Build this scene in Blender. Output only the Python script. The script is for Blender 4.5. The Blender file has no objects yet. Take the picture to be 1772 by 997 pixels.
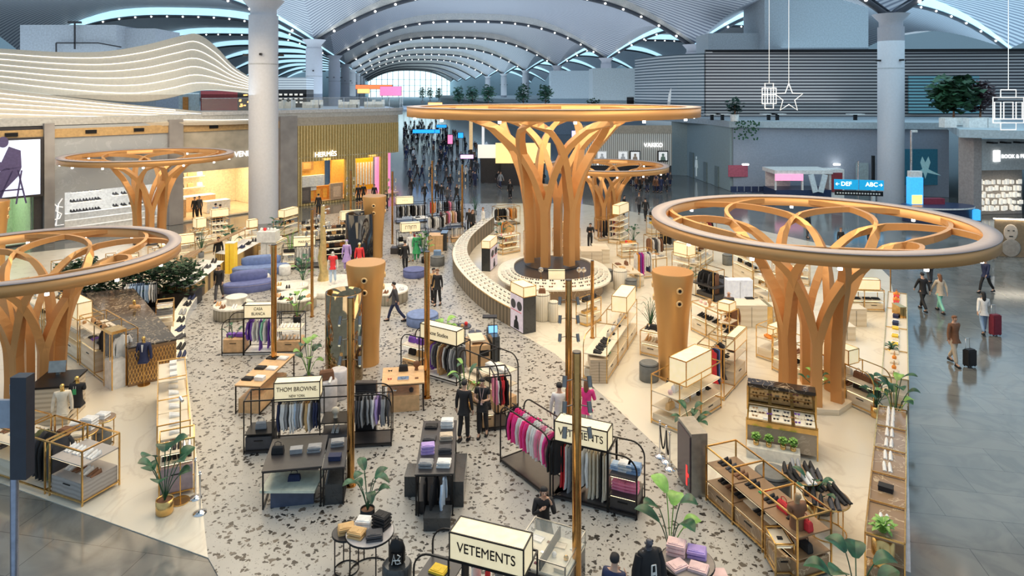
import bpy, bmesh, math, random
from mathutils import Vector, Matrix
PI = math.pi
R = random.Random(7)
SC = bpy.context.scene
COL = SC.collection
# ------------------------------------------------------------------ camera, world, light, exposure
FPX, HC, YH, CX = 1170.0, 10.2, 160.0, 886.0
cam = bpy.data.cameras.new('camera'); camo = bpy.data.objects.new('camera', cam); COL.objects.link(camo)
camo.location = (0, 0, HC); camo.rotation_euler = (PI/2, 0, 0)
cam.sensor_width = 36; cam.lens = FPX/1772*36; cam.shift_y = (YH-498.5)/1772; cam.clip_end = 2000
SC.camera = camo
W = bpy.data.worlds.new('sky'); SC.world = W; W.use_nodes = True
W.node_tree.nodes['Background'].inputs[0].default_value = (.62, .82, 1, 1)
W.node_tree.nodes['Background'].inputs[1].default_value = 0.6
SC.view_settings.view_transform = 'Standard'; SC.view_settings.look = 'None'
SC.view_settings.gamma = 1; SC.view_settings.use_curve_mapping = False
SC.view_settings.exposure = 0.02
def area(name, loc, size, power, color, rot=(0, 0, 0), sy=None, spread=PI):
    l = bpy.data.lights.new(name, 'AREA'); l.shape = 'RECTANGLE'; l.size = size; l.size_y = sy or size
    l.energy = power; l.color = color; l.spread = spread
    o = bpy.data.objects.new(name, l); COL.objects.link(o); o.location = loc; o.rotation_euler = rot; return o
WARM = (1, .74, .42)
area('roof_lamps_centre', (-1, 24, 19), 10, 1750, (1, .88, .7), sy=22)
area('roof_lamps_left', (-12, 27, 15), 5, 1500, WARM, sy=14)
area('roof_lamps_left_back', (-20, 42, 15), 9, 1300, WARM, sy=14)
area('roof_lamps_right', (9, 25, 15), 7, 2400, WARM, sy=20)
area('roof_lamps_right_back', (6, 42, 16), 14, 2100, WARM, sy=14)
area('roof_lamps_back', (-4, 40, 17), 12, 1500, (1, .84, .62), sy=14)
area('facade_lamps', (-26, 42, 14), 8, 700, (1, .8, .55), rot=(.6, 0, .75), sy=5)
area('roof_fill_centre', (10, 120, 9), 60, 14000, (.85, .92, 1), rot=(PI, 0, 0), sy=110)  # added fill pointing up to brighten the vaults, not a fitting of the hall
area('roof_fill_far', (-25, 300, 9), 60, 40000, (.75, .92, 1), rot=(PI, 0, 0), sy=240)  # added upward fill that lifts the dark far bays
area('roof_fill_near', (-45, 80, 10), 50, 11000, (.75, .9, 1), rot=(PI, 0, 0), sy=60)  # added upward fill for the roof at the upper left
area('roof_fill_right', (60, 95, 16), 50, 9000, (.6, .85, 1), rot=(PI, 0, 0), sy=60)  # added upward fill for the roof over the right side
area('hall_lamps_far', (-12, 110, 16), 18, 5000, (.45, .68, 1), sy=80)
area('hall_lamps_right', (36, 55, 15), 26, 2300, (.6, .88, 1), sy=34)
# ------------------------------------------------------------------ materials
MC = {}
def mat(key, col=(.8, .8, .8), rough=.5, metal=0, emit=0, alpha=None, noise=.08, scale=6, kind=None, col2=None, spec=.5, p=None):
    if key in MC: return MC[key]
    m = bpy.data.materials.new(key); MC[key] = m; m.use_nodes = True
    nt = m.node_tree; N = nt.nodes; L = nt.links
    b = N['Principled BSDF']
    b.inputs['Roughness'].default_value = rough; b.inputs['Metallic'].default_value = metal
    b.inputs['Specular IOR Level'].default_value = spec
    c = (*col, 1)
    def new(t, **k):
        n = N.new(t)
        for a, v in k.items(): setattr(n, a, v)
        return n
    pos = new('ShaderNodeNewGeometry').outputs['Position'] if kind in ('terrazzo', 'marble', 'stone', 'roof', 'concrete') else new('ShaderNodeTexCoord').outputs['Object']
    def ramp(src, a, b_, ca, cb):
        r = new('ShaderNodeValToRGB'); L.new(src, r.inputs[0])
        r.color_ramp.elements[0].position = a; r.color_ramp.elements[0].color = (*ca, 1)
        r.color_ramp.elements[1].position = b_; r.color_ramp.elements[1].color = (*cb, 1)
        return r.outputs[0]
    def mix(f, a, b_):
        x = new('ShaderNodeMix', data_type='RGBA')
        if isinstance(f, float): x.inputs[0].default_value = f
        else: L.new(f, x.inputs[0])
        for s, v in ((6, a), (7, b_)):
            if isinstance(v, tuple): x.inputs[s].default_value = (*v[:3], 1)
            else: L.new(v, x.inputs[s])
        return x.outputs[2]
    if kind == 'terrazzo':
        vo = new('ShaderNodeTexVoronoi', feature='F1'); vo.inputs['Scale'].default_value = 7.8; vo.inputs['Randomness'].default_value = 1
        sep = new('ShaderNodeVectorMath', operation='ADD'); no = new('ShaderNodeTexNoise'); no.inputs['Scale'].default_value = 7; L.new(pos, no.inputs['Vector'])
        sc = new('ShaderNodeVectorMath', operation='SCALE'); sc.inputs['Scale'].default_value = .22; L.new(no.outputs['Color'], sc.inputs[0])
        L.new(pos, sep.inputs[0]); L.new(sc.outputs[0], sep.inputs[1]); L.new(sep.outputs[0], vo.inputs['Vector'])
        # a chip sits round the cell's point; its size varies by the cell's own colour
        sx = new('ShaderNodeSeparateColor'); L.new(vo.outputs['Color'], sx.inputs[0])
        th = new('ShaderNodeMapRange'); th.inputs[1].default_value = .25; th.inputs[2].default_value = 1; th.inputs[3].default_value = 0; th.inputs[4].default_value = .6
        L.new(sx.outputs[0], th.inputs[0])
        lt = new('ShaderNodeMath', operation='LESS_THAN'); L.new(vo.outputs['Distance'], lt.inputs[0]); L.new(th.outputs[0], lt.inputs[1])
        chip = ramp(sx.outputs[1], .35, .9, (.02, .018, .017), (.13, .11, .09))
        n2 = new('ShaderNodeTexNoise'); n2.inputs['Scale'].default_value = 1.2; L.new(pos, n2.inputs['Vector'])
        base = ramp(n2.outputs[0], .3, .7, col, tuple(x*1.12 for x in col))
        v2 = new('ShaderNodeTexVoronoi'); v2.inputs['Scale'].default_value = 17; L.new(sep.outputs[0], v2.inputs['Vector'])
        s2 = new('ShaderNodeSeparateColor'); L.new(v2.outputs['Color'], s2.inputs[0])
        t2 = new('ShaderNodeMath', operation='MULTIPLY'); t2.inputs[1].default_value = .34; L.new(s2.outputs[0], t2.inputs[0])
        l2 = new('ShaderNodeMath', operation='LESS_THAN'); L.new(v2.outputs['Distance'], l2.inputs[0]); L.new(t2.outputs[0], l2.inputs[1])
        base = mix(l2.outputs[0], base, (.23, .22, .21))
        L.new(mix(lt.outputs[0], base, chip), b.inputs['Base Color'])
    elif kind in ('marble', 'stone', 'dmarble'):
        no = new('ShaderNodeTexNoise'); no.inputs['Scale'].default_value = p or .8; no.inputs['Detail'].default_value = 8; no.inputs['Distortion'].default_value = 1.6
        L.new(pos, no.inputs['Vector'])
        ab = new('ShaderNodeMath', operation='SUBTRACT'); ab.inputs[1].default_value = .5; L.new(no.outputs[0], ab.inputs[0])
        a2 = new('ShaderNodeMath', operation='ABSOLUTE'); L.new(ab.outputs[0], a2.inputs[0])
        c1 = ramp(a2.outputs[0], 0, .03 if kind == 'marble' else .013 if kind == 'dmarble' else .1, col2 or tuple(x*.6 for x in col), col)
        if kind == 'stone':
            br = new('ShaderNodeTexBrick'); br.offset = .5; br.inputs['Scale'].default_value = 1; br.inputs['Brick Width'].default_value = 2.4; br.inputs['Row Height'].default_value = 1.2
            br.inputs['Mortar Size'].default_value = .008; br.inputs['Color1'].default_value = (1, 1, 1, 1); br.inputs['Color2'].default_value = (.8, .8, .8, 1); br.inputs['Mortar'].default_value = (.4, .4, .4, 1)
            mp = new('ShaderNodeMapping'); mp.inputs['Rotation'].default_value = (0, 0, .19); L.new(pos, mp.inputs[0]); L.new(mp.outputs[0], br.inputs['Vector'])
            x = new('ShaderNodeMix', data_type='RGBA', blend_type='MULTIPLY'); x.inputs[0].default_value = 1; L.new(c1, x.inputs[6]); L.new(br.outputs[0], x.inputs[7]); c1 = x.outputs[2]
        L.new(c1, b.inputs['Base Color'])
    elif kind in ('wood', 'roof', 'slat', 'vslat', 'hslat'):
        wv = new('ShaderNodeTexWave', bands_direction={'wood': 'Z', 'roof': 'X', 'slat': 'X', 'vslat': 'X', 'hslat': 'Z'}[kind])
        wv.inputs['Scale'].default_value = p or 2; wv.inputs['Distortion'].default_value = 3 if kind == 'wood' else 0
        if kind == 'roof':
            mp = new('ShaderNodeMapping'); mp.inputs['Rotation'].default_value = (0, 0, spec and .19); L.new(pos, mp.inputs[0])
            wv.bands_direction = 'Y'; L.new(mp.outputs[0], wv.inputs['Vector'])
        else: L.new(pos, wv.inputs['Vector'])
        L.new(ramp(wv.outputs[0], .25, .6, col2 or tuple(x*.7 for x in col), col), b.inputs['Base Color'])
    else:
        no = new('ShaderNodeTexNoise'); no.inputs['Scale'].default_value = scale; L.new(pos, no.inputs['Vector'])
        lo = tuple(x*(1-noise*2) for x in col); hi = tuple(min(1, x*(1+noise)) for x in col)
        L.new(ramp(no.outputs[0], .3, .7, lo, hi), b.inputs['Base Color'])
    if emit:
        b.inputs['Emission Color'].default_value = c; b.inputs['Emission Strength'].default_value = emit
    if alpha is not None:
        if alpha < .6: b.inputs['Transmission Weight'].default_value = 0
        b.inputs['Alpha'].default_value = alpha
    return m
def cm(c, rough=.7, metal=0):                     # plain coloured cloth / paint
    c = tuple(round(x, 3) for x in c)
    return mat('paint_%d_%d_%d_%d%d' % (c[0]*255, c[1]*255, c[2]*255, rough*10, metal*10), c, rough, metal)
BRASS = mat('brass', (.80, .52, .20), .25, 1)
GOLD = mat('gold_paint', (.90, .62, .30), .4, .55, noise=.05)
TIMB = mat('bronze_ribs', (.64, .34, .13), .4, .4, noise=.04, scale=.5)
BLK = mat('black_metal', (.02, .02, .022), .35, .6)
DARK = mat('dark_board', (.045, .042, .045), .3)
CREAM = mat('cream_board', (.80, .72, .58), .4, kind='wood', p=1.2, col2=(.72, .63, .48))
TAN = mat('tan_leather_board', (.72, .46, .24), .5)
WHT = mat('white_paint', (.85, .85, .83), .4)
GLASS = mat('clear_glass', (.85, .95, .95), .05, alpha=.14)
GLOW = mat('light_box', (.92, .78, .5), .5, emit=.5)
GLOWW = mat('lamp_glow', (1, .9, .72), .5, emit=14)
STRIP = mat('shelf_light', (1, .82, .5), .5, emit=3.2)
CHR = mat('chrome', (.8, .8, .82), .1, 1)
MIR = mat('bronze_mirror', (.30, .22, .13), .08, 1)
LEAF = mat('leaf_green', (.02, .11, .05), .4, noise=.3, scale=5)
LEAF2 = mat('leaf_bright', (.25, .5, .1), .4, noise=.2)
DMAR = mat('dark_marble', (.045, .035, .03), .12, kind='dmarble', col2=(.5, .4, .28), p=1.3)
# ------------------------------------------------------------------ geometry helpers
class MB:
    def __init__(s): s.v = []; s.f = []; s.sm = []
    def add(s, vs, fs, smooth=False):
        n = len(s.v); s.v += [tuple(v) for v in vs]; s.f += [tuple(i+n for i in f) for f in fs]; s.sm += [smooth]*len(fs); return s
    def box(s, x, y, z, a, b, c, rz=0, rx=0, ry=0):            # centre x,y, bottom z
        M = Matrix.Translation((x, y, z+c/2)) @ Matrix.Rotation(rz, 4, 'Z') @ Matrix.Rotation(ry, 4, 'Y') @ Matrix.Rotation(rx, 4, 'X')
        vs = [M @ Vector((i*a/2, j*b/2, k*c/2)) for i in (-1, 1) for j in (-1, 1) for k in (-1, 1)]
        return s.add(vs, [(0, 1, 3, 2), (4, 6, 7, 5), (0, 4, 5, 1), (2, 3, 7, 6), (0, 2, 6, 4), (1, 5, 7, 3)])
    def bar(s, p, q, w, h=None):                               # square bar between two points
        p, q = Vector(p), Vector(q); d = (q-p)
        if d.length < 1e-5: return s
        d.normalize(); up = Vector((0, 0, 1)) if abs(d.z) < .95 else Vector((1, 0, 0))
        a = d.cross(up).normalized(); b = a.cross(d); h = h or w
        vs = [e + a*(i*w/2) + b*(j*h/2) for e in (p, q) for i, j in ((-1, -1), (1, -1), (1, 1), (-1, 1))]
        return s.add(vs, [(0, 1, 2, 3), (7, 6, 5, 4), (0, 4, 5, 1), (1, 5, 6, 2), (2, 6, 7, 3), (3, 7, 4, 0)])
    def tube(s, pts, r, n=8, cap=True):
        pts = [Vector(p) for p in pts]; rs = r if isinstance(r, (list, tuple)) else [r]*len(pts); rings = []
        a = None
        for i, p in enumerate(pts):
            d = (pts[min(i+1, len(pts)-1)]-pts[max(i-1, 0)]).normalized()
            if a is None or abs(a.dot(d)) > .99: a = d.cross(Vector((0, 0, 1)) if abs(d.z) < .95 else Vector((1, 0, 0))).normalized()
            a = (a-d*a.dot(d)).normalized(); b = d.cross(a)
            rings.append([p+a*(rs[i]*math.cos(t*2*PI/n))+b*(rs[i]*math.sin(t*2*PI/n)) for t in range(n)])
        vs = [v for g in rings for v in g]; fs = []
        for i in range(len(pts)-1):
            for t in range(n): fs.append((i*n+t, i*n+(t+1) % n, (i+1)*n+(t+1) % n, (i+1)*n+t))
        s.add(vs, fs, True)
        if cap: s.add(rings[0], [tuple(range(n))[::-1]]); s.add(rings[-1], [tuple(range(n))])
        return s
    def lathe(s, x, y, prof, n=24, sx=1, sy=1, cap=True):      # prof: (r, z)
        vs = [(x+r*sx*math.cos(t*2*PI/n), y+r*sy*math.sin(t*2*PI/n), z) for r, z in prof for t in range(n)]
        fs = [(i*n+t, i*n+(t+1) % n, (i+1)*n+(t+1) % n, (i+1)*n+t) for i in range(len(prof)-1) for t in range(n)]
        s.add(vs, fs, n > 8)
        if cap: s.add(vs[:n], [tuple(range(n))[::-1]]); s.add(vs[-n:], [tuple(range(n))])
        return s
    def cyl(s, x, y, z, r, h, n=20): return s.lathe(x, y, [(r, z), (r, z+h)], n)
    def ball(s, x, y, z, r, sz=1, n=10, sx=1, sy=1):
        return s.lathe(x, y, [(max(r*math.sin(PI*i/n), .001), z-r*sz*math.cos(PI*i/n)) for i in range(n+1)], max(8, n), sx, sy)
    def prism(s, poly, z0, z1):
        n = len(poly); area_ = sum(poly[i][0]*poly[(i+1) % n][1]-poly[(i+1) % n][0]*poly[i][1] for i in range(n))
        if area_ < 0: poly = poly[::-1]
        vs = [(x, y, z0) for x, y in poly]+[(x, y, z1) for x, y in poly]
        fs = [tuple(range(n))[::-1], tuple(range(n, 2*n))]+[(i, (i+1) % n, (i+1) % n+n, i+n) for i in range(n)]
        return s.add(vs, fs)
    def ribbon(s, A, B, th=.0, smooth=True):                   # sheet between two polylines, with thickness th along n
        n = len(A); A = [Vector(a) for a in A]; B = [Vector(b) for b in B]
        if not th:
            return s.add(A+B, [(i, i+1, n+i+1, n+i) for i in range(n-1)], smooth)
        off = []
        for i in range(n):
            d = A[min(i+1, n-1)]-A[max(i-1, 0)]; off.append(d.cross(B[i]-A[i]).normalized()*th)
        C = [a+o for a, o in zip(A, off)]; D = [b+o for b, o in zip(B, off)]
        vs = A+B+C+D; fs = []
        for i in range(n-1):
            fs += [(i, i+1, n+i+1, n+i), (2*n+i, 3*n+i, 3*n+i+1, 2*n+i+1), (i, 2*n+i, 2*n+i+1, i+1), (n+i, n+i+1, 3*n+i+1, 3*n+i)]
        fs += [(0, n, 3*n, 2*n), (n-1, 3*n-1, 4*n-1, 2*n-1)]
        return s.add(vs, fs, False)
    def mesh(s, name):
        m = bpy.data.meshes.new(name); m.from_pydata(s.v, [], s.f); m.polygons.foreach_set('use_smooth', s.sm); m.update(); return m
def link(name, data, m=None, parent=None):
    o = bpy.data.objects.new(name, data); COL.objects.link(o)
    if m is not None:
        if len(data.materials) == 0: data.materials.append(m)
        o.material_slots[0].link = 'OBJECT'; o.material_slots[0].material = m
    if parent is not None: o.parent = parent
    return o
def obj(name, mb, m, parent=None): return link(name, mb.mesh(name), m, parent)
def tag(o, label, cat, group=None, kind=None):
    w = label.split()
    while len(w) > 16 and 'the' in w: w.reverse(); w.remove('the'); w.reverse()
    if len(label.replace('-', ' ').split()) > 16 and len(w)+label.count('-') > 16: print('LONG', len(w), ' '.join(w))
    label = ' '.join(w); o['label'] = label; o['category'] = cat
    if group: o['group'] = group
    if kind: o['kind'] = kind
    return o
def thing(name, label, cat, loc=(0, 0, 0), rz=0, group=None):
    o = bpy.data.objects.new(name, None); COL.objects.link(o); o.empty_display_size = .1
    o.location = loc; o.rotation_euler = (0, 0, rz); return tag(o, label, cat, group)
def struct(name, mb, m, parent=None):
    o = obj(name, mb, m, parent)
    if parent is None: o['kind'] = 'structure'
    return o
MESH = {}
def cached(key, fn):
    if key not in MESH: MESH[key] = fn().mesh(key)
    return MESH[key]
def P(px, py, z=0.0):
    Y = (HC-z)*FPX/(py-YH); return Vector(((px-CX)*Y/FPX, Y, z))
def PD(px, Y, z=0.0): return Vector(((px-CX)*Y/FPX, Y, z))
def ZY(py, Y): return HC-(py-YH)*Y/FPX                          # height of pixel row py at depth Y
def PZ(px, py, Y): return Vector(((px-CX)*Y/FPX, Y, ZY(py, Y)))
ORD = 'first second third fourth fifth sixth seventh eighth ninth tenth eleventh twelfth thirteenth fourteenth fifteenth sixteenth seventeenth eighteenth nineteenth twentieth'.split()
def nth(i): return ORD[i] if i < 20 else ('twenty-'+ORD[i-20] if i < 29 else 'thirtieth' if i == 29 else 'thirty-'+ORD[i-30])
def text(body, size, m, parent, loc, rot=(PI/2, 0, 0), name='lettering', ext=.006, align='CENTER', xs=1):
    c = bpy.data.curves.new('t', 'FONT'); c.body = body; c.size = size; c.extrude = ext; c.align_x = align; c.align_y = 'CENTER'
    t = bpy.data.objects.new('t', c); COL.objects.link(t)
    me = bpy.data.meshes.new_from_object(t); bpy.data.objects.remove(t); bpy.data.curves.remove(c)
    me.name = name; o = link(name, me, m, parent); o.location = loc; o.rotation_euler = rot; o.scale = (xs, 1, 1); return o
# ------------------------------------------------------------------ floors
def poly_px(pts): return [(P(x, y).x, P(x, y).y) for x, y in pts]
MARB = mat('warm_marble', (.74, .69, .58), .22, kind='marble', p=.35, col2=(.66, .60, .5))
struct('floor', MB().prism([(-120, 8), (140, 8), (140, 520), (-140, 520)], -.4, -.02), mat('polished_stone', (.19, .195, .185), .13, kind='stone', col2=(.15, .155, .15), p=.5))
le = [(360, 965), (330, 700), (318, 600), (322, 545), (345, 505), (400, 450), (470, 400)]
re = [(860, 352), (835, 400), (790, 455), (800, 500), (880, 565), (960, 612), (1050, 690), (1150, 785), (1215, 862), (1380, 1010)]
far = [(560, 372), (700, 354)]
bot = [(1560, 1200), (420, 1200), (385, 1010)]
ter = struct('floor', MB().prism(poly_px(le+far+re+bot), -.02, 0), mat('terrazzo', (.40, .39, .365), .35, kind='terrazzo'))
a0, a1 = P(0, 835), P(360, 965)
dd = (a0-a1).normalized(); L0 = a0+dd*24
struct('floor', MB().prism(poly_px(le)+[(-19.5, 50), (-34, 41), (-40, 36)]+[(L0.x, L0.y)], -.0199, -.001), MARB)
struct('floor', MB().prism(poly_px([(1567, 1200), (1567, 997), (1567, 640), (1557, 560), (1540, 480), (1500, 440), (1300, 395), (1130, 372), (1000, 352)]+re+[(1560, 1200)]), -.0199, -.001), MARB)
# ------------------------------------------------------------------ columns
COLM = mat('column_paint', (.62, .64, .70), .5, noise=.02)
UV_, VV_ = Vector((55, 9.4, 0)), Vector((-7.7, 40, 0)); O_ = Vector((-19.7, 53.6, 0))
def hall(u, v): return O_+UV_*u+VV_*v
def column(u, v, label):
    p = hall(u, v); t = thing('column', label, 'column', (p.x, p.y, -.02), .2)
    obj('shaft', MB().lathe(0, 0, [(1.12, 0), (1.12, 16.3)], 32), COLM, t)
    obj('neck', MB().lathe(0, 0, [(1.0, 16.3), (1.0, 16.8), (1.6, 17.5)], 32), COLM, t)
    obj('joint_band', MB().lathe(0, 0, [(1.135, 12.4), (1.135, 12.5)], 32), mat('joint_grey', (.45, .47, .5)), t)
    b = MB()
    for a in (0, PI/2, PI, 1.5*PI): b.box(1.3*math.cos(a), 1.3*math.sin(a), 13.1, .5, .18, .16, a)
    obj('lamp_bracket', b, BLK, t)
for i in range(8): column(0, i, 'round grey column, %s of the left row, %s' % (nth(i), ['standing in front of the gold ribbed shop', 'rising behind the upper terrace seats'][min(i, 1)]))
for i in range(7): column(1, i, 'round grey column, %s from the camera in the right row' % nth(i))
# ------------------------------------------------------------------ roof
def roof_h(u, v):
    s = abs(math.sin(PI*u)); vf = v-math.floor(v+1e-9); t = abs(math.sin(PI*vf))
    return 17.4+7.6*(1-(1-s)**1.5*(1-.62*t))+1.3*vf*min(1, s*1.3)
ROOFM = mat('roof_louvres', (.66, .70, .76), .5, kind='roof', p=.42, col2=(.24, .28, .36))
ROOFS = mat('roof_solid', (.6, .6, .58), .6)
SEAM = mat('roof_seam', (.07, .08, .1), .5)
SKYL = mat('skylight_glass', (.5, .82, 1), .3, emit=1.0)
lamps = []
for j in range(0, 10):
    for ui in (-1, 0, 1):
        b = MB(); nu, nv = 40, 14
        g = [[hall(ui+a/nu, j+(c/nv)*.985) + Vector((0, 0, roof_h(ui+a/nu, j+(c/nv)*.985))) for a in range(nu+1)] for c in range(nv+1)]
        vs = [p for row in g for p in row]; top = [p+Vector((0, 0, .35)) for p in vs]; n = len(vs)
        fs = [(c*(nu+1)+a, c*(nu+1)+a+1, (c+1)*(nu+1)+a+1, (c+1)*(nu+1)+a) for c in range(nv) for a in range(nu)]
        b.add(vs+top, fs+[tuple(i+n for i in f[::-1]) for f in fs], True)
        struct('ceiling', b, ROOFM)
        # plain crescent gable at the far end of the bay, then the dark seam with its lamps
        e0 = [hall(ui+a/nu, j+.985)+Vector((0, 0, roof_h(ui+a/nu, j+.985))) for a in range(nu+1)]
        e1 = [Vector((p.x, p.y, hh)) for p, hh in zip([hall(ui+a/nu, j+1) for a in range(nu+1)], [roof_h(ui+a/nu, j+1.0)-.15 for a in range(nu+1)])]
        struct('ceiling', MB().ribbon(e0, e1, .1), SKYL if ui else ROOFS)
        s = MB()
        pts = [hall(ui+a/nu, j+.0)+Vector((0, 0, roof_h(ui+a/nu, j)-.3)) for a in range(nu+1)]
        s.tube(pts, .3, 6); struct('trim_%d' % (j*3+ui+2), s, SEAM)
        if j >= 0 and (ui == 0 or j < 4): lamps.append((ui, j, pts))
LG = mat('seam_lamp_glow', (1, .97, .9), .5, emit=9)
for ui, j, pts in lamps:
    if j > 6: continue
    side = {-1: 'left', 0: 'middle', 1: 'right'}[ui]
    t = thing('lamp_string', 'string of white spot lamps along the %s roof arch of the %s span' % (nth(j), side), 'lamps', pts[20])
    for p in pts[2:-1:2]: link('lamp', cached('seamlamp', lambda: MB().ball(0, 0, 0, .15, n=6)), LG, t).location = (p.x-pts[20].x, p.y-.35-pts[20].y, p.z-.1-pts[20].z)
# far window wall
fw = MB(); pe = [hall(a/30, 10.2)+Vector((0, 0, roof_h(a/30, 10)+.5)) for a in range(31)]; pb = [Vector((p.x, p.y, 7)) for p in pe]
struct('window_1', fw.ribbon(pb, pe, .1), mat('far_glass', (.75, .95, 1), .3, emit=1.5))
b = MB()
for a in range(1, 30, 2): b.bar((pe[a].x, pe[a].y-.5, 7), (pe[a].x, pe[a].y-.5, pe[a].z), .35)
for z in (11, 15, 19): b.bar((pe[0].x, pe[0].y-.5, z), (pe[30].x, pe[30].y-.5, z), .3)
struct('trim_60', b, mat('far_mullion', (.35, .55, .6)))
# ------------------------------------------------------------------ rib trees
def rib_tree(name_label, x, y, h, r, z0=0, n=6, ph=0.0, band=.34, plinth=None):
    t = thing('rib_tree_sculpture', name_label, 'canopy sculpture', (x, y, z0), ph)
    wt = .05*r+.09
    b = MB(); m = 96; w = .085*r
    for k in (0,):
        pr = [(r-w, h-band), (r, h-band), (r, h), (r-w, h), (r-w, h-band)]
        b.lathe(0, 0, pr, m, cap=False)
    ring = obj('ring', b, TIMB, t)
    b = MB(); b.lathe(0, 0, [(r-w-.02, h+.001), (r+.02, h+.001), (r+.02, h+.03), (r-w-.02, h+.03), (r-w-.02, h+.001)], m, cap=False)
    obj('ring_cap', b, mat('ring_cap_grey', (.36, .32, .33), .5, noise=.01), t)
    key = [(0, .165, 0), (.2, .16, .22), (.36, .175, .45), (.48, .24, .66), (.58, .36, .83), (.68, .5, .92), (.82, .74, .96), (1, .965, .975)]
    def samp(tt):
        for a, c in zip(key, key[1:]):
            if tt <= c[0]+1e-9:
                f = (tt-a[0])/(c[0]-a[0]); f2 = f
                return a[1]+(c[1]-a[1])*f2, a[2]+(c[2]-a[2])*f2
        return key[-1][1:]
    for k in range(n):
        for sgn in (-1, 1):
            th0 = k*2*PI/n; A = []; B = []; N_ = 40
            Pm = []
            for i in range(N_+1):
                tt = i/N_; rr, zz = samp(tt)
                rr = .5*(samp(max(0, tt-.04))[0]+samp(min(1, tt+.04))[0]); zz = .5*(samp(max(0, tt-.04))[1]+samp(min(1, tt+.04))[1])
                f = max(0, (tt-.3)/.7); dth = sgn*(math.radians(1.5)+f**1.15*math.radians(112))
                Pm.append((rr*r, th0+dth, zz*h))
            pts = [Vector((a*math.cos(b_), a*math.sin(b_), c)) for a, b_, c in Pm]
            # rectangular blade: deep in the vertical/radial sense, narrow across
            vs = []; q = MB()
            for i, p in enumerate(pts):
                d = (pts[min(i+1, N_)]-pts[max(i-1, 0)]).normalized()
                rad = Vector((math.cos(Pm[i][1]), math.sin(Pm[i][1]), 0))
                side = d.cross(rad); side = side.normalized() if side.length > .05 else Vector((0, 0, 1)).cross(rad)
                if abs(d.z) < .5:
                    s2 = d.cross(Vector((0, 0, 1))).normalized(); g = min(1, (.5-abs(d.z))/.3)
                    if s2.dot(side) < 0: s2 = -s2
                    side = (side*(1-g)+s2*g).normalized()
                up = side.cross(d).normalized()
                e = .5+.5*min(1, (N_-i)/N_*1.5); hz = max(0, min(1, (.75-abs(d.z))/.5))
                for a_, c_ in ((-1, -1), (1, -1), (1, 1), (-1, 1)): vs.append(p+side*(a_*wt*(.36-.17*hz))+up*(c_*wt*(.5-.02*hz)*e))
            fs = [(i*4+a_, i*4+(a_+1) % 4, i*4+4+(a_+1) % 4, i*4+4+a_) for i in range(N_) for a_ in range(4)]+[(3, 2, 1, 0), (N_*4, N_*4+1, N_*4+2, N_*4+3)]
            q.add(vs, fs); obj('rib', q, TIMB, t)
    for k in range(14):
        a = k*2*PI/14+.1; l = MB()
        l.cyl((r-.5*w)*math.cos(a), (r-.5*w)*math.sin(a), h-band-.12, .06*(r/5)**.5, .1, 10)
        obj('spot_lamp', l, LG, t)
    if plinth: obj('base', MB().lathe(0, 0, [(r*.24, 0), (r*.24, plinth)], 8), CREAM, t)
    obj('foot_ring', MB().lathe(0, 0, [(r*.19, 0), (r*.19, .06)], 24), DARK, t)
    return t
rib_tree('largest bronze rib tree, its ring highest, rising from the oval eyewear counter', 2.16, 36.5, 8.52, 7.75, z0=.92, n=6, ph=.2, band=.48)
rib_tree('bronze rib tree at the right, its broad ring tilted towards the grey hall floor', 9.94, 22.5, 6.0, 5.17, ph=.3, plinth=.18)
rib_tree('small bronze rib tree in front of the grey marble shop wall', -24.6, 45.9, 6.0, 5.3, ph=.1)
rib_tree('bronze rib tree cut by the left edge, over the wooden counter', -15.7, 22.3, 4.93, 4.3, ph=.35)
rib_tree('small bronze rib tree standing behind the largest one', 7, 50, 4.85, 4.5, ph=.15)
# ------------------------------------------------------------------ air nozzle cones and mirror columns
def nozzle(x, y, label, rot=0, s=1, twist=0):
    t = thing('air_nozzle_column', label, 'ventilation column', (x, y, 0), rot)
    prof = [(.5, 0), (.5, .8), (.53, 1.5), (.58, 2.2), (.66, 3.0), (.74, 3.74), (.72, 3.8)]
    obj('body', MB().lathe(0, 0, prof, 40), mat('nozzle_gold', (.68, .37, .13), .38, .55, noise=.015, scale=1), t)
    for z in (3.28, 2.82):
        for a in (-PI/2+.12, .35, PI-.35, PI/2):
            rr = .5+.24*(z/3.8)**1.6; d = Vector((math.cos(a), math.sin(a), 0)); sd = Vector((-d.y, d.x, 0)); c = d*(rr-.02)+Vector((0, 0, z))
            q = MB()
            ringp = [(.06, .05), (.085, .07), (.12, .05), (.12, 0)]
            rows = [[c+d*o+sd*(rd*math.cos(k*PI/10))+Vector((0, 0, rd*math.sin(k*PI/10))) for k in range(20)] for rd, o in ringp]
            q.add([v for r_ in rows for v in r_], [(i*20+k, i*20+(k+1) % 20, (i+1)*20+(k+1) % 20, (i+1)*20+k) for i in range(3) for k in range(20)], True)
            rim = obj('nozzle_rim', q, GOLD, t)
            q = MB(); q.add([c+d*.052+sd*(.062*math.cos(k*PI/10))+Vector((0, 0, .062*math.sin(k*PI/10))) for k in range(20)], [tuple(range(20))])
            obj('opening', q, BLK, rim)
for px, py, l in ((633, 628, 'gold tapered air column in the middle, beside the dark mirror cylinder'),
                  (648, 445, 'gold tapered air column behind the black cylinder, below the ribbed shop'),
                  (1164, 653, 'gold tapered air column on the pale marble at the right'),
                  (932, 415, 'gold tapered air column standing behind the largest rib tree'),
                  (-9, 459, 'gold tapered air column cut by the left edge behind the rib tree')):
    p = P(px, py); nozzle(p.x, p.y, l)
p = P(597, 657)
t = thing('mirror_column', 'bronze mirrored cylinder next to the middle gold air column', 'column', (p.x-.05, p.y+.1, 0))
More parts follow.
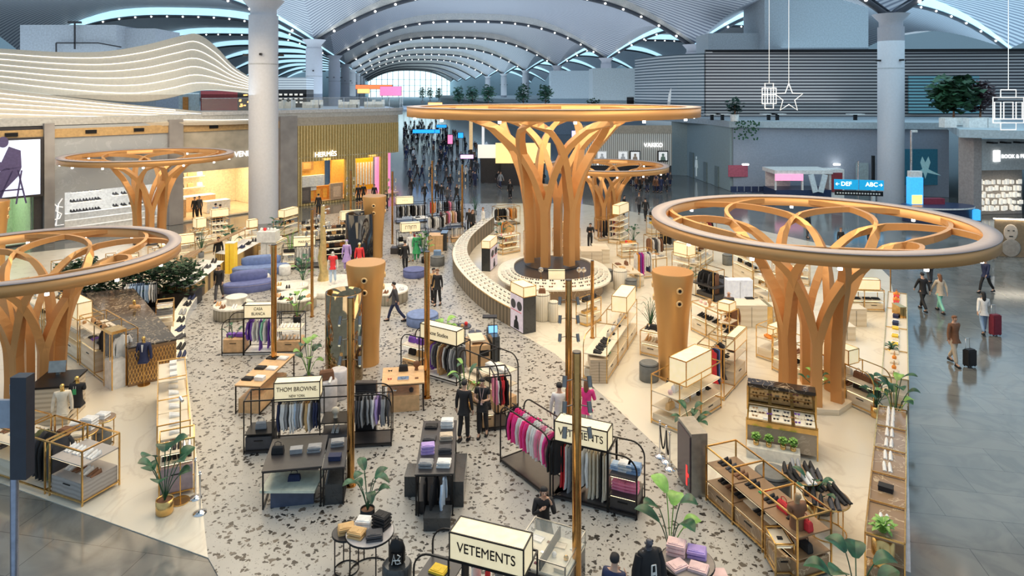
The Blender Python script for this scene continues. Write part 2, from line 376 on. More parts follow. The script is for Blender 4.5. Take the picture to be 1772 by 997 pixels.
obj('shell', MB().lathe(0, 0, [(.66, 0), (.66, 3.1), (.6, 3.1), (.6, 2.6)], 36, cap=False), MIR, t); obj('inner_well', MB().cyl(0, 0, 2.5, .6, .15, 30), BLK, t)
p = P(622, 452)
t = thing('mirror_column', 'black glossy cylinder with mirrored side behind the purple mannequin', 'column', (p.x, p.y, 0))
obj('shell', MB().lathe(0, 0, [(.82, 0), (.82, 2.9), (.75, 2.9), (.75, 2.5)], 36, cap=False), mat('black_gloss', (.012, .012, .015), .08), t); obj('inner_well', MB().cyl(0, 0, 2.4, .75, .15, 30), BLK, t)
# ------------------------------------------------------------------ left row of shops
def X_(px, Y): return (px-CX)*Y/FPX
def lerp(a, b, t): return a+(b-a)*t
FA, FB = Vector((X_(-140, 41), 41, 0)), Vector((X_(505, 60), 60, 0))     # straight run of the facade
FD = (FB-FA).normalized(); FN = Vector((FD.y, -FD.x, 0)); FROT = math.atan2(FD.y, FD.x)
def fpx(px):                                                    # distance along the facade where pixel column px meets it
    k = (px-CX)/FPX; return (FA.x-k*FA.y)/(k*FD.y-FD.x)
CONC = mat('concrete_pier', (.34, .32, .31), .6, kind=None, noise=.12, scale=.8)
FW = thing('shop_front', 'long row of luxury shop fronts under the white canopies at the left', 'shop front', FA, FROT); FW['kind'] = 'structure'
def fbox(name, x0, x1, y0, y1, z0, z1, m, parent=FW, ym=0):     # facade frame: x along, y towards the back
    return obj(name, MB().box((x0+x1)/2, (y0+y1)/2+ym, z0, abs(x1-x0), abs(y1-y0), z1-z0), m, parent)
def zf(py, px): s = fpx(px); Y = FA.y+FD.y*s; return HC-(py-YH)*Y/FPX
TOPZ = 7.9
def opening(x0, x1, w0, w1, z0, z1, m, name='front_panel'):     # wall x0..x1 with a hole w0..w1, z0..z1
    b = MB()
    for a, c, e, f in ((x0, w0, 0, TOPZ), (w1, x1, 0, TOPZ), (w0, w1, 0, z0), (w0, w1, z1, TOPZ)):
        if c-a > .01 and f-e > .01: b.box((a+c)/2, .15, e, c-a, .3, f-e)
    return obj(name, b, m, FW)
def room(x0, x1, z0, z1, dep, mw, mf, light, col):
    b = MB().box((x0+x1)/2, dep, z0, x1-x0, .1, z1-z0).box(x0, dep/2+.3, z0, .1, dep-.5, z1-z0).box(x1, dep/2+.3, z0, .1, dep-.5, z1-z0).box((x0+x1)/2, dep/2+.3, z1, x1-x0, dep-.5, .1)
    obj('shop_interior', b, mw, FW); obj('shop_floor', MB().box((x0+x1)/2, dep/2+.3, z0-.12, x1-x0, dep-.5, .1), mf, FW)
    l = bpy.data.lights.new('shop_light', 'AREA'); l.shape = 'RECTANGLE'; l.size = (x1-x0)*.8; l.size_y = dep*.6; l.energy = light; l.color = col
    o = bpy.data.objects.new('shop_light', l); COL.objects.link(o); o.parent = FW; o.location = ((x0+x1)/2, dep/2+.3, z1-.1)
# bays: video screen, grey marble, beige stone, ribbed gold
GMAR = mat('grey_marble_wall', (.40, .43, .46), .4, kind='dmarble', col2=(.48, .51, .54), p=.5)
BEIG = mat('beige_stone_wall', (.50, .45, .36), .5, noise=.12, scale=1)
RIB = mat('gold_ribs', (.52, .39, .14), .4, .4, kind='vslat', p=1.15, col2=(.22, .15, .05))
e = [fpx(p) for p in (-140, 74, 92, 290, 314, 482, 511)]
opening(e[0], e[1], fpx(-60), fpx(58), .1, 3.4, DARK)
opening(e[2], e[3], fpx(112), fpx(286), .25, zf(325, 200), GMAR)
opening(e[4], e[5], fpx(316), fpx(476), .1, zf(292, 400), BEIG)
for a, c in ((1, 2), (3, 4), (5, 6)): fbox('pier', e[a], e[c], -.35, .4, 0, 8.1, CONC)
hb = mat('wood_header', (.55, .36, .16), .5)
for a, c in ((0, 1), (2, 3), (4, 5)):
    fbox('header_band', e[a], e[c], -.12, .05, 7.1, 7.7, hb)
    for k in (.3, .72): fbox('header_lamp', lerp(e[a], e[c], k)-.35, lerp(e[a], e[c], k)+.35, -.2, -.12, 7.3, 7.55, BLK)
room(fpx(-60), fpx(58), .1, 3.4, 5, mat('green_lit_wall', (.6, .72, .5)), WHT, 60, (.8, 1, .8))
room(fpx(112), fpx(286), .25, zf(325, 200), 6, WHT, WHT, 150, (1, 1, 1))
room(fpx(316), fpx(476), .1, zf(292, 400), 7, mat('cream_wall', (.85, .72, .5)), mat('shop_floor_tan', (.7, .55, .36), .2), 420, (1, .85, .6))
# curved ribbed front: follows an arc from FB to the corner at x=690
arc = [FB.copy()]
ang = math.radians(41)
for i in range(20):
    ang += math.radians(.4 if i < 12 else 9); arc.append(arc[-1]+Vector((math.cos(ang), math.sin(ang), 0))*(.85 if i < 12 else .6))
ribm = mat('gold_panel', (.42, .32, .12), .5, .2)
RF = thing('shop_front', 'gold ribbed curved shop front at the corner with two warm lit openings', 'shop front', (0, 0, 0)); RF['kind'] = 'structure'
def ribbon_wall(pts, z0, z1, m, name, th=.3, par=RF): return obj(name, MB().ribbon([Vector((p.x, p.y, z0)) for p in pts], [Vector((p.x, p.y, z1)) for p in pts], -th), m, par)
def at_px(px):                                                   # index position on arc whose projection is px
    for i in range(len(arc)-1):
        q0 = CX+arc[i].x*FPX/arc[i].y; q1 = CX+arc[i+1].x*FPX/arc[i+1].y
        if q0 <= px <= q1 or i == len(arc)-2: return arc[i].lerp(arc[i+1], (px-q0)/(q1-q0)), i
def sub(pa, pb):
    A, i = at_px(pa); B, j = at_px(pb); return [A]+[arc[k] for k in range(i+1, j+1)]+[B]
wz0, wz1 = ZY(352, 61), ZY(278, 62); dz1 = ZY(275, 64)
for pa, pb, z0, z1 in ((506, 521, 0, 7.2), (521, 598, 0, wz0), (521, 598, wz1, 7.2), (598, 614, 0, 7.2), (614, 659, dz1, 7.2), (659, 671, 0, 7.2), (671, 689, dz1+.3, 7.2)):
    ribbon_wall(sub(pa, pb), z0, z1, ribm, 'panel_wall')
b = MB()
full = sub(506, 689)
L_ = 0
for i in range(len(full)-1):
    d = (full[i+1]-full[i]); n = max(1, int(d.length/.26))
    for k in range(n):
        p = full[i]+d*(k/n); px = CX+p.x*FPX/p.y; nn = Vector((d.y, -d.x, 0)).normalized()*.05
        segs = [(0, wz0), (wz1, 7.2)] if 521 < px < 598 else [(dz1, 7.2)] if 614 < px < 659 else [(dz1+.3, 7.2)] if px > 671 else [(0, 7.2)]
        for z0, z1 in segs: b.box(p.x+nn.x, p.y+nn.y, z0, .1, .1, z1-z0, math.atan2(d.y, d.x))
obj('vertical_ribs', b, mat('rib_brass', (.78, .62, .3), .4, .4), RF)
ribbon_wall(sub(506, 689), 7.2, 7.95, mat('header_grey', (.45, .40, .33)), 'header_band', .34)
def shift(pts, k, z=0): return [Vector((p.x-k*FN.x, p.y-k*FN.y, z)) for p in pts]
YEL = mat('yellow_wall', (.88, .60, .18), .5)
ribbon_wall(shift(sub(515, 604), 4), 0, 7, YEL, 'shop_interior'); ribbon_wall(shift(sub(606, 668), 3), 0, 6, mat('orange_wall', (.85, .48, .12)), 'shop_interior')
ribbon_wall(shift(sub(668, 692), 1.5), 0, 6, mat('pink_screen', (1, .25, .5), .5, emit=.9), 'screen')
obj('shop_floor', MB().prism([(p.x, p.y) for p in sub(515, 690)]+[(p.x, p.y) for p in shift(sub(515, 690), 4)][::-1], wz0-.1, wz0), mat('shop_floor_tan'), RF)
obj('shop_ceiling', MB().prism([(p.x, p.y) for p in sub(515, 690)]+[(p.x, p.y) for p in shift(sub(515, 690), 4)][::-1], wz1+.3, wz1+.4), WHT, RF)
for px, e_ in ((558, 240), (638, 200)):
    q = at_px(px)[0]; area('shop_light', (q.x-1.8*FN.x, q.y-1.8*FN.y, wz1+.2), 4, e_, (1, .78, .4), sy=2.5)
q = at_px(561)[0]; dq = math.atan2(full[5].y-full[4].y, full[5].x-full[4].x)
text('HERMÈS', .62, mat('white_sign', (1, 1, 1), .5, emit=2.5), RF, (q.x+.25*FN.x, q.y+.25*FN.y, ZY(267, 62)), (PI/2, 0, dq))
text('BOTTEGA VENETA', .64, mat('white_sign'), FW, (fpx(398), -.1, zf(268, 400)), xs=.92)
# YSL-like interlaced monogram: three crossing strokes
b = MB(); mx, mz = fpx(99), zf(368, 99)
b.tube([(mx+.28, -.1, mz+.95), (mx+.05, -.1, mz+.6), (mx-.1, -.1, mz-.9)], .04, 6).tube([(mx-.35, -.1, mz+.8), (mx, -.1, mz+.4)], .04, 6)
b.tube([(mx+.3, -.14, mz+.35), (mx-.05, -.14, mz+.45), (mx-.12, -.14, mz+.15), (mx+.22, -.14, mz-.1), (mx+.1, -.14, mz-.4), (mx-.3, -.14, mz-.45)], .04, 6)
b.tube([(mx+.05, -.18, mz-.1), (mx-.2, -.18, mz-.85), (mx+.35, -.18, mz-.85)], .035, 6); obj('monogram', b, mat('white_decal', (1, 1, 1), .5, emit=.5), FW)
# video screen
scr = thing('video_screen', 'large bright video screen with a seated figure at the left edge', 'screen', FA, FROT)
s0, s1 = fpx(-110), fpx(66); zz0, zz1 = zf(338, 30), zf(242, 30)
obj('frame', MB().box((s0+s1)/2, -.25, zz0-.15, s1-s0+.4, .35, zz1-zz0+.3), DARK, scr)
obj('panel', MB().box((s0+s1)/2, -.45, zz0, s1-s0, .06, zz1-zz0), mat('screen_white', (.72, .80, 1), .4, emit=.75), scr)
fx = fpx(18); INK = mat('screen_ink', (.10, .08, .2), .5)
b = MB(); q = lambda *pts: b.prism([(0, 0)], 0, 0)
def flat(b, pts): b.add([(x, -.5, z) for x, z in pts], [tuple(range(len(pts)))])
zc = zf(300, 18)
flat(b, [(fx-.5+.3*math.cos(a*PI/8), zc+2.1+.36*math.sin(a*PI/8)) for a in range(16)])
flat(b, [(fx-.2, zc+1.8), (fx+.45, zc+1.5), (fx+.5, zc+.4), (fx-.1, zc+.3), (fx-.9, zc+.2), (fx-1.4, zc+1.0), (fx-1.2, zc+1.2), (fx-.6, zc+.8)])
flat(b, [(fx+.5, zc+.4), (fx+.3, zc-.2), (fx-.4, zc-1.0), (fx-.6, zc-1.6), (fx-1.2, zc-1.2), (fx-1.5, zc-.4), (fx-.4, zc+.4)])
for a, c in ((.3, .75), (.0, -.9), (.5, .2)): flat(b, [(fx+a-.05, zc+.2), (fx+a+.05, zc+.2), (fx+c+.05, zc-2.0), (fx+c-.05, zc-2.0)])
flat(b, [(fx-.8, zc-1.0), (fx+.6, zc-1.0), (fx+.6, zc-1.1), (fx-.8, zc-1.1)])
obj('seated_figure_image', b, INK, scr)
# ------------------------------------------------------------------ upper terrace at the left, wavy canopies
CAN = mat('canopy_cream', (.66, .58, .46), .5, noise=.03)
LINE = mat('canopy_light_line', (1, .97, .9), .5, emit=1.1)
def spl(pts, n=40):                                               # Catmull-Rom through (x, y) points
    pts = [pts[0]]+list(pts)+[pts[-1]]; out = []; m = len(pts)-3
    for i in range(n+1):
        t = i/n*m; k = min(int(t), m-1); f = t-k; a, b_, c, d = [Vector(pts[k+j]) for j in range(4)]
        out.append(.5*((2*b_)+(c-a)*f+(2*a-5*b_+4*c-d)*f*f+(3*b_-a-3*c+d)*f**3))
    return out
top = spl([(-60, 82), (0, 84), (100, 90), (180, 89), (250, 78), (310, 63), (342, 59), (375, 82), (405, 115), (440, 138)])
bot = spl([(-60, 146), (0, 153), (90, 164), (180, 173), (240, 176), (290, 170), (330, 160), (360, 155), (400, 156), (440, 159)])
def canopy(top, bot, Y0, Y1, lean, lines, label, tail=None):
    t = thing('wavy_canopy', label, 'canopy', PZ(0, 150, Y0))
    o = Vector(t.location)
    A = []; B = []
    for i, (a, c) in enumerate(zip(top, bot)):
        Y = lerp(Y0, Y1, i/(len(top)-1)); A.append(PZ(a.x, a.y, Y+lean)-o); B.append(PZ(c.x, c.y, Y)-o)
    obj('skin', MB().ribbon(B, A, -.25), CAN, t)
    for k in range(1, lines+1):
        f = k/(lines+1); n = len(A) if not tail else int(len(A)*tail(f))
        pts = [b_.lerp(a, f)+Vector((.0, -.06, .05)) for a, b_ in zip(A, B)][:n]
        obj('light_line', MB().tube(pts, .032, 5), LINE, t)
    return t
canopy(top, bot, 50, 62, 1.5, 6, 'upper wavy cream canopy with glowing lines, humped at its right end')
top2 = spl([(-60, 146), (0, 154), (100, 166), (200, 178), (300, 188), (380, 196), (440, 201)])
bot2 = spl([(-60, 219), (0, 217), (100, 216), (200, 214), (300, 212), (380, 211), (440, 209)])
canopy(top2, bot2, 42, 57, 3, 6, 'lower cream canopy with glowing lines above the shop fronts', lambda f: min(1, .52+1.2*(1-f)))
struct('wall_left', MB().prism([(FA.x, FA.y), (FB.x, FB.y)]+[(p.x, p.y) for p in arc[1:]]+[(arc[-1].x-4, arc[-1].y+14), (-160, 92), (-160, 40)], 7.95, 8.45), mat('slab_edge', (.5, .5, .48)))
b = MB()
edge = [FB-FD*8, FB]+arc[1:]
for i in range(len(edge)-1): b.bar(edge[i]+Vector((0, 0, 8.5)), edge[i+1]+Vector((0, 0, 8.5)), .14, .3)
struct('trim_61', b, mat('terrace_kerb', (.6, .6, .6)))
t = thing('glass_railing', 'clear glass railing along the upper terrace edge above the ribbed shop', 'railing', (edge[0].x, edge[0].y, 8.6))
o = Vector(t.location)
obj('glass_panels', MB().ribbon([p+Vector((0, 0, 8.65))-o for p in edge], [p+Vector((0, 0, 9.7))-o for p in edge]), GLASS, t)
obj('handrail', MB().tube([p+Vector((0, 0, 9.72))-o for p in edge], .03, 6), CHR, t)
for i, p in enumerate(edge[1::3]): obj('post', MB().bar(p+Vector((0, 0, 8.6))-o, p+Vector((0, 0, 9.7))-o, .05), CHR, t)
# block building upper left and its rail
t = thing('service_block', 'plain blue-grey box building behind the upper wavy canopy', 'building', (X_(118, 66), 68, 8.4))
c = Vector(t.location)
obj('volume', MB().box(0, 0, 0, 9.4, 4, ZY(43, 66)-8.4), mat('block_paint', (.50, .54, .60)), t)
obj('side_volume', MB().box(6, 2, 0, 3.4, 5, ZY(50, 68)-8.4), mat('block_paint2', (.44, .48, .54)), t)
b = MB(); z = 6.0
b.bar((-.9, -2.4, 5.2), (-.9, -2.4, z+.6), .1).bar((-.9, -2.4, z+.6), (3.2, -2.4, z+.6), .12).bar((3.2, -2.4, z+.6), (5.4, -2.4, z+.2), .12).bar((.9, -2.4, z), (.9, -2.4, z+2.6), .12).box(.9, -2.4, z+2.5, 1.2, .3, .2)
obj('roof_railing', b, DARK, t)
# red wall room and cafe front under the hump
t = thing('lounge_room', 'dark red walled room under the hump of the wavy canopy', 'room', (X_(375, 66), 66, 8.45))
obj('red_wall', MB().box(.3, 0, 0, 3.6, .3, 1.9), mat('dark_red', (.28, .04, .05)), t); obj('glass_front', MB().box(-2.6, -.2, 0, 2.0, .08, 1.7), mat('bluegrey_glass', (.5, .6, .65), .1), t)
obj('wood_panel', MB().box(-2.9, -.3, 0, .5, .1, 1.3), cm((.6, .25, .06)), t); obj('shelf_wall', MB().box(3.1, 0, 0, 2.0, .3, 1.9), DARK, t)
b = MB()
for i in range(14): b.box(2.3+R.random()*1.6, -.2, .2+R.random()*1.5, .2, .05, .12)
obj('warm_lamps', b, mat('amber', (1, .5, .15), emit=2), t)
t = thing('bar_pavilion', 'dark bar with lit windows and slatted white roof beside the left columns', 'pavilion', (X_(503, 80), 80, 8.45))
obj('slat_roof', MB().box(0, 0, 2.1, 4.6, 3, 1.4), mat('slat_white', (.7, .72, .72), kind='hslat', p=1.1, col2=(.3, .33, .36)), t)
obj('bar_body', MB().box(0, 0, 0, 4.6, 2.8, 2.1), BLK, t)
b = MB()
for r_ in range(3):
    for k in range(7): b.box(-1.9+k*.6, -1.45, .5+r_*.45, .35, .06, .2)
obj('window_panes', b, mat('pale_lit', (.9, .85, .75), emit=.55), t)
# lounge armchairs and crowd shapes on the terrace
def armchair():
    t = MB(); t.box(0, 0, .15, .8, .75, .28).box(0, .33, .15, .8, .12, .65).box(-.36, 0, .15, .1, .75, .5).box(.36, 0, .15, .1, .75, .5); return t
for i, px in enumerate((448, 462, 484, 500, 534, 548, 596, 612, 640, 656)):
    Y = 64+i*.6; o = link('armchair', cached('armchair', armchair), cm((.78, .76, .68)), None); o.location = (X_(px, Y), Y, 8.46)
    o.rotation_euler.z = R.choice((0, PI/2, -PI/2)); o.scale = (1.25, 1.25, 1.25)
    tag(o, 'cream lounge armchair, %s from the left along the terrace railing' % nth(i), 'armchair', 'armchairs on the terrace')
# left side further along the hall
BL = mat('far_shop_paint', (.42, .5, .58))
def hbox(u, v, w, d, z0, z1): 
    p = hall(u, v); return MB().box(p.x, p.y, z0, w, d, z1-z0, .19)
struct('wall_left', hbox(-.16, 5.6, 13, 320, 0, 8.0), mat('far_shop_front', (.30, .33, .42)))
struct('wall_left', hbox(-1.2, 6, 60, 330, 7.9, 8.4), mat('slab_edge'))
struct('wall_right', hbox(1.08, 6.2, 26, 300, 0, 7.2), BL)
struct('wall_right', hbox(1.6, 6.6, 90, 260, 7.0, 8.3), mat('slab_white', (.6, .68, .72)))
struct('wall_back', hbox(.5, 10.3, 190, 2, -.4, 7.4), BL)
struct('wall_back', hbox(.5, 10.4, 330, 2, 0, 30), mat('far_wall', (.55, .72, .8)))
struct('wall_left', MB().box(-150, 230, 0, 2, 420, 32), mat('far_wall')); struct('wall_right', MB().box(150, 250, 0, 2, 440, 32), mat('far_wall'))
# illuminated shop signs and screens deep in the concourse
def sign_box(px, py, Y, w, h, m, label, cat='sign'):
    p = PZ(px, py, Y); t = thing('hanging_sign', label, cat, p); obj('casing', MB().box(0, .1, -h/2, w+.1, .15, h+.1), BLK, t); obj('face', MB().box(0, 0, -h/2+.05, w, .08, h), m, t)
    fz = (8.45 if px < 690 else 7.4) if p.z > 7 else -.02; obj('posts', MB().bar((-w*.4, .15, fz-p.z), (-w*.4, .15, 0), .06).bar((w*.4, .15, fz-p.z), (w*.4, .15, 0), .06), BLK, t)
    return t
BLUE = mat('sign_blue', (.02, .35, 1), emit=1.3); PINK = mat('sign_pink', (1, .2, .4), emit=1.3)
sign_box(733, 228, 100, 3.2, .5, BLUE, 'left of the two blue direction signs in the crowded concourse'); sign_box(753, 228, 101, 1.4, .5, BLUE, 'right one of the paired blue direction signs in the concourse')
sign_box(764, 219, 125, 1.8, .5, BLUE, 'farther small blue direction sign above the crowd')
sign_box(797, 235, 80, .6, .6, BLUE, 'small square blue sign beside the bronze ring')
sign_box(779, 242, 85, .6, 1.1, PINK, 'red standing poster screen at the right side of the crowd')
sign_box(808, 272, 74, 1.4, .4, mat('lilac_screen', (.9, .5, .9), emit=1.4), 'lilac lit low screen among the concourse shoppers')
sign_box(647, 151, 130, 7, .8, mat('orange_red_sign', (1, .22, .08), emit=1.2), 'orange red lit shop sign at the far end of the left terrace')
sign_box(676, 158, 128, 4, 1.7, PINK, 'pink and white advertising screen below the far arches'); sign_box(629, 158, 125, 2.2, .8, mat('amber'), 'small amber lit menu board at the far terrace')
sign_box(753, 180, 125, 2.6, .4, mat('amber'), 'amber strip sign below the far trees')
# small facades hiding behind the largest tree: lit shops
for i, (px, py, Y, w, h, c, e_, lb) in enumerate(((905, 265, 74, 6, 2.2, (1, .75, .3), .9, 'warm yellow lit shop bay seen between the ribs of the largest tree'), (850, 262, 76, 3, 1.5, (.9, .85, .75), .7, 'white lit display bay left of the largest rib tree'),
        (815, 225, 80, .4, 4.6, (.9, .6, .3), .4, 'orange brown slim post left of the largest rib tree'), (836, 240, 79, .3, 4.8, (.9, .9, .9), .5, 'white slim post left of the largest rib tree'), (1000, 235, 90, 1.6, 1.3, (.55, .5, 1), 1.6, 'violet lit beaded screen seen through the largest tree'))):
    p = PZ(px, py, Y); t = thing('display_bay', lb, 'display', (p.x, p.y, 0)); obj('panel', MB().box(0, 0, p.z-h/2, w, .3, h), mat('bay%d' % i, c, emit=e_), t)
    if p.z-h/2 > .2: obj('support', MB().box(0, .3, 0, w*.8, .2, p.z-h/2+.3), DARK, t)
# ------------------------------------------------------------------ right side: slatted wall shop, service wall, mezzanine
def wall_px(name, pts, m, th=.3, z0=0):                           # pts: (px, Y, ztop)
    A = [Vector((X_(x, Y), Y, z0)) for x, Y, z in pts]; B = [Vector((X_(x, Y), Y, z)) for x, Y, z in pts]
    return struct(name, MB().ribbon(A, B, th), m)
TEAL = mat('teal_grey_wall', (.34, .44, .47), .5, noise=.04); TEAL2 = mat('blue_grey_wall', (.33, .38, .47), .5, noise=.04)
wall_px('wall_right', [(1163, 84, 6.6), (1193, 83, 7.1), (1268, 70, 7.1)], TEAL); wall_px('wall_right', [(1268, 70, 6.55), (1400, 69, 6.6), (1640, 66, 6.6)], TEAL2)
t = thing('shop', 'white diagonal patterned shop front with framed portraits, left of the restroom wall', 'shop front', (X_(1085, 76), 76, 0))
VK = 76
obj('pattern_wall', MB().box(0, 0, 2, 10, .4, 3.7), mat('diagonal_white', (.8, .8, .76), .5, kind='vslat', p=1.4, col2=(.3, .28, .25)), t)
obj('header', MB().box(0, 0, 5.6, 10, .5, .9), mat('header_grey'), t); obj('dark_base', MB().box(0, .2, 0, 10, .3, 2.1), DARK, t)
text('VAKKO', .62, mat('white_sign'), t, (2.9, -.35, ZY(251, 76)))
for i, (px, c) in enumerate(((1041, (.8, .82, .85)), (1077, (.75, .76, .78)), (1098, (.5, .38, .3)), (1146, (.2, .3, .25)))):
    f = MB().box(X_(px, 76)-t.location.x, -.32, ZY(279, 76), 1.15, .08, 1.2); fr = obj('poster_frame', f, BLK if i > 1 else WHT, t)
    x = X_(px, 76)-t.location.x; zz = ZY(277, 76)
    obj('poster', MB().box(x, -.37, zz, .95, .03, .95), mat('poster_pale', (.85, .87, .88), emit=.5), fr)
    q = MB().ball(x, -.4, zz+.62, .15, n=8, sy=.1); flat_ = [(x-.3, -.4, zz), (x+.3, -.4, zz), (x+.22, -.4, zz+.4), (x, -.4, zz+.5), (x-.22, -.4, zz+.4)]
    q.add(flat_, [(0, 1, 2, 3, 4)]); obj('poster_figure', q, cm(c), fr)
# pictograms, doors
def on_wall(px, py, off=.42):                                     # point on the restroom wall
    A = Vector((X_(1193, 83), 83, 0)); B = Vector((X_(1268, 70), 70, 0)); d = B-A; k = (px-CX)/FPX
    s = (A.x-k*A.y)/(k*d.y-d.x); p = A+d*s; n = Vector((d.y, -d.x, 0)).normalized(); return Vector((p.x, p.y, HC-(py-YH)*p.y/FPX))+n*off, math.atan2(d.y, d.x)
PALE = mat('pale_decal', (.62, .72, .74), emit=.25)
for px, woman, lb in ((1180, 1, 'large pale woman pictogram beside the restroom entrance'), (1211, 0, 'slim pale man pictogram right of the restroom door')):
    p, a = on_wall(px, 305); hgt = 2.2*1.2 if woman else 2.4
    t = thing('restroom_pictogram', lb, 'pictogram', (p.x, p.y, .35), a)
    b = MB().ball(0, 0, hgt*.9, .2, n=10, sy=.2)
    if woman: b.add([(-.18, 0, hgt*.8), (.18, 0, hgt*.8), (.5, 0, hgt*.35), (-.5, 0, hgt*.35), (-.18, 0.03, hgt*.8), (.18, .03, hgt*.8), (.5, .03, hgt*.35), (-.5, .03, hgt*.35)], [(0, 1, 2, 3), (7, 6, 5, 4), (0, 4, 5, 1), (1, 5, 6, 2), (2, 6, 7, 3), (3, 7, 4, 0)])
    else: b.box(0, 0, hgt*.45, .4, .04, hgt*.35)
    for s in (-1, 1): b.box(s*.12, 0, 0, .13, .04, hgt*.5); b.box(s*.33, 0, hgt*.42, .1, .04, hgt*.38, ry=-s*.2)
    obj('figure', b, PALE, t)
for i, (px, w, h) in enumerate(((1202, 1.3, 3.0), (1226, .9, 2.3), (1246, .9, 2.2))):
    p, a = on_wall(px, 310, .3); struct('door_%d' % (i+1), MB().box(p.x, p.y, 0, w, .3, h, a), mat('door_teal', (.20, .27, .29)))
p = PZ(1277, 296, 69.5); o = obj('notice_panel', MB().box(0, 0, -.6, 2, .1, 1.2), cm((.5, .12, .18))); o.location = p; tag(o, 'dark red notice panel on the blue-grey wall right of the restrooms', 'panel')
t = thing('wall_door', 'tall pale door in the blue-grey wall left of the right column', 'door', (X_(1492, 67.2), 67.2, 0), -.05); obj('leaf', MB().box(0, 0, 0, 1.2, .1, 3.2), mat('door_pale', (.45, .55, .58)), t)
for i, px in enumerate((1448, 1290)): t = thing('wall_lamp', 'small white wall lamp %s the white service kiosk' % ['above right of', 'above left of'][i], 'lamp', PZ(px, 286, 67.6)); obj('head', MB().box(0, 0, 0, .6, .2, .15), LG, t); obj('arm', MB().box(0, .4, 0, .08, .8, .08), CHR, t)
t = thing('white_fin', 'tall white curved fin sculpture in front of the curved louvres', 'sculpture', (X_(1151, 84), 81.5, 7.3)); obj('blade', MB().tube([(0, 0, 0), (-.15, 0, 1.2), (0, 0, 2.7), (.15, 0, 3.4)], [.1, .2, .16, .02], 8), WHT, t)
# mezzanine deck with planters, louvred building
struct('wall_right', MB().prism([(X_(1030, 96), 96), (X_(1160, 84), 84), (X_(1225, 76), 76), (X_(1262, 69.5), 69.5), (X_(1640, 65.5), 65.5), (X_(1660, 54), 54), (X_(1900, 50), 50), (140, 50), (140, 130), (30, 130)], 6.6, 7.25), mat('mezz_edge', (.47, .55, .60)))
LOU = mat('louvre_screen', (.55, .52, .50), .5, kind='hslat', p=.82, col2=(.02, .02, .03))
LOUG = mat('louvre_glass', (.25, .55, .6), .3, kind='hslat', p=.82, col2=(.03, .06, .08))
ZT = 15.6
t = thing('louvred_building', 'long building clad in dark horizontal louvres above the right mezzanine', 'building', (0, 0, 7.25))
crv = [Vector((X_(px, Y), Y, 0)) for px, Y in ((1102, 96), (1120, 92), (1145, 88), (1175, 85), (1220, 83))]
obj('curved_louvres', MB().ribbon(crv, [p+Vector((0, 0, 15-7.25)) for p in crv], .3), mat('louvre_curve', (.50, .55, .58), .5, kind='hslat', p=.82, col2=(.06, .1, .13)), t)
str_ = [Vector((X_(1220, 83), 83, 0)), Vector((X_(1520, 83), 83, 0))]
s2_ = [Vector((X_(1520, 83), 83, 0)), Vector((X_(1960, 80), 80, 0))]
for nm, pp in (('flat_louvres', str_), ('far_louvres', s2_)): obj(nm, MB().ribbon(pp, [p+Vector((0, 0, ZY(90, 83)-7.25)) for p in pp], .3), LOU, t)
obj('glazed_louvres', MB().box(X_(1640, 82), 81.6, .4, 10, .2, 4.6), LOUG, t)
obj('roof_edge', MB().bar(str_[0]+Vector((0, 0, 8)), s2_[1]+Vector((0, 0, 8)), .5, .35), BLK, t)
t = thing('plant_room', 'plain pale grey box rising above the louvred building', 'building', (X_(1390, 92), 92, 15.2))
obj('volume', MB().box(0, 0, 0, 13.5, 8, 9.5), mat('grey_box', (.46, .52, .56)), t)
obj('lower_volume', MB().box(-10, 1, 0, 7, 6, 2.9), mat('grey_box2', (.50, .57, .61)), t)
for px, Y, w, h, lb in ((1075, 100, 9, 6.4, 'pale box pavilion below the right roof valleys'), (1010, 130, 13, 7, 'pale teal hall block behind the mezzanine trees')):
    t = thing('pavilion', lb, 'building', (X_(px, Y), Y, 7.3)); obj('volume', MB().box(0, 0, 0, w, 5, h), mat('pavilion_paint', (.48, .58, .62)), t); obj('doorway', MB().box(w*.1, -2.55, 0, 1, .1, 2.2), BLK, t)
# BOOK & PRESS shop
t = thing('shop', 'bright shop with a grey fascia reading BOOK & PRESS at the right edge', 'shop front', (X_(1735, 55), 55, 0), .12); BP = t
obj('fascia', MB().box(.6, 0, 3.9, 5.2, .3, 2.5), mat('fascia_grey', (.5, .52, .52)), t); obj('side_pier', MB().box(-2.4, .6, 0, .7, 1.6, 7), mat('pier_taupe', (.38, .33, .31)), t)
obj('logo_tile', MB().box(-.7, -.2, 4.6, .55, .08, .9), mat('white_sign'), t); text('BOOK & PRESS', .42, mat('white_sign'), t, (1.1, -.2, 5.0))
b = MB()
for r_ in range(5):
    for k in range(16): b.box(-1.7+k*.28+R.random()*.1, .8+R.random()*.5, .4+r_*.55, .18, .2, .25+.2*R.random())
obj('stocked_shelves', b, mat('pale_lit'), t)['kind'] = 'stuff'; obj('back_wall', MB().box(.6, 1.6, 0, 5.2, .2, 3.9), cm((.45, .4, .36)), t)
for k in range(4): obj('fascia_lamp', MB().box(-1.4+k*1.2, -.5, 6.1, .4, .7, .12), BLK, t)
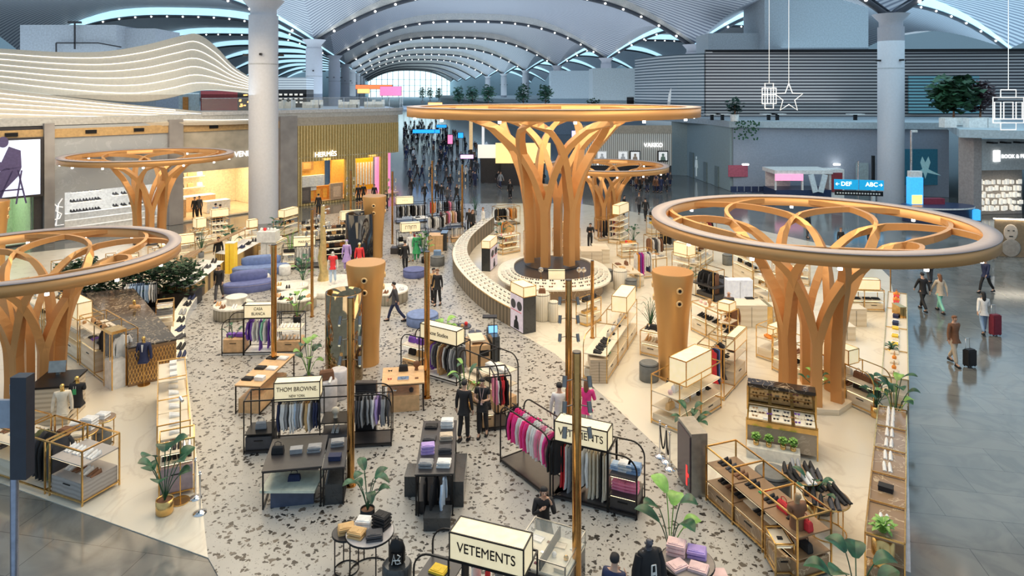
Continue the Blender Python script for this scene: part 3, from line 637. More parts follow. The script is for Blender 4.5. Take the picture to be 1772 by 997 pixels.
# mural screen, bar counter, kiosk, signs, lamp mast, framed portrait
t = thing('mural_panel', 'dark teal mural with a winged shape on the wall right of the grey column', 'mural', PZ(1600, 320, 66.0))
obj('panel', MB().box(0, 0, 0, 4.4, .12, 3.5), mat('mural_teal', (.02, .14, .22), .4, emit=.15), t)
b = MB(); flat(b, [(0, .6), (-.5, 2.2), (-.3, 2.8), (0, 2.2), (.3, 2.8), (.5, 2.2)]); flat(b, [(-.2, 1.2), (-1.6, .9), (-1.2, 1.1), (-.2, 1.6)]); flat(b, [(.2, 1.2), (1.6, .9), (1.2, 1.1), (.2, 1.6)])
w = obj('winged_shape', b, mat('mural_pale', (.3, .55, .6), emit=.3), t); w.location.y = .38
t = thing('bar_kiosk', 'dark curved bar counter with a blue lit end, below the mural', 'bar', P(1622, 382))
obj('counter', MB().lathe(0, 0, [(2.7, 0), (2.7, 1.1), (2.8, 1.15), (2.8, 1.25)], 36, 1.0, .55), mat('navy_body', (.03, .05, .12), .3), t); obj('counter_band', MB().lathe(0, 0, [(2.82, 1.1), (2.82, 1.22)], 36, 1.0, .55), WHT, t)
obj('blue_end', MB().box(2.4, -.6, .2, .9, .6, .8, -.3), mat('blue_lit', (.05, .4, .9), emit=1), t); obj('back_bar', MB().box(-.5, .6, 1.2, 2.6, .6, .5), cm((.25, .03, .06)), t)
obj('lit_tower', MB().box(-1.5, .5, 1.2, 1, .6, 2.2), mat('blue_lit'), t); obj('tower_top', MB().box(-1.5, .5, 3.4, .9, .5, .5), WHT, t); obj('orange_panel', MB().box(-1.5, .18, 1.3, .8, .05, .7), mat('amber'), t)
t = thing('service_kiosk', 'white service kiosk with a pink fascia and slanted panels by the teal wall', 'kiosk', (X_(1378, 66), 64.5, 0))
obj('base', MB().box(-.6, 0, 0, 5.2, 3, 1.1), mat('navy_body'), t); obj('roof', MB().box(-.6, 0, 2.6, 5.4, 3.2, .35), WHT, t); obj('pink_fascia', MB().box(-2, -1.65, 2.0, 2.6, .1, .6), mat('pink_lit', (1, .35, .55), emit=.9), t)
obj('opening_frame', MB().box(-3.2, -1.5, 1.1, .15, .15, 1.5).box(-.7, -1.5, 1.1, .15, .15, 1.5).box(-1.9, 1.3, 1.1, 2.4, .1, 1.5), WHT, t)
for x, a in ((.2, -.25), (1.1, .25)): obj('slanted_panel', MB().box(x, -1.75, .9, .5, .08, 1.7, ry=a), mat('pale_panel', (.75, .85, .9)), t)
obj('tower', MB().box(2.6, -.6, 0, 1.4, 1.4, 3.0), WHT, t); obj('tower_screen', MB().box(2.6, -1.35, .9, 1.0, .06, 1.8), mat('dark_red', (.28, .04, .05)), t)
t = thing('direction_sign', 'blue direction sign reading DEF and ABC on a slim pole', 'sign', (X_(1486, 58), 58, 0), -.22)
obj('pole', MB().tube([(0, .1, 0), (0, .1, 4.3)], .06, 8), CHR, t)
BS = mat('sign_blue2', (.01, .33, .62), emit=.7)
for s, tx in ((-1, 'DEF'), (1, 'ABC')):
    pn = obj('sign_panel', MB().box(s*1.0, 0, 1.85, 1.9, .12, .85), BS, t); text(tx, .5, mat('white_sign'), pn, (s*1.0, -.07, 2.32)); text('→' if s > 0 else '←', .4, mat('white_sign'), pn, (s*1.7, -.07, 2.3))
obj('lower_panel', MB().box(0, 0, 1.35, 3.8, .1, .4), BLK, t)
b = MB()
for k in range(16): b.box(-1.7+k*.22, -.07, 1.48, .12, .03, .12)
obj('gate_marks', b, WHT, t)
t = thing('lamp_mast', 'tall slim grey mast with a small camera on top at the right', 'mast', (X_(1577, 60), 60, 0)); obj('pole', MB().tube([(0, 0, 0), (0, 0, ZY(226, 60))], .1, 10), CHR, t); obj('camera_head', MB().box(.25, 0, ZY(229, 60), .5, .2, .2), WHT, t)
t = thing('signage_mast', 'dark slim mast with white lower section left of the grey right column', 'mast', (X_(1511, 61), 61, 0)); obj('pole', MB().box(0, 0, 0, .25, .25, 2.2), WHT, t); obj('upper_mast', MB().box(0, 0, 2.2, .22, .22, 2.3), BLK, t)
p = P(1748, 444); t = thing('portrait_board', 'standing board with a pale smiling portrait at the right edge', 'poster', (p.x, p.y, 0), -.2)
obj('board', MB().box(0, 0, 0, 1.7, .12, 2.3), cm((.28, .2, .12)), t); b = MB(); b.ball(0, -.07, 1.5, .4, 1.3, n=12, sy=.05); obj('face_image', b, cm((.75, .62, .5)), t)
b = MB(); b.ball(0, -.1, .55, .55, 1, n=12, sy=.04); obj('robe_image', b, cm((.4, .35, .3)), t); obj('light_bar', MB().box(0, -.1, 2.32, 1.9, .1, .05), GLOWW, t)
b = MB(); b.box(-.14, -.12, 1.6, .1, .03, .05).box(.14, -.12, 1.6, .1, .03, .05).box(0, -.12, 1.25, .2, .03, .05); obj('facial_marks', b, BLK, t)
# ------------------------------------------------------------------ hanging outline ornaments
def outline(name, label, px, py, Y, strokes, ztop=24):
    p = PZ(px, py, Y); t = thing(name, label, 'hanging decoration', p); m = mat('ornament_white', (1, .97, .9), emit=.8)
    b = MB()
    for s in strokes: b.tube([(x, 0, z) for x, z in s], .035, 5)
    obj('outline', b, m, t); obj('wire', MB().tube([(0, 0, max(z for s in strokes for x, z in s)), (0, 0, ztop-p.z)], .018, 5), m, t)
st = [(1.05*(1 if k % 2 == 0 else .42)*math.sin(k*PI/5), 1.05*(1 if k % 2 == 0 else .42)*math.cos(k*PI/5)) for k in range(11)]
outline('star_ornament', 'white outline star hanging before the louvred building', 1365, 170, 48, [st])
def rc(x0, z0, x1, z1): return [(x0, z0), (x1, z0), (x1, z1), (x0, z1), (x0, z0)]
outline('gift_ornament', 'white outline gift box hanging left of the star', 1331, 166, 48, [rc(-.5, -.55, .5, .55), rc(-.12, -.55, .12, .55), rc(-.3, -.9, .3, .9), rc(-.5, .1, .5, .55)])
outline('suitcase_ornament', 'white outline suitcase hanging by the right edge', 1745, 190, 44, [rc(-1.0, -.85, 1.0, .8), rc(-.5, .8, .5, 1.3), rc(-.9, -.6, -.5, .5), rc(-.3, -.6, .3, .5), rc(.5, -.6, .9, .5), rc(-.5, -.85, .5, -1.3), [(-1, -.6), (1, -.6)]])
# ------------------------------------------------------------------ colours by name
C = dict(black=(.015, .015, .018), white=(.85, .85, .84), cream=(.8, .72, .58), grey=(.32, .33, .35), charcoal=(.07, .07, .08), navy=(.02, .03, .09), blue=(.12, .22, .6),
         pale_blue=(.5, .65, .85), red=(.75, .04, .05), pink=(.95, .28, .45), hot_pink=(.95, .05, .3), blush=(.88, .62, .6), lilac=(.5, .36, .75), purple=(.2, .08, .5), magenta=(.6, .03, .4),
         brown=(.22, .1, .05), tan=(.6, .35, .16), camel=(.7, .45, .2), beige=(.62, .52, .4), green=(.05, .4, .15), mint=(.3, .7, .55), yellow=(.9, .62, .05), orange=(.9, .32, .05),
         gold=(.8, .52, .18), silver=(.6, .6, .62), denim=(.25, .38, .58), maroon=(.2, .02, .04), olive=(.2, .2, .08))
def CN(k): return k.replace('_', ' ')
def cmat(k): return BRASS if k == 'gold' else CHR if k == 'silver' else cm(C[k])
# ------------------------------------------------------------------ small goods (cached meshes, base at z = 0, front towards -y)
def g_body(levels, ny=18, rip=0, seed=0):
    r_ = random.Random(seed); b = MB(); rows = []
    ph = r_.random()*6
    for z, w, t in levels:
        rows.append([((t+rip*(1 if w > .1 else 0)*.5*math.sin(5*a+ph)*(-z))*math.cos(a), w*math.sin(a), z) for a in [k*2*PI/ny for k in range(ny)]])
    n = ny; b.add([v for r in rows for v in r], [(i*n+k, i*n+(k+1) % n, (i+1)*n+(k+1) % n, (i+1)*n+k) for i in range(len(rows)-1) for k in range(n)], True)
    b.add(rows[0], [tuple(range(n))]); b.add(rows[-1], [tuple(range(n))[::-1]])
    return b
def garment(kind, s):
    if kind == 'trousers':
        b = MB()
        for y in (-.09, .09): b.add(*(lambda g: (g.v, g.f, True))(g_body([(-.12, .08, .025), (-.2, .1, .035), (-.6, .085, .035), (-1.02, .09, .04)], 12, .02, s))) if 0 else None
        for y in (-.085, .085):
            g = g_body([(-.12, .085, .025), (-.2, .095, .04), (-.6, .08, .035), (-1.02, .085, .04)], 12, .02, s); b.add([(v[0], v[1]+y, v[2]) for v in g.v], g.f, True)
        return b
    L = {'shirt': .9, 'jacket': .95, 'coat': 1.12, 'dress': 1.2}[kind]; w = {'shirt': .19, 'jacket': .22, 'coat': .22, 'dress': .17}[kind]; t = .03 if kind == 'shirt' else .045
    b = g_body([(-.05, .05, .02), (-.09, .08, .025), (-.14, w, t*.8), (-.3, w, t), (-.5, w*.95, t), (-L*.85, w*1.05, t*1.1), (-L, w*(1.5 if kind == 'dress' else 1.12), t*1.25)], 18, .04, s)
    if kind != 'dress':
        for sg in (-1, 1): b.tube([(0, sg*w*.9, -.14), (.01, sg*(w+.06), -.3), (.02*sg, sg*(w+.08), -.5), (.02, sg*(w+.07), -L*.9)], [.05, .05, .045, .04], 8)
    return b
def hangerm(): return MB().tube([(0, 0, .015), (0, .02, .03), (0, .03, .01), (0, 0, -.03), (0, 0, -.07)], .006, 5).tube([(0, -.17, -.12), (0, 0, -.065), (0, .17, -.12)], .01, 5)
def foldm():
    b = MB(); prof = [(-.17, 0), (-.18, .02), (-.17, .045), (.15, .05), (.165, .025), (.15, 0)]
    b.add([(x, y, z) for y in (-.13, .13) for x, z in prof], [(0, 1, 2, 3, 4, 5), (11, 10, 9, 8, 7, 6)]+[(i, i+6, (i+1) % 6+6, (i+1) % 6) for i in range(6)])
    return b.box(-.01, 0, .05, .28, .2, .012).box(-.03, -.03, .06, .12, .1, .008)
def shoem(k):
    b = MB(); rows = []
    heel = {'sneaker': 0, 'heel': .07, 'loafer': .015}[k]
    for i in range(9):
        f = i/8; y = .14-.28*f; w = .036+.014*math.sin(PI*(f*.8+.1))-.008*(f > .95); h = (.095 if k == 'sneaker' else .07)*(1-f)**.7*(1 if f > .45 or k != 'heel' else .5)+.032; z0 = heel*max(0, 1-f*1.6)
        rows.append([(w*math.cos(a), y, z0+max(0, math.sin(a))*h+(0 if math.sin(a) > 0 else 0)) for a in [t*2*PI/10 for t in range(10)]])
    b.add([v for r in rows for v in r], [(i*10+t, i*10+(t+1) % 10, (i+1)*10+(t+1) % 10, (i+1)*10+t) for i in range(8) for t in range(10)]+[tuple(range(10)), tuple(range(80, 90))[::-1]], True)
    if k == 'heel': b.tube([(0, .12, 0), (0, .11, heel+.01)], [.006, .02], 6)
    else: b.box(0, 0, -.0, .085, .29, .022)
    return b
def bagm():
    b = MB(); pr = [(.15, .06, 0), (.155, .07, .03), (.14, .06, .17), (.125, .03, .21)]
    vs = [(sx*w, sy*d, z) for w, d, z in pr for sx, sy in ((-1, -1), (1, -1), (1, 1), (-1, 1))]
    b.add(vs, [(i*4+k, i*4+(k+1) % 4, i*4+4+(k+1) % 4, i*4+4+k) for i in range(3) for k in range(4)]+[(3, 2, 1, 0), (12, 13, 14, 15)])
    return b.box(0, -.062, .06, .1, .015, .05)
def bagh(): return MB().tube([(-.08, 0, .2), (-.075, 0, .28), (0, 0, .32), (.075, 0, .28), (.08, 0, .2)], .009, 6)
def capm():
    b = MB(); b.lathe(0, 0, [(.09, 0), (.095, .03), (.08, .08), (.04, .11), (.003, .12)], 14); b.add([(.085*math.cos(a), .085*math.sin(a), .012) for a in [PI+k*PI/8 for k in range(9)]]+[(.08*math.cos(a), .08*math.sin(a)-.09, .0) for a in [PI+k*PI/8 for k in range(9)]], [(i, i+1, i+10, i+9) for i in range(8)]); return b
def glassesm():
    b = MB()
    for s in (-1, 1):
        b.add([(s*.037+.03*math.cos(k*PI/5), -.002, .03+.024*math.sin(k*PI/5)) for k in range(10)], [tuple(range(10))]).bar((s*.068, 0, .04), (s*.066, .12, .04), .005)
    return b.bar((-.012, 0, .036), (.012, 0, .036), .006)
def bottlem(): return MB().lathe(0, 0, [(.03, 0), (.032, .01), (.032, .1), (.012, .12), (.012, .15), (.016, .15), (.016, .17)], 12)
def boxm(): return MB().box(0, 0, 0, .3, .2, .09).box(0, 0, .09, .31, .21, .025)
def traym(): return MB().box(0, 0, 0, .36, .26, .02).box(-.175, 0, .02, .01, .26, .015).box(.175, 0, .02, .01, .26, .015).box(0, .125, .02, .36, .01, .015).box(0, -.125, .02, .36, .01, .015)
def bustm(): return MB().lathe(0, 0, [(.07, 0), (.06, .03), (.05, .1), (.1, .14), (.11, .2), (.09, .28), (.03, .31)], 14, 1, .7)
def walletm(): return MB().box(0, 0, 0, .11, .09, .02).box(0, -.02, .02, .1, .04, .006)
def balld(): return MB().cyl(0, 0, 0, .06, .015, 16).lathe(0, 0, [(.06, .015), (.075, .06), (.06, .11), (.02, .135)], 16)
GOODS = dict(fold=('folded_top', 'folded top', foldm, .055, .36), sneaker=('sneaker', 'sneaker', lambda: shoem('sneaker'), .1, .1), heel=('high_heel_shoe', 'high heeled shoe', lambda: shoem('heel'), .1, .1),
             loafer=('loafer', 'loafer', lambda: shoem('loafer'), .1, .1), bag=('handbag', 'handbag', bagm, .3, .3), cap=('cap', 'peaked cap', capm, .12, .2), glasses=('sunglasses', 'pair of sunglasses', glassesm, .06, .14),
             bottle=('bottle', 'small bottle', bottlem, .17, .07), box=('gift_box', 'lidded box', boxm, .11, .31), tray=('display_tray', 'display tray', traym, .035, .36), head=('display_bust', 'display bust', bustm, .31, .2),
             wallet=('wallet', 'small leather wallet', walletm, .03, .12), dome=('ornament', 'round ornament', balld, .13, .15), pot=None)
CAT = dict(fold='clothing', sneaker='shoe', heel='shoe', loafer='shoe', bag='bag', cap='cap', glasses='sunglasses', bottle='bottle', box='box', tray='tray', head='bust', wallet='wallet', dome='ornament')
def good(kind, color, loc, rz, label, group, s=1):
    nm, noun, fn, hh, ww = GOODS[kind]
    o = link(nm, cached(kind, fn), cmat(color)); o.location = loc; o.rotation_euler.z = rz; o.scale = (s, s, s)
    if kind == 'bag': link('handle', cached('bag_handle', bagh), cm(tuple(c*.6 for c in C[color])), o)
    return tag(o, label, CAT[kind], group)
def put_row(spec, org, dx, rz, where, n0=0, group=None, yj=.02, s=1):
    """spec 'kind:colour*n ...' laid along dx from org; labels count along the row"""
    toks = spec.split(); L = dx.length; cnt = {}; total = {}
    for tk in toks: total[tk.split('*')[0]] = total.get(tk.split('*')[0], 0)+1
    for i, tk in enumerate(toks):
        kc, _, n = tk.partition('*'); n = int(n or 1); kind, _, color = kc.partition(':')
        if kind == '_': continue
        p = org+dx*((i+.5)/len(toks)); nm = CN(color); rr = rz+R.uniform(-.1, .1); i = cnt.get(kc, 0); cnt[kc] = i+1
        ordn = (nth(i)+' ') if total[kc] > 1 else ''
        noun = GOODS[kind][1]
        if kind in ('sneaker', 'heel', 'loafer'):
            sd = Vector((math.cos(rz), math.sin(rz), 0))
            for sg, lr in ((-1, 'left'), (1, 'right')):
                good(kind, color, p+sd*(.06*sg*s), rr, '%s %s %s of %spair, %s' % (lr, nm, noun, ordn, where), group or 'shoes '+where, s)
        elif kind in ('fold', 'box') and n > 1:
            for k in range(n): good(kind, color, p+Vector((R.uniform(-.01, .01), R.uniform(-.01, .01), k*(.075 if kind == 'fold' else .115)*s)), rr, '%s %s, %s from bottom of %spile, %s' % (nm, noun, nth(k), ordn, where), group or 'piles '+where, s)
        else: good(kind, color, p, rr, ('%s %s, %s from left, %s' % (nm, noun, nth(i), where)) if total[kc] > 1 else '%s %s, %s' % (nm, noun, where), group or noun+' row '+where, s)
def put_rail(spec, a, b, rz, where, hang=True):
    toks = []
    for tk in spec.split():
        kc, _, n = tk.partition('*'); toks += [kc]*int(n or 1)
    d = b-a; cnt = {}; tot = {k: toks.count(k) for k in toks}
    for i, kc in enumerate(toks):
        kind, _, color = kc.partition(':'); sd = R.randrange(3)
        o = link({'shirt': 'hanging_shirt', 'jacket': 'hanging_jacket', 'coat': 'hanging_coat', 'dress': 'hanging_dress', 'trousers': 'hanging_trousers'}[kind], cached('%s%d' % (kind, sd), lambda: garment(kind, sd)), cmat(color))
        o.location = a+d*((i+.5)/len(toks)); o.rotation_euler.z = rz+R.uniform(-.22, .22); o.scale = (.75, 1, R.uniform(.92, 1.08))
        j = cnt.get(kc, 0); cnt[kc] = j+1
        tag(o, ('%s %s, %s such one from left, %s' % (CN(color), kind, nth(j), where)) if tot[kc] > 1 else 'the only %s %s %s' % (CN(color), kind, where), 'clothing', 'clothes '+where)
        if hang: link('hanger', cached('hanger', hangerm), BLK, o)
# ------------------------------------------------------------------ display racks
def Fx(name, label, cat, a, b, group=None):
    """fixture whose front base edge runs from pixel a to pixel b on the ground; local x along it, y away from the camera"""
    A, B = P(*a), P(*b); d = B-A; t = thing(name, label, cat, (A+B)/2, math.atan2(d.y, d.x), group); return t, d.length
def lw(t, x, y, z):                                              # local to world for a fixture rotated about z
    a = t.rotation_euler.z; return Vector((t.location.x+x*math.cos(a)-y*math.sin(a), t.location.y+x*math.sin(a)+y*math.cos(a), z))
def light_box(t, x, y, z, w, d, h, txt=None, size=.2, m=GLOW, fm=None, side=0, rows=None, inkm=None, xs=.84):
    s = obj('light_box', MB().box(x, y, z, w, d, h), m, t); e = MB(); fm = fm or BLK
    for i in (-1, 1):
        for j in (-1, 1):
            e.bar((x+i*w/2, y+j*d/2, z), (x+i*w/2, y+j*d/2, z+h), .025); e.bar((x-w/2, y+i*d/2, z+h/2+j*h/2), (x+w/2, y+i*d/2, z+h/2+j*h/2), .025); e.bar((x+i*w/2, y-d/2, z+h/2+j*h/2), (x+i*w/2, y+d/2, z+h/2+j*h/2), .025)
    obj('light_box_frame', e, fm, s)
    if txt:
        for k, (tx, sz, dz) in enumerate(rows or [(txt, size, 0)]):
            if side: text(tx, sz, inkm or BLK, s, (x+side*(w/2+.006), y, z+h/2+dz), (PI/2, 0, side*PI/2))
            else: text(tx, sz, inkm or BLK, s, (x, y-d/2-.006, z+h/2+dz), xs=xs)
    return s
def rack(label, ph, a, b, dep, h, bays, sign=None, m=BLK, base=DARK, srot=0, arch=(0, 0), shelf=None, glow=True, plinthm=None, t=.03, cat='clothing rack', name='display_rack', baseh=.1):
    """bays: (x0, x1, kind, ...) fractions; kind 'rail' (spec), 'shelf' ([(z, spec), ...], plinth height)"""
    T, L = Fx(name, label, cat, a, b); f = MB(); X = lambda q: (q-.5)*L
    cuts = sorted({x for bb in bays for x in bb[:2]}|{0, 1})
    for q in cuts:
        e0 = q == 0 and arch[0]; e1 = q == 1 and arch[1]; r_ = .35 if (e0 or e1) else 0
        for y in (0, dep): f.bar((X(q), y, 0), (X(q), y, h-r_), t)
        if not r_: f.bar((X(q), 0, h), (X(q), dep, h), t)
        f.bar((X(q), 0, baseh), (X(q), dep, baseh), t)
    for y in (0, dep):
        x0, x1 = X(0)+(.35 if arch[0] else 0), X(1)-(.35 if arch[1] else 0)
        f.bar((x0, y, h), (x1, y, h), t); f.bar((X(0), y, baseh), (X(1), y, baseh), t)
        for s, ar in ((-1, arch[0]), (1, arch[1])):
            if ar:
                c = X(0)+.35 if s < 0 else X(1)-.35; pts = [(c+s*.35*math.sin(k*PI/12), y, h-.35+.35*math.cos(k*PI/12)) for k in range(7)]
                for p, q_ in zip(pts, pts[1:]): f.bar(p, q_, t)
    obj('frame', f, m, T)
    if base: obj('base_board', MB().box(0, dep/2, .02, L-.02, dep-.02, baseh-.02), base, T)
    names = {1: ['shelf'], 2: ['lower shelf', 'upper shelf'], 3: ['lowest shelf', 'middle shelf', 'top shelf'], 4: ['lowest shelf', 'second lowest shelf', 'third shelf', 'top shelf']}
    nb = [x for x in bays if x[2] == 'shelf']; nr = [x for x in bays if x[2] == 'rail']
    for bi, bb in enumerate(bays):
        x0, x1 = X(bb[0]), X(bb[1]); a_ = T.rotation_euler.z
        if bb[2] == 'rail':
            obj('hanging_rail', MB().tube([(x0, dep/2, h-.1), (x1, dep/2, h-.1)], .014, 6), m, T)
            for x in (x0, x1): pass
            which = ['left', 'right', 'far right'][nr.index(bb)] if len(nr) > 1 else ''
            put_rail(bb[3], lw(T, x0+.05, dep/2, h-.1), lw(T, x1-.05, dep/2, h-.1), a_, ('on the %s rail of ' % which if which else 'on the rail of ')+ph)
        else:
            sh, pl = bb[3], bb[4]; bn = ['left', 'right', 'far right', 'end', 'outer'][min(4, nb.index(bb))]+' ' if len(nb) > 1 else ''
            if pl:
                pb = obj('plinth_drawer', MB().box((x0+x1)/2, dep/2, baseh+.005, x1-x0-.06, dep-.06, pl), plinthm or shelf or CREAM, T)
                obj('handle', MB().box((x0+x1)/2, .02, baseh+pl*.7, min(.25, (x1-x0)*.4), .02, .02), BLK, pb)
            zs = sorted(z for z, s in sh)
            for z, sp in sh:
                fit = (x1-x0)/(.30 if L > 1.2 else .26); n0 = len(sp.split())
                if sp and not srot and name == 'display_rack' and n0 and ph[4:8] not in ('near', 'two-'): sp = ' '.join((sp.split()*4)[:max(n0, min(int(fit), n0*3))])
                if z > pl+baseh+.02:
                    q = obj('shelf', MB().box((x0+x1)/2, dep/2, z-.03, x1-x0-.035, dep-.035, .03), shelf or CREAM, T)
                    if glow: obj('shelf_light', MB().box((x0+x1)/2, .04, z-.045, x1-x0-.1, .02, .012), STRIP, q)
                if sp: put_row(sp, lw(T, x0+.05, dep*.45, z+.002 if z > pl+baseh+.02 else z+.01), lw(T, x1-.05, dep*.45, z)-lw(T, x0+.05, dep*.45, z), a_+srot, '%s%s of %s' % (bn, names[len(zs)][zs.index(z)], ph))
    if sign:
        x0, x1, z, hh, dd = sign[:5]; kw = sign[5] if len(sign) > 5 else {}
        yy = kw.pop('y', .0); light_box(T, (X(x0)+X(x1))/2, yy+dd/2, z, X(x1)-X(x0), dd, hh, fm=m, **kw)
    return T, L
def table(label, ph, a, b, dep, h, m, top=None, spec=None, name='display_table', cat='table', plinth=None, rows=1, plm=None, lower=None):
    T, L = Fx(name, label, cat, a, b); f = MB()
    for x in (-L/2, L/2):
        for y in (0, dep): f.bar((x, y, 0), (x, y, h-.04), .035)
        f.bar((x, 0, h-.05), (x, dep, h-.05), .03)
    for y in (0, dep): f.bar((-L/2, y, h-.05), (L/2, y, h-.05), .03)
    for x in (-L/2, L/2): f.bar((x, 0, .04), (x, dep, .04), .03)
    obj('frame', f, m, T); obj('tabletop', MB().box(0, dep/2, h-.035, L+.06, dep+.06, .035), top or TAN, T)
    if plinth:
        obj('lower_plinth', MB().box(0, dep*.42, 0, L*plinth[0], dep*.8, plinth[1]), plm or TAN, T)
        if lower: put_row(lower, lw(T, -L*.4, dep*.25, plinth[1]+.002), lw(T, L*.4, dep*.25, 0)-lw(T, -L*.4, dep*.25, 0), T.rotation_euler.z, 'on the lower plinth of '+ph)
    if spec:
        sp = spec if isinstance(spec, list) else [spec]
        for k, s in enumerate(sp):
            y = dep*(k+.5)/len(sp); w = 'on '+ph if len(sp) == 1 else 'in the %s row on %s' % ({2: ['front', 'back'], 3: ['front', 'middle', 'back'], 4: ['front', 'second', 'third', 'back']}[len(sp)][k], ph)
            put_row(s, lw(T, -L/2, y, h+.002), lw(T, L/2, y, 0)-lw(T, -L/2, y, 0), T.rotation_euler.z, w)
    return T, L
def round_table(label, ph, px, py, r, h, top, legm, spec=None, spread=.55, s=1):
    p = P(px, py); T = thing('round_table', label, 'table', p)
    obj('tabletop', MB().lathe(0, 0, [(r-.02, h-.04), (r, h-.03), (r, h)], 30), top, T); obj('rim', MB().lathe(0, 0, [(r+.012, h-.04), (r+.012, h-.005), (r, h-.005)], 30, cap=False), legm, T)
    for k in range(4): a = k*PI/2+.5; obj('leg', MB().tube([(r*.85*math.cos(a), r*.85*math.sin(a), 0), (r*.85*math.cos(a), r*.85*math.sin(a), h-.04)], .014, 6), legm, T)
    obj('foot_ring', MB().lathe(0, 0, [(r*.87, .0), (r*.87, .025), (r*.83, .025), (r*.83, 0)], 30, cap=False), legm, T)
    toks = (spec or '').split()
    for i, tk in enumerate(toks):
        a = i*2*PI/max(1, len(toks))+.6; rr = r*spread if len(toks) > 1 else 0
        q = Vector((p.x+rr*math.cos(a), p.y+rr*math.sin(a), h+.002)); put_row(tk, q-Vector((.01, 0, 0)), Vector((.02, 0, 0)), R.uniform(-.5, .5), ('at spot %s on ' % ['one', 'two', 'three', 'four', 'five', 'six'][i] if 0 else 'lying %s on ' % ['rear right', 'rear left', 'front left', 'front right', 'centre', 'edge'][i % 6] if len(toks) > 1 else 'on ')+ph, s=s)
    return T
def drum(label, px, py, r, h, m, name='pouf', cat='pouf', piping=True):
    p = P(px, py); t = thing(name, label, cat, p); obj('body', MB().lathe(0, 0, [(r-.03, 0), (r, .03), (r, h-.04), (r-.04, h)], 36), m, t)
    if piping: obj('seam', MB().lathe(0, 0, [(r+.004, h-.06), (r+.008, h-.05), (r+.004, h-.04)], 36, cap=False), BLK if m not in (WHT,) else CHR, t)
    return t
# ------------------------------------------------------------------ plants
def leafmesh(b, base, az, reach, rise, ln, wd, droop=.5, n=8):
    d = Vector((math.cos(az), math.sin(az), 0)); st = [base.lerp(base+d*reach+Vector((0, 0, rise)), k/4)+Vector((0, 0, .12*rise*math.sin(PI*k/4))) for k in range(5)]
    b.tube(st, .012, 5); tip = st[-1]; sd = Vector((-d.y, d.x, 0)); L_, M_, R_ = [], [], []
    for i in range(n+1):
        f = i/n; w = wd*math.sin(PI*min(1, .06+f*.94))**.7; up = ln*(.75*f-droop*f*f*1.1); c = tip+d*(ln*.75*f)+Vector((0, 0, up))
        L_.append(c+sd*w+Vector((0, 0, .25*w))); M_.append(c); R_.append(c-sd*w+Vector((0, 0, .25*w)))
    b.ribbon(L_, M_); b.ribbon(M_, R_)
def plant(label, px, py, h, n=8, pot='gold', wd=.09, ln=.42, z0=0, potr=.17, poth=.35, spread=.28, spiky=False, at=None, m=None, seed=0, bright=0):
    p = at if at is not None else P(px, py, z0); r_ = random.Random(seed+int(px)); t = thing('potted_plant', label, 'plant', (p.x, p.y, z0))
    pm = {'gold': BRASS, 'white': WHT, 'black': BLK, 'grey': cm((.2, .22, .24))}[pot]
    obj('pot', MB().lathe(0, 0, [(potr*.85, 0), (potr, .03), (potr, poth), (potr*.9, poth), (potr*.9, poth-.05)], 24), pm, t); obj('soil', MB().cyl(0, 0, poth-.07, potr*.88, .03, 16), cm(C['brown']), t)
    b = MB(); b2 = MB()
    for k in range(n):
        az = k*2.4+r_.random()*.5; f = (k+.5)/n
        leafmesh(b2 if (bright and k % bright == 0) else b, Vector((0, 0, poth-.05)), az, spread*(1.2-.7*f)*(.7+.6*r_.random()), (h-poth)*(.35+.6*f), ln*(.8+.4*r_.random()), (.018 if spiky else wd*1.5), .35+.4*r_.random())
    obj('foliage', b, m or LEAF, t)
    if b2.v: obj('bright_leaves', b2, LEAF2, t)
    return t
# ------------------------------------------------------------------ poles with spotlights, stanchions
def light_pole(label, px, py, z=4.9, n=3, m=None, low=False, r=.09):
    p = P(px, py); t = thing('spotlight_pole', label, 'light pole', p); m = m or MC['pole_brass']
    obj('pole', MB().tube([(0, 0, 0), (0, 0, z)], r, 20), m, t); obj('top_cap', MB().cyl(0, 0, z, r*.95, .02, 20), DARK, t); obj('base_plate', MB().cyl(0, 0, 0, r*1.5, .02, 20), m, t)
    for k in range(n):
        zz = z-.55-k*.52
        for s in (-1, 1):
            b = MB(); b.tube([(s*r, -.02, zz), (s*(r+.12), -.08, zz)], .012, 5); b.tube([(s*(r+.15), -.05, zz+.09), (s*(r+.17), -.13, zz-.11)], .05, 10)
            q = obj('spotlight', b, MC['lamp_grey'], t); obj('lens', MB().ball(s*(r+.17), -.14, zz-.12, .03, n=6), GLOW, q)
    return t
mat('pole_brass', (.62, .34, .12), .16, 1); mat('lamp_grey', (.25, .24, .23), .35, .7)
def stanchion(label, px, py, at=None):
    p = at or P(px, py); t = thing('stanchion_post', label, 'stanchion', p)
    obj('post', MB().tube([(0, 0, .02), (0, 0, .95)], .022, 10), CHR, t); obj('base', MB().lathe(0, 0, [(.16, 0), (.16, .015), (.06, .05), (.025, .07)], 24), CHR, t); obj('finial', MB().ball(0, 0, .985, .035, n=8).cyl(0, 0, .93, .04, .015), CHR, t); return p
def rope(label, p, q, sag=.35):
    pts = [p.lerp(q, k/12)+Vector((0, 0, .9-sag*math.sin(PI*k/12))) for k in range(13)]; o = Vector(pts[0]); q = tag(link('barrier_rope', MB().tube([x-o for x in pts], .02, 8).mesh('rope'), BLK), label, 'rope'); q.location = o; return q
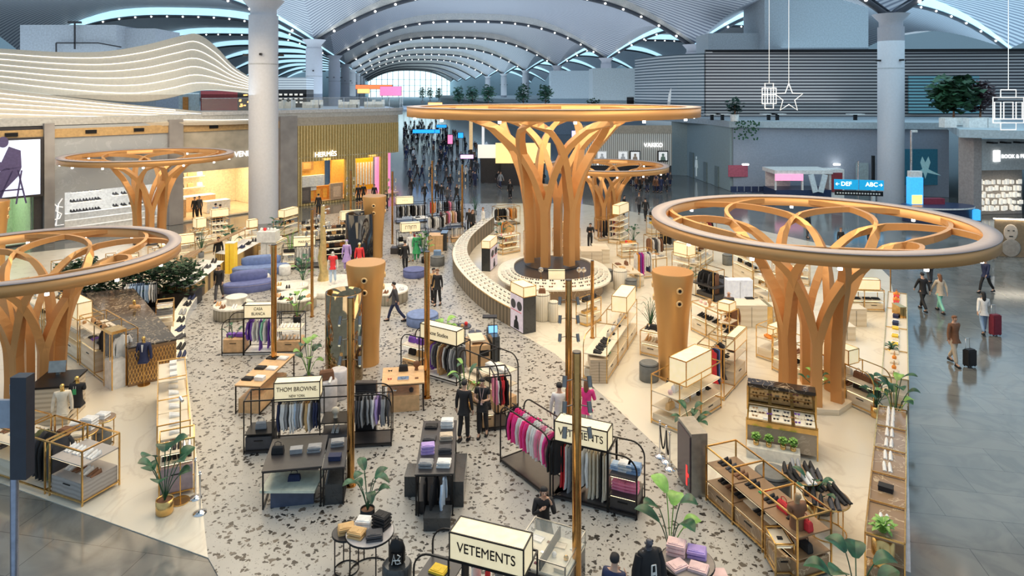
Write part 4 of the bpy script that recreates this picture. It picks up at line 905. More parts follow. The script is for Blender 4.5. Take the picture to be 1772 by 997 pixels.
# ------------------------------------------------------------------ people and mannequins
FIGC = {}
def skin(verts, edges, rad, root=0, sub=1):
    me = bpy.data.meshes.new('skel'); me.from_pydata(verts, edges, []); o = bpy.data.objects.new('skel', me); COL.objects.link(o)
    o.modifiers.new('s', 'SKIN').use_smooth_shade = True
    sv = me.skin_vertices[0].data
    for i, r_ in enumerate(rad): sv[i].radius = r_ if isinstance(r_, tuple) else (r_, r_)
    for i in range(len(verts)): sv[i].use_root = (i == root)
    sm = o.modifiers.new('u', 'SUBSURF'); sm.levels = sub; sm.render_levels = sub
    dg = bpy.context.evaluated_depsgraph_get(); out = bpy.data.meshes.new_from_object(o.evaluated_get(dg)); bpy.data.objects.remove(o)
    for p in out.polygons: p.use_smooth = True
    return out
def figure(pose):
    """cached meshes for one pose; faces -y; 1.75 tall. pose = (stride, left arm, right arm, lean, sit)"""
    if pose in FIGC: return FIGC[pose]
    stride, la, ra, lean, head = pose
    V, E, Rd = [], [], []
    def v(p, r, par=None):
        V.append(tuple(p)); Rd.append(r); i = len(V)-1
        if par is not None: E.append((par, i))
        return i
    lz = math.radians(lean); tl = lambda x, y, z: (x, (y)*math.cos(lz)-(z-.95)*math.sin(lz), .95+(z-.95)*math.cos(lz)+y*math.sin(lz))
    pel = v((0, 0, .95), .115); s1 = v(tl(0, 0, 1.12), .115, pel); ch = v(tl(0, -.005, 1.3), .13, s1); ub = v(tl(0, 0, 1.42), .09, ch); nk = v(tl(0, .0, 1.5), .052, ub)
    hx = -.03-head*.05
    h0 = v(tl(0, hx*.5, 1.57), .058, nk); h1 = v(tl(0, hx, 1.64), .084, h0); h2 = v(tl(0, hx+.01, 1.71), .075, h1)
    nose = v(tl(0, hx-.1, 1.635), .014, h1)
    legs = []
    if stride == 'sit': stridef = 0
    for s, st in ((-1, 0), (1, 0)) if stride == 'sit' else ((-1, stride), (1, -stride)):
        if stride == 'sit':
            hp = v((s*.09, 0, .88), .082, pel); kn = v((s*.1, -.43, .87), .058, hp); an = v((s*.1, -.43, .44), .038, kn); to = v((s*.11, -.58, .39), .034, an); legs.append((hp, kn, an, to)); continue
        hp = v((s*.09, 0, .88), .082, pel); kn = v((s*.1, -st*.18-.03*abs(st), .49), .056, hp); an = v((s*.1, -st*.32+(.12 if st < 0 else 0), .09+(.06 if st < 0 else 0)), .038, kn); to = v((s*.11, -st*.32-.15+(.12 if st < 0 else 0), .04+(.02 if st < 0 else 0)), .034, an); legs.append((hp, kn, an, to))
    A = {'down': ((.06, 0, -.29), (.02, -.04, -.25)), 'swingf': ((.05, -.12, -.26), (0, -.14, -.21)), 'swingb': ((.06, .12, -.26), (.01, .04, -.25)), 'phone': ((.05, -.08, -.27), (-.1, -.22, .05)),
         'hip': ((.17, .06, -.22), (-.14, -.06, -.19)), 'pull': ((.06, .1, -.26), (.05, .12, -.22)), 'chest': ((.07, -.1, -.25), (-.14, -.12, .16)), 'face': ((.05, -.17, -.22), (-.08, -.04, .25))}
    arms = []
    for s, a in ((-1, la), (1, ra)):
        sh = v(tl(s*.17, 0, 1.43), .056, ub); u, f = A[a]; S_ = Vector(V[sh]); el = S_+Vector((s*(u[0]), u[1], u[2])); wr = el+Vector((s*f[0], f[1], f[2]))
        e_ = v(el, .042, sh); w_ = v(wr, .026, e_); fd = Vector((s*f[0], f[1], f[2])).normalized(); pm = v(wr+fd*.06, (.032, .02), w_)
        sd = fd.cross(Vector((s, .3, 0))).normalized()
        for k, (o_, ln) in enumerate(((-.026, .065), (-.009, .078), (.009, .072), (.026, .055))):
            b0 = wr+fd*.085+sd*o_; k1 = v(b0+sd*o_*.3, .0095, pm); k2 = v(b0+fd*ln*.55+sd*o_*.4+Vector((-s*.008, 0, 0)), .0085, k1); v(b0+fd*ln*.95+Vector((-s*.025, 0, 0)), .007, k2)
        t1 = v(wr+fd*.035-sd*.038, .011, pm); v(wr+fd*.07-sd*.055, .009, t1)
        arms.append((sh, e_, w_))
    body = skin(V, E, Rd)
    def sub(ids, edges, extra): return skin([V[i] for i in ids], [(ids.index(a), ids.index(b)) for a, b in edges], [((Rd[i] if not isinstance(Rd[i], tuple) else Rd[i][0])*1+extra.get(i, .016)) for i in ids])
    (aL, bL, cL), (aR, bR, cR) = arms
    lo_ = v((0, 0, .84), .125); hi_ = v(tl(0, 0, 1.47), .06); wa_ = v(tl(0, 0, 1.02), .11)
    top = sub([pel, s1, ch, ub, aL, bL, cL, aR, bR, cR, lo_, hi_], [(lo_, pel), (pel, s1), (s1, ch), (ch, ub), (ub, hi_), (ub, aL), (aL, bL), (bL, cL), (ub, aR), (aR, bR), (bR, cR)], {pel: .045, s1: .03, lo_: .03, ub: .025, ch: .025})
    tee = skin([V[i] for i in (pel, s1, ch, ub, aL, aR)]+[tuple(Vector(V[aL]).lerp(Vector(V[bL]), .6)), tuple(Vector(V[aR]).lerp(Vector(V[bR]), .6)), V[lo_], V[hi_]], [(8, 0), (0, 1), (1, 2), (2, 3), (3, 4), (3, 5), (4, 6), (5, 7), (3, 9)], [.16, .145, .155, .115, .074, .074, .062, .062, .155, .076])
    ids = [pel, wa_]+[i for l in legs for i in l[:3]]
    tr = sub(ids, [(wa_, pel), (pel, legs[0][0]), (legs[0][0], legs[0][1]), (legs[0][1], legs[0][2]), (pel, legs[1][0]), (legs[1][0], legs[1][1]), (legs[1][1], legs[1][2])], {pel: .025, legs[0][2]: .028, legs[1][2]: .028, legs[0][1]: .022, legs[1][1]: .022})
    sh = MB()
    for l in legs:
        a, b = Vector(V[l[2]]), Vector(V[l[3]]); z0 = min(a.z-.09, b.z-.04)
        sh.lathe(0, 0, [(.001, 0)], 3, cap=False) if 0 else None
        rows = []
        for i in range(7):
            f = i/6; c = Vector((a.x, lerp(a.y+.06, b.y-.05, f), z0)); w = .04+.012*math.sin(PI*f)-.012*(f == 1); hh = .1-.05*f
            rows.append([c+Vector((w*math.cos(t*PI/4), 0, max(0, hh*math.sin(t*PI/4)))) for t in range(8)])
        sh.add([q for r_ in rows for q in r_], [(i*8+t, i*8+(t+1) % 8, i*8+8+(t+1) % 8, i*8+8+t) for i in range(6) for t in range(8)]+[tuple(range(8)), tuple(range(48, 56))[::-1]], True)
    hc = Vector(V[h1])+Vector((0, .015, .035)); hair = MB()
    n = 14; rows = []
    for i in range(8):
        el_ = PI/2-i*PI/11; rows.append([hc+Vector((.09*math.cos(el_)*math.cos(t*2*PI/n), .102*math.cos(el_)*math.sin(t*2*PI/n)*(1 if math.sin(t*2*PI/n) > 0 else .86), .088*math.sin(el_)-(.0 if math.sin(t*2*PI/n) > -.2 else -.02*i/3))) for t in range(n)])
    hair.add([q for r_ in rows for q in r_], [(i*n+t, i*n+(t+1) % n, i*n+n+(t+1) % n, i*n+n+t) for i in range(7) for t in range(n)], True)
    lh = MB(); lh.v = list(hair.v); lh.f = list(hair.f); lh.sm = list(hair.sm)
    q = hc+Vector((0, .045, 0)); lh.tube([q+Vector((0, 0, .02)), q+Vector((0, .03, -.1)), q+Vector((0, .04, -.22)), q+Vector((0, .03, -.34))], [.075, .08, .07, .03], 10)
    eye = MB()
    for s in (-1, 1): p = Vector(V[h1])+Vector((s*.03, -.078, .012)); eye.ball(p.x, p.y, p.z, .012, n=6)
    mo = Vector(V[h1])+Vector((0, -.076, -.045)); mouth = MB().ball(mo.x, mo.y, mo.z, .018, .3, n=6)
    ear = MB()
    for s in (-1, 1): p = Vector(V[h1])+Vector((s*.084, .01, -.005)); ear.ball(p.x, p.y, p.z, .022, 1.3, n=6, sx=.4)
    skt = MB(); hp = Vector(V[pel]); skt.lathe(0, 0, [(.12, 1.05), (.15, .95), (.22, .7), (.27, .52)], 20, cap=False)
    FIGC[pose] = dict(body=body, top=top, tee=tee, trousers=tr, shoes=sh.mesh('shoes'), hair=hair.mesh('hair'), longhair=lh.mesh('hair'), eyes=eye.mesh('eyes'), mouth=mouth.mesh('mouth'), ears=ear.mesh('ears'), skirt=skt.mesh('skirt'), V=V, palm=[V[arms[0][2]], V[arms[1][2]]])
    return FIGC[pose]
SKIN = cm((.62, .38, .27), .5); SKIN2 = cm((.45, .26, .17), .5)
WALK, STAND = (1, 'swingb', 'swingf', 3, 0), (0.12, 'down', 'down', 0, 0)
def person(label, at, rz=0, pose=STAND, top='black', legs='black', hair='black', skinm=None, s=1.0, tee=False, longh=False, face=True, skirt=None, shoes='black', group=None, name='person', cat='person', z=0):
    p = P(*at) if len(at) == 2 and not isinstance(at, Vector) else at; F = figure(pose); t = thing(name, label, cat, (p.x, p.y, z), rz, group); t.scale = (s, s, s)
    b = link('body', F['body'], skinm or SKIN, t)
    if top: link('top', F['tee' if tee else 'top'], cmat(top), t)
    if legs: link('trousers', F['trousers'], cmat(legs), t)
    if skirt: link('skirt', F['skirt'], cmat(skirt), t)
    if shoes: link('shoes', F['shoes'], cmat(shoes), t)
    if hair: link('hair', F['longhair' if longh else 'hair'], cmat(hair), t)
    if face:
        link('eyes', F['eyes'], cm(C['black']) if name == 'person' else (skinm or SKIN), b); link('ears', F['ears'], skinm or SKIN, b); link('mouth', F['mouth'], cm((.5, .15, .13)) if name == 'person' else (skinm or SKIN), b)
    return t
def suitcase(label, p, rz=0, c='black', h=.62, handle=True):
    t = thing('wheeled_suitcase', label, 'suitcase', p, rz); obj('shell', MB().box(0, 0, .05, .4, .24, h-.06).box(0, -.125, .12, .3, .02, h-.22).box(0, 0, h-.01, .34, .18, .03), cmat(c), t)
    obj('wheels', MB().ball(-.16, -.08, .03, .03, n=6).ball(.16, -.08, .03, .03, n=6).ball(-.16, .08, .03, .03, n=6).ball(.16, .08, .03, .03, n=6), BLK, t)
    if handle: obj('pull_handle', MB().tube([(-.1, .08, h), (-.1, .08, h+.4), (.1, .08, h+.4), (.1, .08, h)], .012, 6), CHR, t)
    return t
def bust_stand(label, at, rz=0, jacket='navy', tee=False, headm=None, h=1.0, stand=None, shirt=None):
    p = P(*at); F = figure(STAND); t = thing('torso_mannequin', label, 'mannequin', (p.x, p.y, 0), rz); hm = headm or MC['mannequin_gold']; sm_ = stand or BRASS
    obj('base_plate', MB().cyl(0, 0, 0, .2, .02, 24), sm_, t); obj('stand_pole', MB().tube([(0, 0, 0), (0, 0, .85)], .016, 8), sm_, t)
    V = F['V']; k = [i for i in range(len(V))]
    if 'torso' not in MESH:
        MESH['torso'] = skin([V[0], V[1], V[2], V[3], V[4], V[5], V[6], V[7], V[8]], [(i, i+1) for i in range(7)]+[(6, 8)], [.1, .115, .13, .09, .052, .058, .084, .075, .014])
    link('torso', MESH['torso'], hm, t); link('garment', F['tee' if tee else 'top'], cmat(jacket), t)
    if shirt: obj('shirt_front', MB().add([(-.04, -.15, 1.45), (.04, -.15, 1.45), (.012, -.168, 1.2), (-.012, -.168, 1.2)], [(0, 1, 2, 3)]), cmat(shirt), t)
    t.scale = (1, 1, h); return t
mat('mannequin_gold', (.85, .58, .2), .25, .9)
# ================================================================== centre: terrazzo zone
rack('black clothing rack with a two line lit sign, left of the front brass pole', 'the two-line sign rack', (422, 787), (677, 772), .75, 1.5,
     [(0, .19, 'shelf', [(.55, 'bag:grey')], .35), (.2, .51, 'rail', 'shirt:navy shirt:white*2 shirt:grey shirt:white*2 shirt:pale_blue shirt:grey*2 shirt:white shirt:camel*2 shirt:white shirt:navy*2 shirt:charcoal'),
      (.51, .70, 'shelf', [(.75, 'head:cream'), (.36, 'sneaker:white')], .25), (.72, 1, 'rail', 'shirt:charcoal*2 shirt:grey*3 shirt:white shirt:lilac shirt:grey*2 shirt:charcoal')],
     sign=(.2, .51, 1.44, .52, .4, dict(txt='x', rows=[('THOM BROWNE.', .175, .07), ('NEW YORK', .1, -.12)])), arch=(0, 1), plinthm=cm(C['charcoal']), shelf=BLK, glow=False)
table('black topped display table in front of the two-line sign rack', 'the black topped table', (455, 882), (555, 872), 1.5, .95, BLK, DARK, ['bag:black box:grey fold:grey*2'], plinth=(.75, .38), plm=mat('slate_box', (.07, .09, .15), .35), lower='_ bag:navy _')
tag(obj('white_riser', MB().box(0, 0, 0, 1.35, .9, .06), mat('pale_green_glass', (.7, .75, .62), .2)), 'pale riser board under the black topped table', 'riser').location = P(510, 862, .385) if 0 else (P(507, 862).x, P(507, 862).y, .383)
table('slim black marble side unit right of the black topped table', 'the slim side unit', (560, 876), (594, 873), 1.4, .95, BLK, DARK, ['box:navy', 'fold:grey*2'], plinth=(.9, .5), plm=mat('dark_stone', (.05, .055, .06), .15, kind='dmarble', p=2))
table('tan topped display table with folded shirts, farthest left in the terrazzo zone', 'the left tan table', (408, 716), (449, 718), 2.6, .92, BLK, TAN, ['fold:black box:white', 'fold:black fold:white', 'tray:black fold:white'], plinth=(.85, .45), plm=TAN, lower='glasses:black glasses:silver')
table('tan table with a small black bag and open tray, beside the arched rack', 'the right tan table', (662, 716), (733, 711), 1.3, .92, BLK, TAN, ['glasses:red tray:silver wallet:brown', 'glasses:black bag:black head:brown'], plinth=(.8, .5), plm=TAN, lower='dome:silver dome:charcoal')
tag(obj('black_board', MB().box(0, 0, .02, .62, .2, 1.5).box(0, -.12, 1.0, .55, .04, .3), DARK), 'black upright panel between the two-line sign rack and the right tan table', 'panel').location = P(634, 748)
rack('black rack of purple and white clothes under a stacked sign, by the mirror cylinder', 'the stacked-word sign rack', (384, 616), (520, 613), .8, 1.42,
     [(0, .27, 'shelf', [(.62, 'box:purple')], .5), (.28, .66, 'rail', 'shirt:purple*2 shirt:white*2 dress:purple shirt:mint shirt:white dress:purple shirt:lilac shirt:white'), (.68, 1, 'shelf', [(.95, 'sneaker:white'), (.5, 'sneaker:white')], .38)],
     sign=(.28, .64, 1.44, .5, .4, dict(txt='x', rows=[('CASA', .16, .1), ('BLANCA', .16, -.09)])), arch=(1, 0), plinthm=TAN, base=WHT)
rack('black rack with a mixed-case lit sign and coats, cut by the tall brass pole', 'the mixed-case sign rack', (694, 640), (790, 668), .8, 1.36,
     [(0, .34, 'shelf', [(.95, 'bag:purple'), (.5, 'bag:black bag:camel')], .3), (.4, 1, 'rail', 'coat:camel shirt:tan coat:purple jacket:grey jacket:charcoal shirt:white coat:camel jacket:brown shirt:white jacket:black coat:charcoal shirt:white jacket:grey shirt:grey jacket:charcoal')],
     sign=(.36, 1, 1.38, .5, .45, dict(txt='Acne Studios', size=.2)), base=WHT, plinthm=TAN, arch=(1, 0))
rack('black arched wire rack with tan boxes behind the two standing staff', 'the arched wire rack', (796, 690), (862, 722), .9, 1.7, [(0, .5, 'shelf', [(.8, 'fold:beige*2'), (.45, 'box:tan')], .3), (.5, 1, 'shelf', [(1.25, 'fold:white*2'), (.8, 'fold:black')], .3)], arch=(1, 1), base=CREAM, plinthm=TAN)
rack('curved black rack of pink and white tops left of the upper centre sign rack', 'the pink clothes rack', (866, 800), (952, 868), .8, 1.62, [(0, 1, 'rail', 'shirt:black shirt:hot_pink*3 shirt:white*2 jacket:hot_pink*2 shirt:white*3 shirt:pink shirt:white*2 jacket:hot_pink jacket:black*2')], arch=(1, 1))
rack('small rack of checked and red clothes on the right of the two staff', 'the checked clothes rack', (834, 748), (884, 742), .8, 1.62, [(0, .45, 'shelf', [(.35, 'shirt') if 0 else (.5, 'bag:black')], .35), (.45, 1, 'rail', 'shirt:pink shirt:white shirt:black shirt:red*2 shirt:black')], plinthm=TAN)
rack('black rack of red, black and cream clothes, its nine letter sign cut by a pole', 'the cut-sign rack', (957, 862), (1102, 900), .8, 1.45,
     [(0, .66, 'rail', 'dress:red*2 dress:white dress:grey dress:black*3 jacket:white jacket:white dress:cream*3 dress:black dress:cream*2'), (.67, 1, 'shelf', [(.92, 'fold:pale_blue*2 fold:white*3 fold:denim*3'), (.45, 'fold:pink*3')], .28)],
     sign=(.02, .66, 1.47, .48, .45, dict(txt='VETEMENTS', size=.26)), arch=(0, 1), plinthm=DARK, shelf=DARK)
rack('nearest black rack with a large nine letter lit sign, cut by the bottom edge', 'the nearest sign rack', (716, 1084), (906, 1142), .8, 1.45, [(.33, 1, 'rail', 'dress:black dress:white dress:red dress:grey dress:black dress:cream'), (0, .33, 'shelf', [(.9, 'fold:yellow')], .3)],
     sign=(.34, 1, 1.47, .5, .5, dict(txt='VETEMENTS', size=.26)), arch=(1, 0), plinthm=DARK, shelf=DARK)
table('long black bench display with two columns of folded tops, centre of the terrazzo', 'the long black bench', (720, 892), (783, 890), 2.6, 1.0, BLK, DARK, ['fold:grey*2 fold:white*2', 'fold:lilac*3 fold:charcoal*2', 'fold:charcoal fold:beige*2', 'fold:black fold:white*3'], plinth=(.95, .3), plm=DARK)
q = P(751, 888); put_rail('trousers:black shirt:black shirt:pale_blue', q+Vector((-.3, -.12, .98)), q+Vector((.35, -.12, .98)), 0, 'on the front bar of the long black bench')
tag(obj('hanging_bar', MB().tube([(q.x-.36, q.y-.12, .98), (q.x+.42, q.y-.12, .98)], .012, 6).bar((q.x-.36, q.y-.12, 0), (q.x-.36, q.y-.12, .98), .03).bar((q.x+.42, q.y-.12, 0), (q.x+.42, q.y-.12, .98), .03), BLK), 'black bar holding clothes across the front of the long black bench', 'rail')
for i, (px, py, w, d, h, lb) in enumerate(((756, 920, .62, .5, .3, 'glossy black plinth in front of the long black bench'), (710, 860, .3, .6, .5, 'black block left of the long black bench'), (790, 878, .35, 1.3, .62, 'dark stone block with gold edge right of the long black bench'))):
    p = P(px, py); tag(obj('display_plinth', MB().box(0, d/2, 0, w, d, h).box(0, d/2, h, w+.01, d+.01, .01), mat('dark_stone')), lb, 'plinth').location = p
# glass jewellery counter and the woman behind it
T, L = Fx('glass_counter', 'glass topped jewellery counter in front of the seated woman', 'counter', (886, 1032), (978, 1064))
obj('body', MB().box(0, .6, 0, L, 1.2, .62), mat('dark_stone'), T); obj('tray_bed', MB().box(0, .6, .62, L-.05, 1.15, .05), mat('ivory_velvet', (.85, .8, .66), .8), T); obj('divider', MB().box(.02, .6, .67, .03, 1.15, .22), BLK, T)
obj('glass_case', MB().box(0, .6, .67, L, 1.2, .24), GLASS, T); f = MB()
for x in (-L/2, L/2):
    for y in (0, 1.2): f.bar((x, y, .6), (x, y, .92), .02)
for z in (.62, .92): f.bar((-L/2, 0, z), (L/2, 0, z), .02).bar((-L/2, 1.2, z), (L/2, 1.2, z), .02).bar((-L/2, 0, z), (-L/2, 1.2, z), .02).bar((L/2, 0, z), (L/2, 1.2, z), .02)
obj('glass_frame', f, mat('steel_grey', (.4, .4, .38), .3, .8), T)
for k, (y, sp) in enumerate(((.2, 'wallet:tan wallet:maroon _ box:cream'), (.55, 'glasses:black wallet:silver dome:white dome:gold'), (.9, 'tray:white wallet:brown tray:cream wallet:white'))):
    put_row(sp, lw(T, -L*.45, y, .672), lw(T, L*.45, y, 0)-lw(T, -L*.45, y, 0), T.rotation_euler.z, 'in the %s row of the jewellery counter' % ['front', 'middle', 'back'][k], s=.7)
tag(obj('lit_pillar_unit', MB().box(0, 0, 0, .5, .5, .95), CREAM), 'cream unit corner beside the nearest lit sign', 'cabinet').location = P(893, 1010)
person('woman with long dark hair in a black top behind the glass jewellery counter', (940, 944), .1, ('sit', 'chest', 'face', 8, 0), 'black', 'black', 'black', longh=True, z=-.36); drum('small black stool under the woman behind the jewellery counter', 940, 938, .2, .46, DARK, 'stool', 'stool', False)
# round tables at the bottom
round_table('white round table with folded clothing piles, right of the tan hat', 'the white round table', 640, 990, .5, .86, cm((.6, .56, .55), .3), BLK, 'fold:black*4 fold:white*2 fold:camel*2 fold:charcoal*2')
round_table('small black round table carrying tan folded clothes', 'the small black table', 600, 985, .3, .8, DARK, BLK, 'fold:camel*2')
p = P(1183, 1060); round_table('dark round table with pink and purple folded tops behind the black mannequin', 'the dark pink-clothes table', 1190, 1040, .52, .8, mat('brown_grey_top', (.22, .19, .18), .3), BLK, 'fold:lilac*2 fold:blush*3 fold:blush*1 fold:blush*1', s=1.1)
tag(obj('folded_top', MB().box(0, 0, .3, .5, .4, .1).box(.02, 0, .4, .4, .3, .05), cm(C['blush'])), 'large pink folded top low at the bottom edge, right of the dark round table', 'clothing').location = P(1238, 1030)
drum('black drum stand under the pink folded top at the bottom edge', 1238, 1033, .3, .29, DARK, 'drum_stand', 'stand')
p = P(684, 1050); t = drum('dark marble drum plinth carrying the black backpack', 687, 1026, .3, .62, mat('dark_stone'), 'drum_plinth', 'plinth', False)
bp = thing('backpack', 'black backpack with white scribbled print beside the white round table', 'bag', (t.location.x, t.location.y, .62)); obj('body', MB().lathe(0, 0, [(.14, 0), (.17, .05), (.17, .3), (.12, .44), (.03, .48)], 16, 1, .65), BLK, bp)
obj('top_loop', MB().tube([(-.04, 0, .47), (0, 0, .54), (.04, 0, .47)], .01, 6), BLK, bp); obj('front_pocket', MB().box(0, -.11, .06, .22, .05, .2), BLK, bp)
b = MB(); b.tube([(-.08, -.145, .05), (-.04, -.145, .25), (0, -.145, .06)], .012, 5).tube([(-.07, -.145, .13), (.09, -.145, .14)], .012, 5).tube([(.03, -.145, .25), (.09, -.145, .22), (.04, -.145, .16), (.1, -.145, .08), (.02, -.145, .06)], .012, 5); obj('print', b, WHT, bp)
# mannequin in black, man's head at the bottom
m = person('black full mannequin in an oversized black coat with white skull-like print', (1122, 1085), .35, STAND, 'black', 'black', None, cm((.09, .09, .11), .15), name='mannequin', cat='mannequin')
F = figure(STAND); obj('long_coat', MB().lathe(0, 0, [(.27, .72), (.27, .95), (.25, 1.25), (.2, 1.43), (.08, 1.5)], 20, 1, .72), cm(C['black'], .8), m)
b = MB(); b.tube([(-.04, -.19, 1.3), (-.05, -.2, 1.1), (0, -.2, 1.0), (.05, -.2, 1.1), (.04, -.19, 1.3), (-.04, -.19, 1.3)], .015, 6).box(0, -.2, 1.12, .06, .012, .05).box(0, -.2, 1.02, .03, .012, .08); obj('print', b, WHT, m)
for s in (-1, 1): obj('wide_sleeve', MB().tube([(s*.2, 0, 1.42), (s*.27, -.01, 1.15), (s*.29, -.04, .86)], [.08, .09, .1], 10), cm(C['black'], .8), m)
person('dark haired man in a navy jacket at the bottom edge, seen from behind', (1062, 1128), PI-.5, (.1, 'phone', 'phone', 3, 0), 'navy', 'charcoal', 'black')
# plinths and figure by the mirror column
for px, py, h, lb in ((567, 708, .95, 'white drum plinth holding the brown fur bag, left of its twin'), (586, 688, .95, 'white drum plinth behind and right of the brown bag plinth')):
    drum(lb, px, py, .3, h, mat('plinth_grey', (.62, .6, .62), .4), 'drum_plinth', 'plinth', False)
b_ = P(567, 708); good('bag', 'brown', (b_.x-.03, b_.y, .952), .4, 'brown orange fur handbag on the left white drum plinth', 'bags on drum plinths', 1.5); good('heel', 'white', (b_.x+.12, b_.y-.15, .952), 0, 'white high heeled shoe beside the brown fur handbag', 'shoes on drum plinths')
good('cap', 'navy', (b_.x-.2, b_.y-.08, .952), 0, 'navy cap on the left white drum plinth edge', 'caps on drum plinths')
# blue poufs, small tables, laptop desk
BLU = mat('blue_fabric', (.14, .17, .38), .8); BLU2 = mat('light_blue_fabric', (.18, .26, .5), .8)
drum('round dark blue pouf in front of the man in black, upper centre', 717, 478, .62, .42, BLU); drum('round light blue pouf left of the tall leafy plant', 731, 560, .7, .45, BLU2)
for k, (px, py, lb) in enumerate(((800, 590, 'low round table with two glasses and red bowl near the leafy plant'), (822, 600, 'small dark round table next to the low round table'), (808, 625, 'tiny black round stool behind the mixed-case sign rack'))):
    round_table(lb, ['the low round table', 'the small dark table', 'the tiny stool'][k], px, py, (.36, .25, .22)[k], (.62, .6, .45)[k], DARK, BLK, ['dome:red bottle:silver dome:tan', 'bottle:white', ''][k], .5)
T, L = Fx('service_desk', 'dark stone service desk with tan shelves and a tablet on top', 'desk', (814, 646), (864, 641))
obj('side_panel', MB().box(L*.38, .5, 0, L*.26, 1.1, 1.25), mat('dark_stone'), T); obj('body', MB().box(-L*.15, .55, 0, L*.7, 1, .95), TAN, T); obj('upper_shelf', MB().box(-L*.2, .55, 1.05, L*.5, .8, .06).box(-L*.43, .55, .95, .04, .8, .1), CREAM, T); obj('recess', MB().box(L*.0, .04, .55, L*.3, .03, .22), BLK, T)
T2 = thing('tablet', 'blue lit tablet standing on the dark service desk', 'tablet', lw(T, L*.36, .4, 1.25), .2); obj('casing', MB().box(0, .03, 0, .36, .03, .28, rx=-.3), BLK, T2); obj('display', MB().box(0, 0, .01, .33, .01, .25, rx=-.3), mat('screen_blue', (.2, .5, .95), emit=1), T2)
T, L = Fx('floor_lamp_stand', 'thin black stand with a flat head beside the dark service desk', 'stand', (852, 662), (858, 662)); obj('pole', MB().tube([(0, 0, 0), (0, 0, 2.3)], .02, 6), BLK, T); obj('head', MB().box(-.15, 0, 2.3, .5, .3, .04), BLK, T); obj('foot', MB().cyl(0, 0, 0, .15, .015), BLK, T)
# staff, walkers in the centre
person('staff member in a black suit seen from behind, left of the lanyard man', (803, 762), PI-.3, (.1, 'down', 'down', 0, 0), 'black', 'black', 'black')
pl_ = person('staff member in a black short-sleeved top with lanyard, looking at a phone', (835, 756), -.15, (.1, 'phone', 'phone', 0, 1), 'black', 'black', 'black', tee=True)
obj('lanyard', MB().tube([(-.06, -.1, 1.48), (-.03, -.16, 1.3), (0, -.17, 1.12), (.03, -.16, 1.3), (.06, -.1, 1.48)], .006, 5).box(0, -.175, 1.02, .06, .01, .1), cm(C['blush']), pl_)
obj('phone', MB().box(-.02, -.34, 1.17, .07, .14, .012), BLK, pl_)
person('man in a dark suit walking towards the camera by the lattice counter', (379, 520), .2, WALK, 'black', 'charcoal', 'black')
person('man in a grey jacket walking left behind the middle gold column', (684, 556), -1.4, (1, 'swingf', 'swingb', 4, 0), 'charcoal', 'navy', 'black')
person('bearded man in a dark jacket standing beside the curved eyewear counter', (757, 529), -.2, STAND, 'black', 'black', 'brown')
person('person in white top near the dark haired man by the curved counter', (750, 523), .6, STAND, 'camel', 'black', 'black', s=.95)
person('man in a black suit facing away, beside the round dark blue pouf', (701, 470), PI+.5, STAND, 'black', 'black', 'black')
person('man in a white shirt leaning an arm, right of the pair in black', (836, 400), -1.2, (.1, 'hip', 'down', 0, 0), 'white', 'charcoal', 'brown')
person('woman in black with a dark bag, left of the white shirt man', (818, 405), 1, (.1, 'down', 'down', 0, 0), 'black', 'black', 'brown', longh=True); person('man in black behind the woman with the dark bag', (812, 402), .2, STAND, 'black', 'black', 'black')
# small foreground people hidden by the pole: woman in white with green bag, pink top
person('person in a white top with blue trousers behind the two brass poles', (968, 768), PI, (.1, 'down', 'down', 2, 0), 'white', 'navy', 'black'); person('person in a pink top right of the brass pole pair', (1015, 760), PI-.4, (.1, 'phone', 'down', 2, 0), 'hot_pink', 'white', 'brown', longh=True)
good('bag', 'green', P(984, 735, .75)+Vector((0, 0, 0)), 0, 'green bag carried between the two shoppers behind the poles', 'carried bags', 1.3)
# ------------------------------------------------------------------ podium with mannequins and brass trunk
p = P(577, 500); tag(obj('round_podium', MB().lathe(0, 0, [(1.75, 0), (1.8, .05), (1.8, .28), (1.75, .3)], 48), mat('podium_white', (.85, .82, .74), .3)), 'round white podium carrying the mannequins and brass trunk', 'podium').location = p
def mq(label, px, py, z, rz=0, **k): p = P(px, py, z); return person(label, p, rz, STAND, name='mannequin', cat='mannequin', z=z, **k)
PALEM = cm((.8, .78, .75), .4)
mq('pale mannequin in a red t-shirt and light jeans on the white podium', 576, 492, .3, .1, top='red', tee=True, legs='pale_blue', hair=None, skinm=PALEM, shoes='white')
mq('mannequin in a purple hooded coat left of the black cylinder', 600, 468, 0, 0, top='lilac', legs='lilac', hair='lilac', skinm=PALEM, skirt='lilac', shoes='white')
mq('mannequin with a straw coloured head, red and white top, right of the purple one', 622, 474, 0, .3, top='red', legs='white', hair='cream', skinm=MC['mannequin_gold'], shoes='white')
mq('mannequin in a long white dress and straw hat beside the green one', 711, 452, 0, 0, top='white', legs='white', hair='camel', skinm=PALEM, skirt='white', shoes='tan')
mq('mannequin in a green dress next to the white dressed mannequin', 721, 453, 0, .2, top='green', legs='green', hair='black', skinm=PALEM, skirt='green', shoes='white')
p = P(559, 485, .3); t = thing('brass_trunk_sculpture', 'slender gold tree trunk sculpture rising from the white podium', 'sculpture', p)
obj('trunk', MB().tube([(0, 0, 0), (.05, 0, .5), (-.05, 0, 1.2), (.02, 0, 2), (-.02, 0, 3.0), (0, 0, 3.9)], [.3, .22, .24, .15, .13, .1], 12), mat('pale_gold', (.85, .65, .3), .3, .7), t)
b = MB()
for k in range(12): a = k*1.3; z = 2.3+k*.14; b.tube([(0, 0, z), (.25*math.cos(a), .25*math.sin(a), z+.05)], .02, 5).ball(.3*math.cos(a), .3*math.sin(a), z+.03, .06, n=6)
obj('lamp_branches', b, CHR, t)
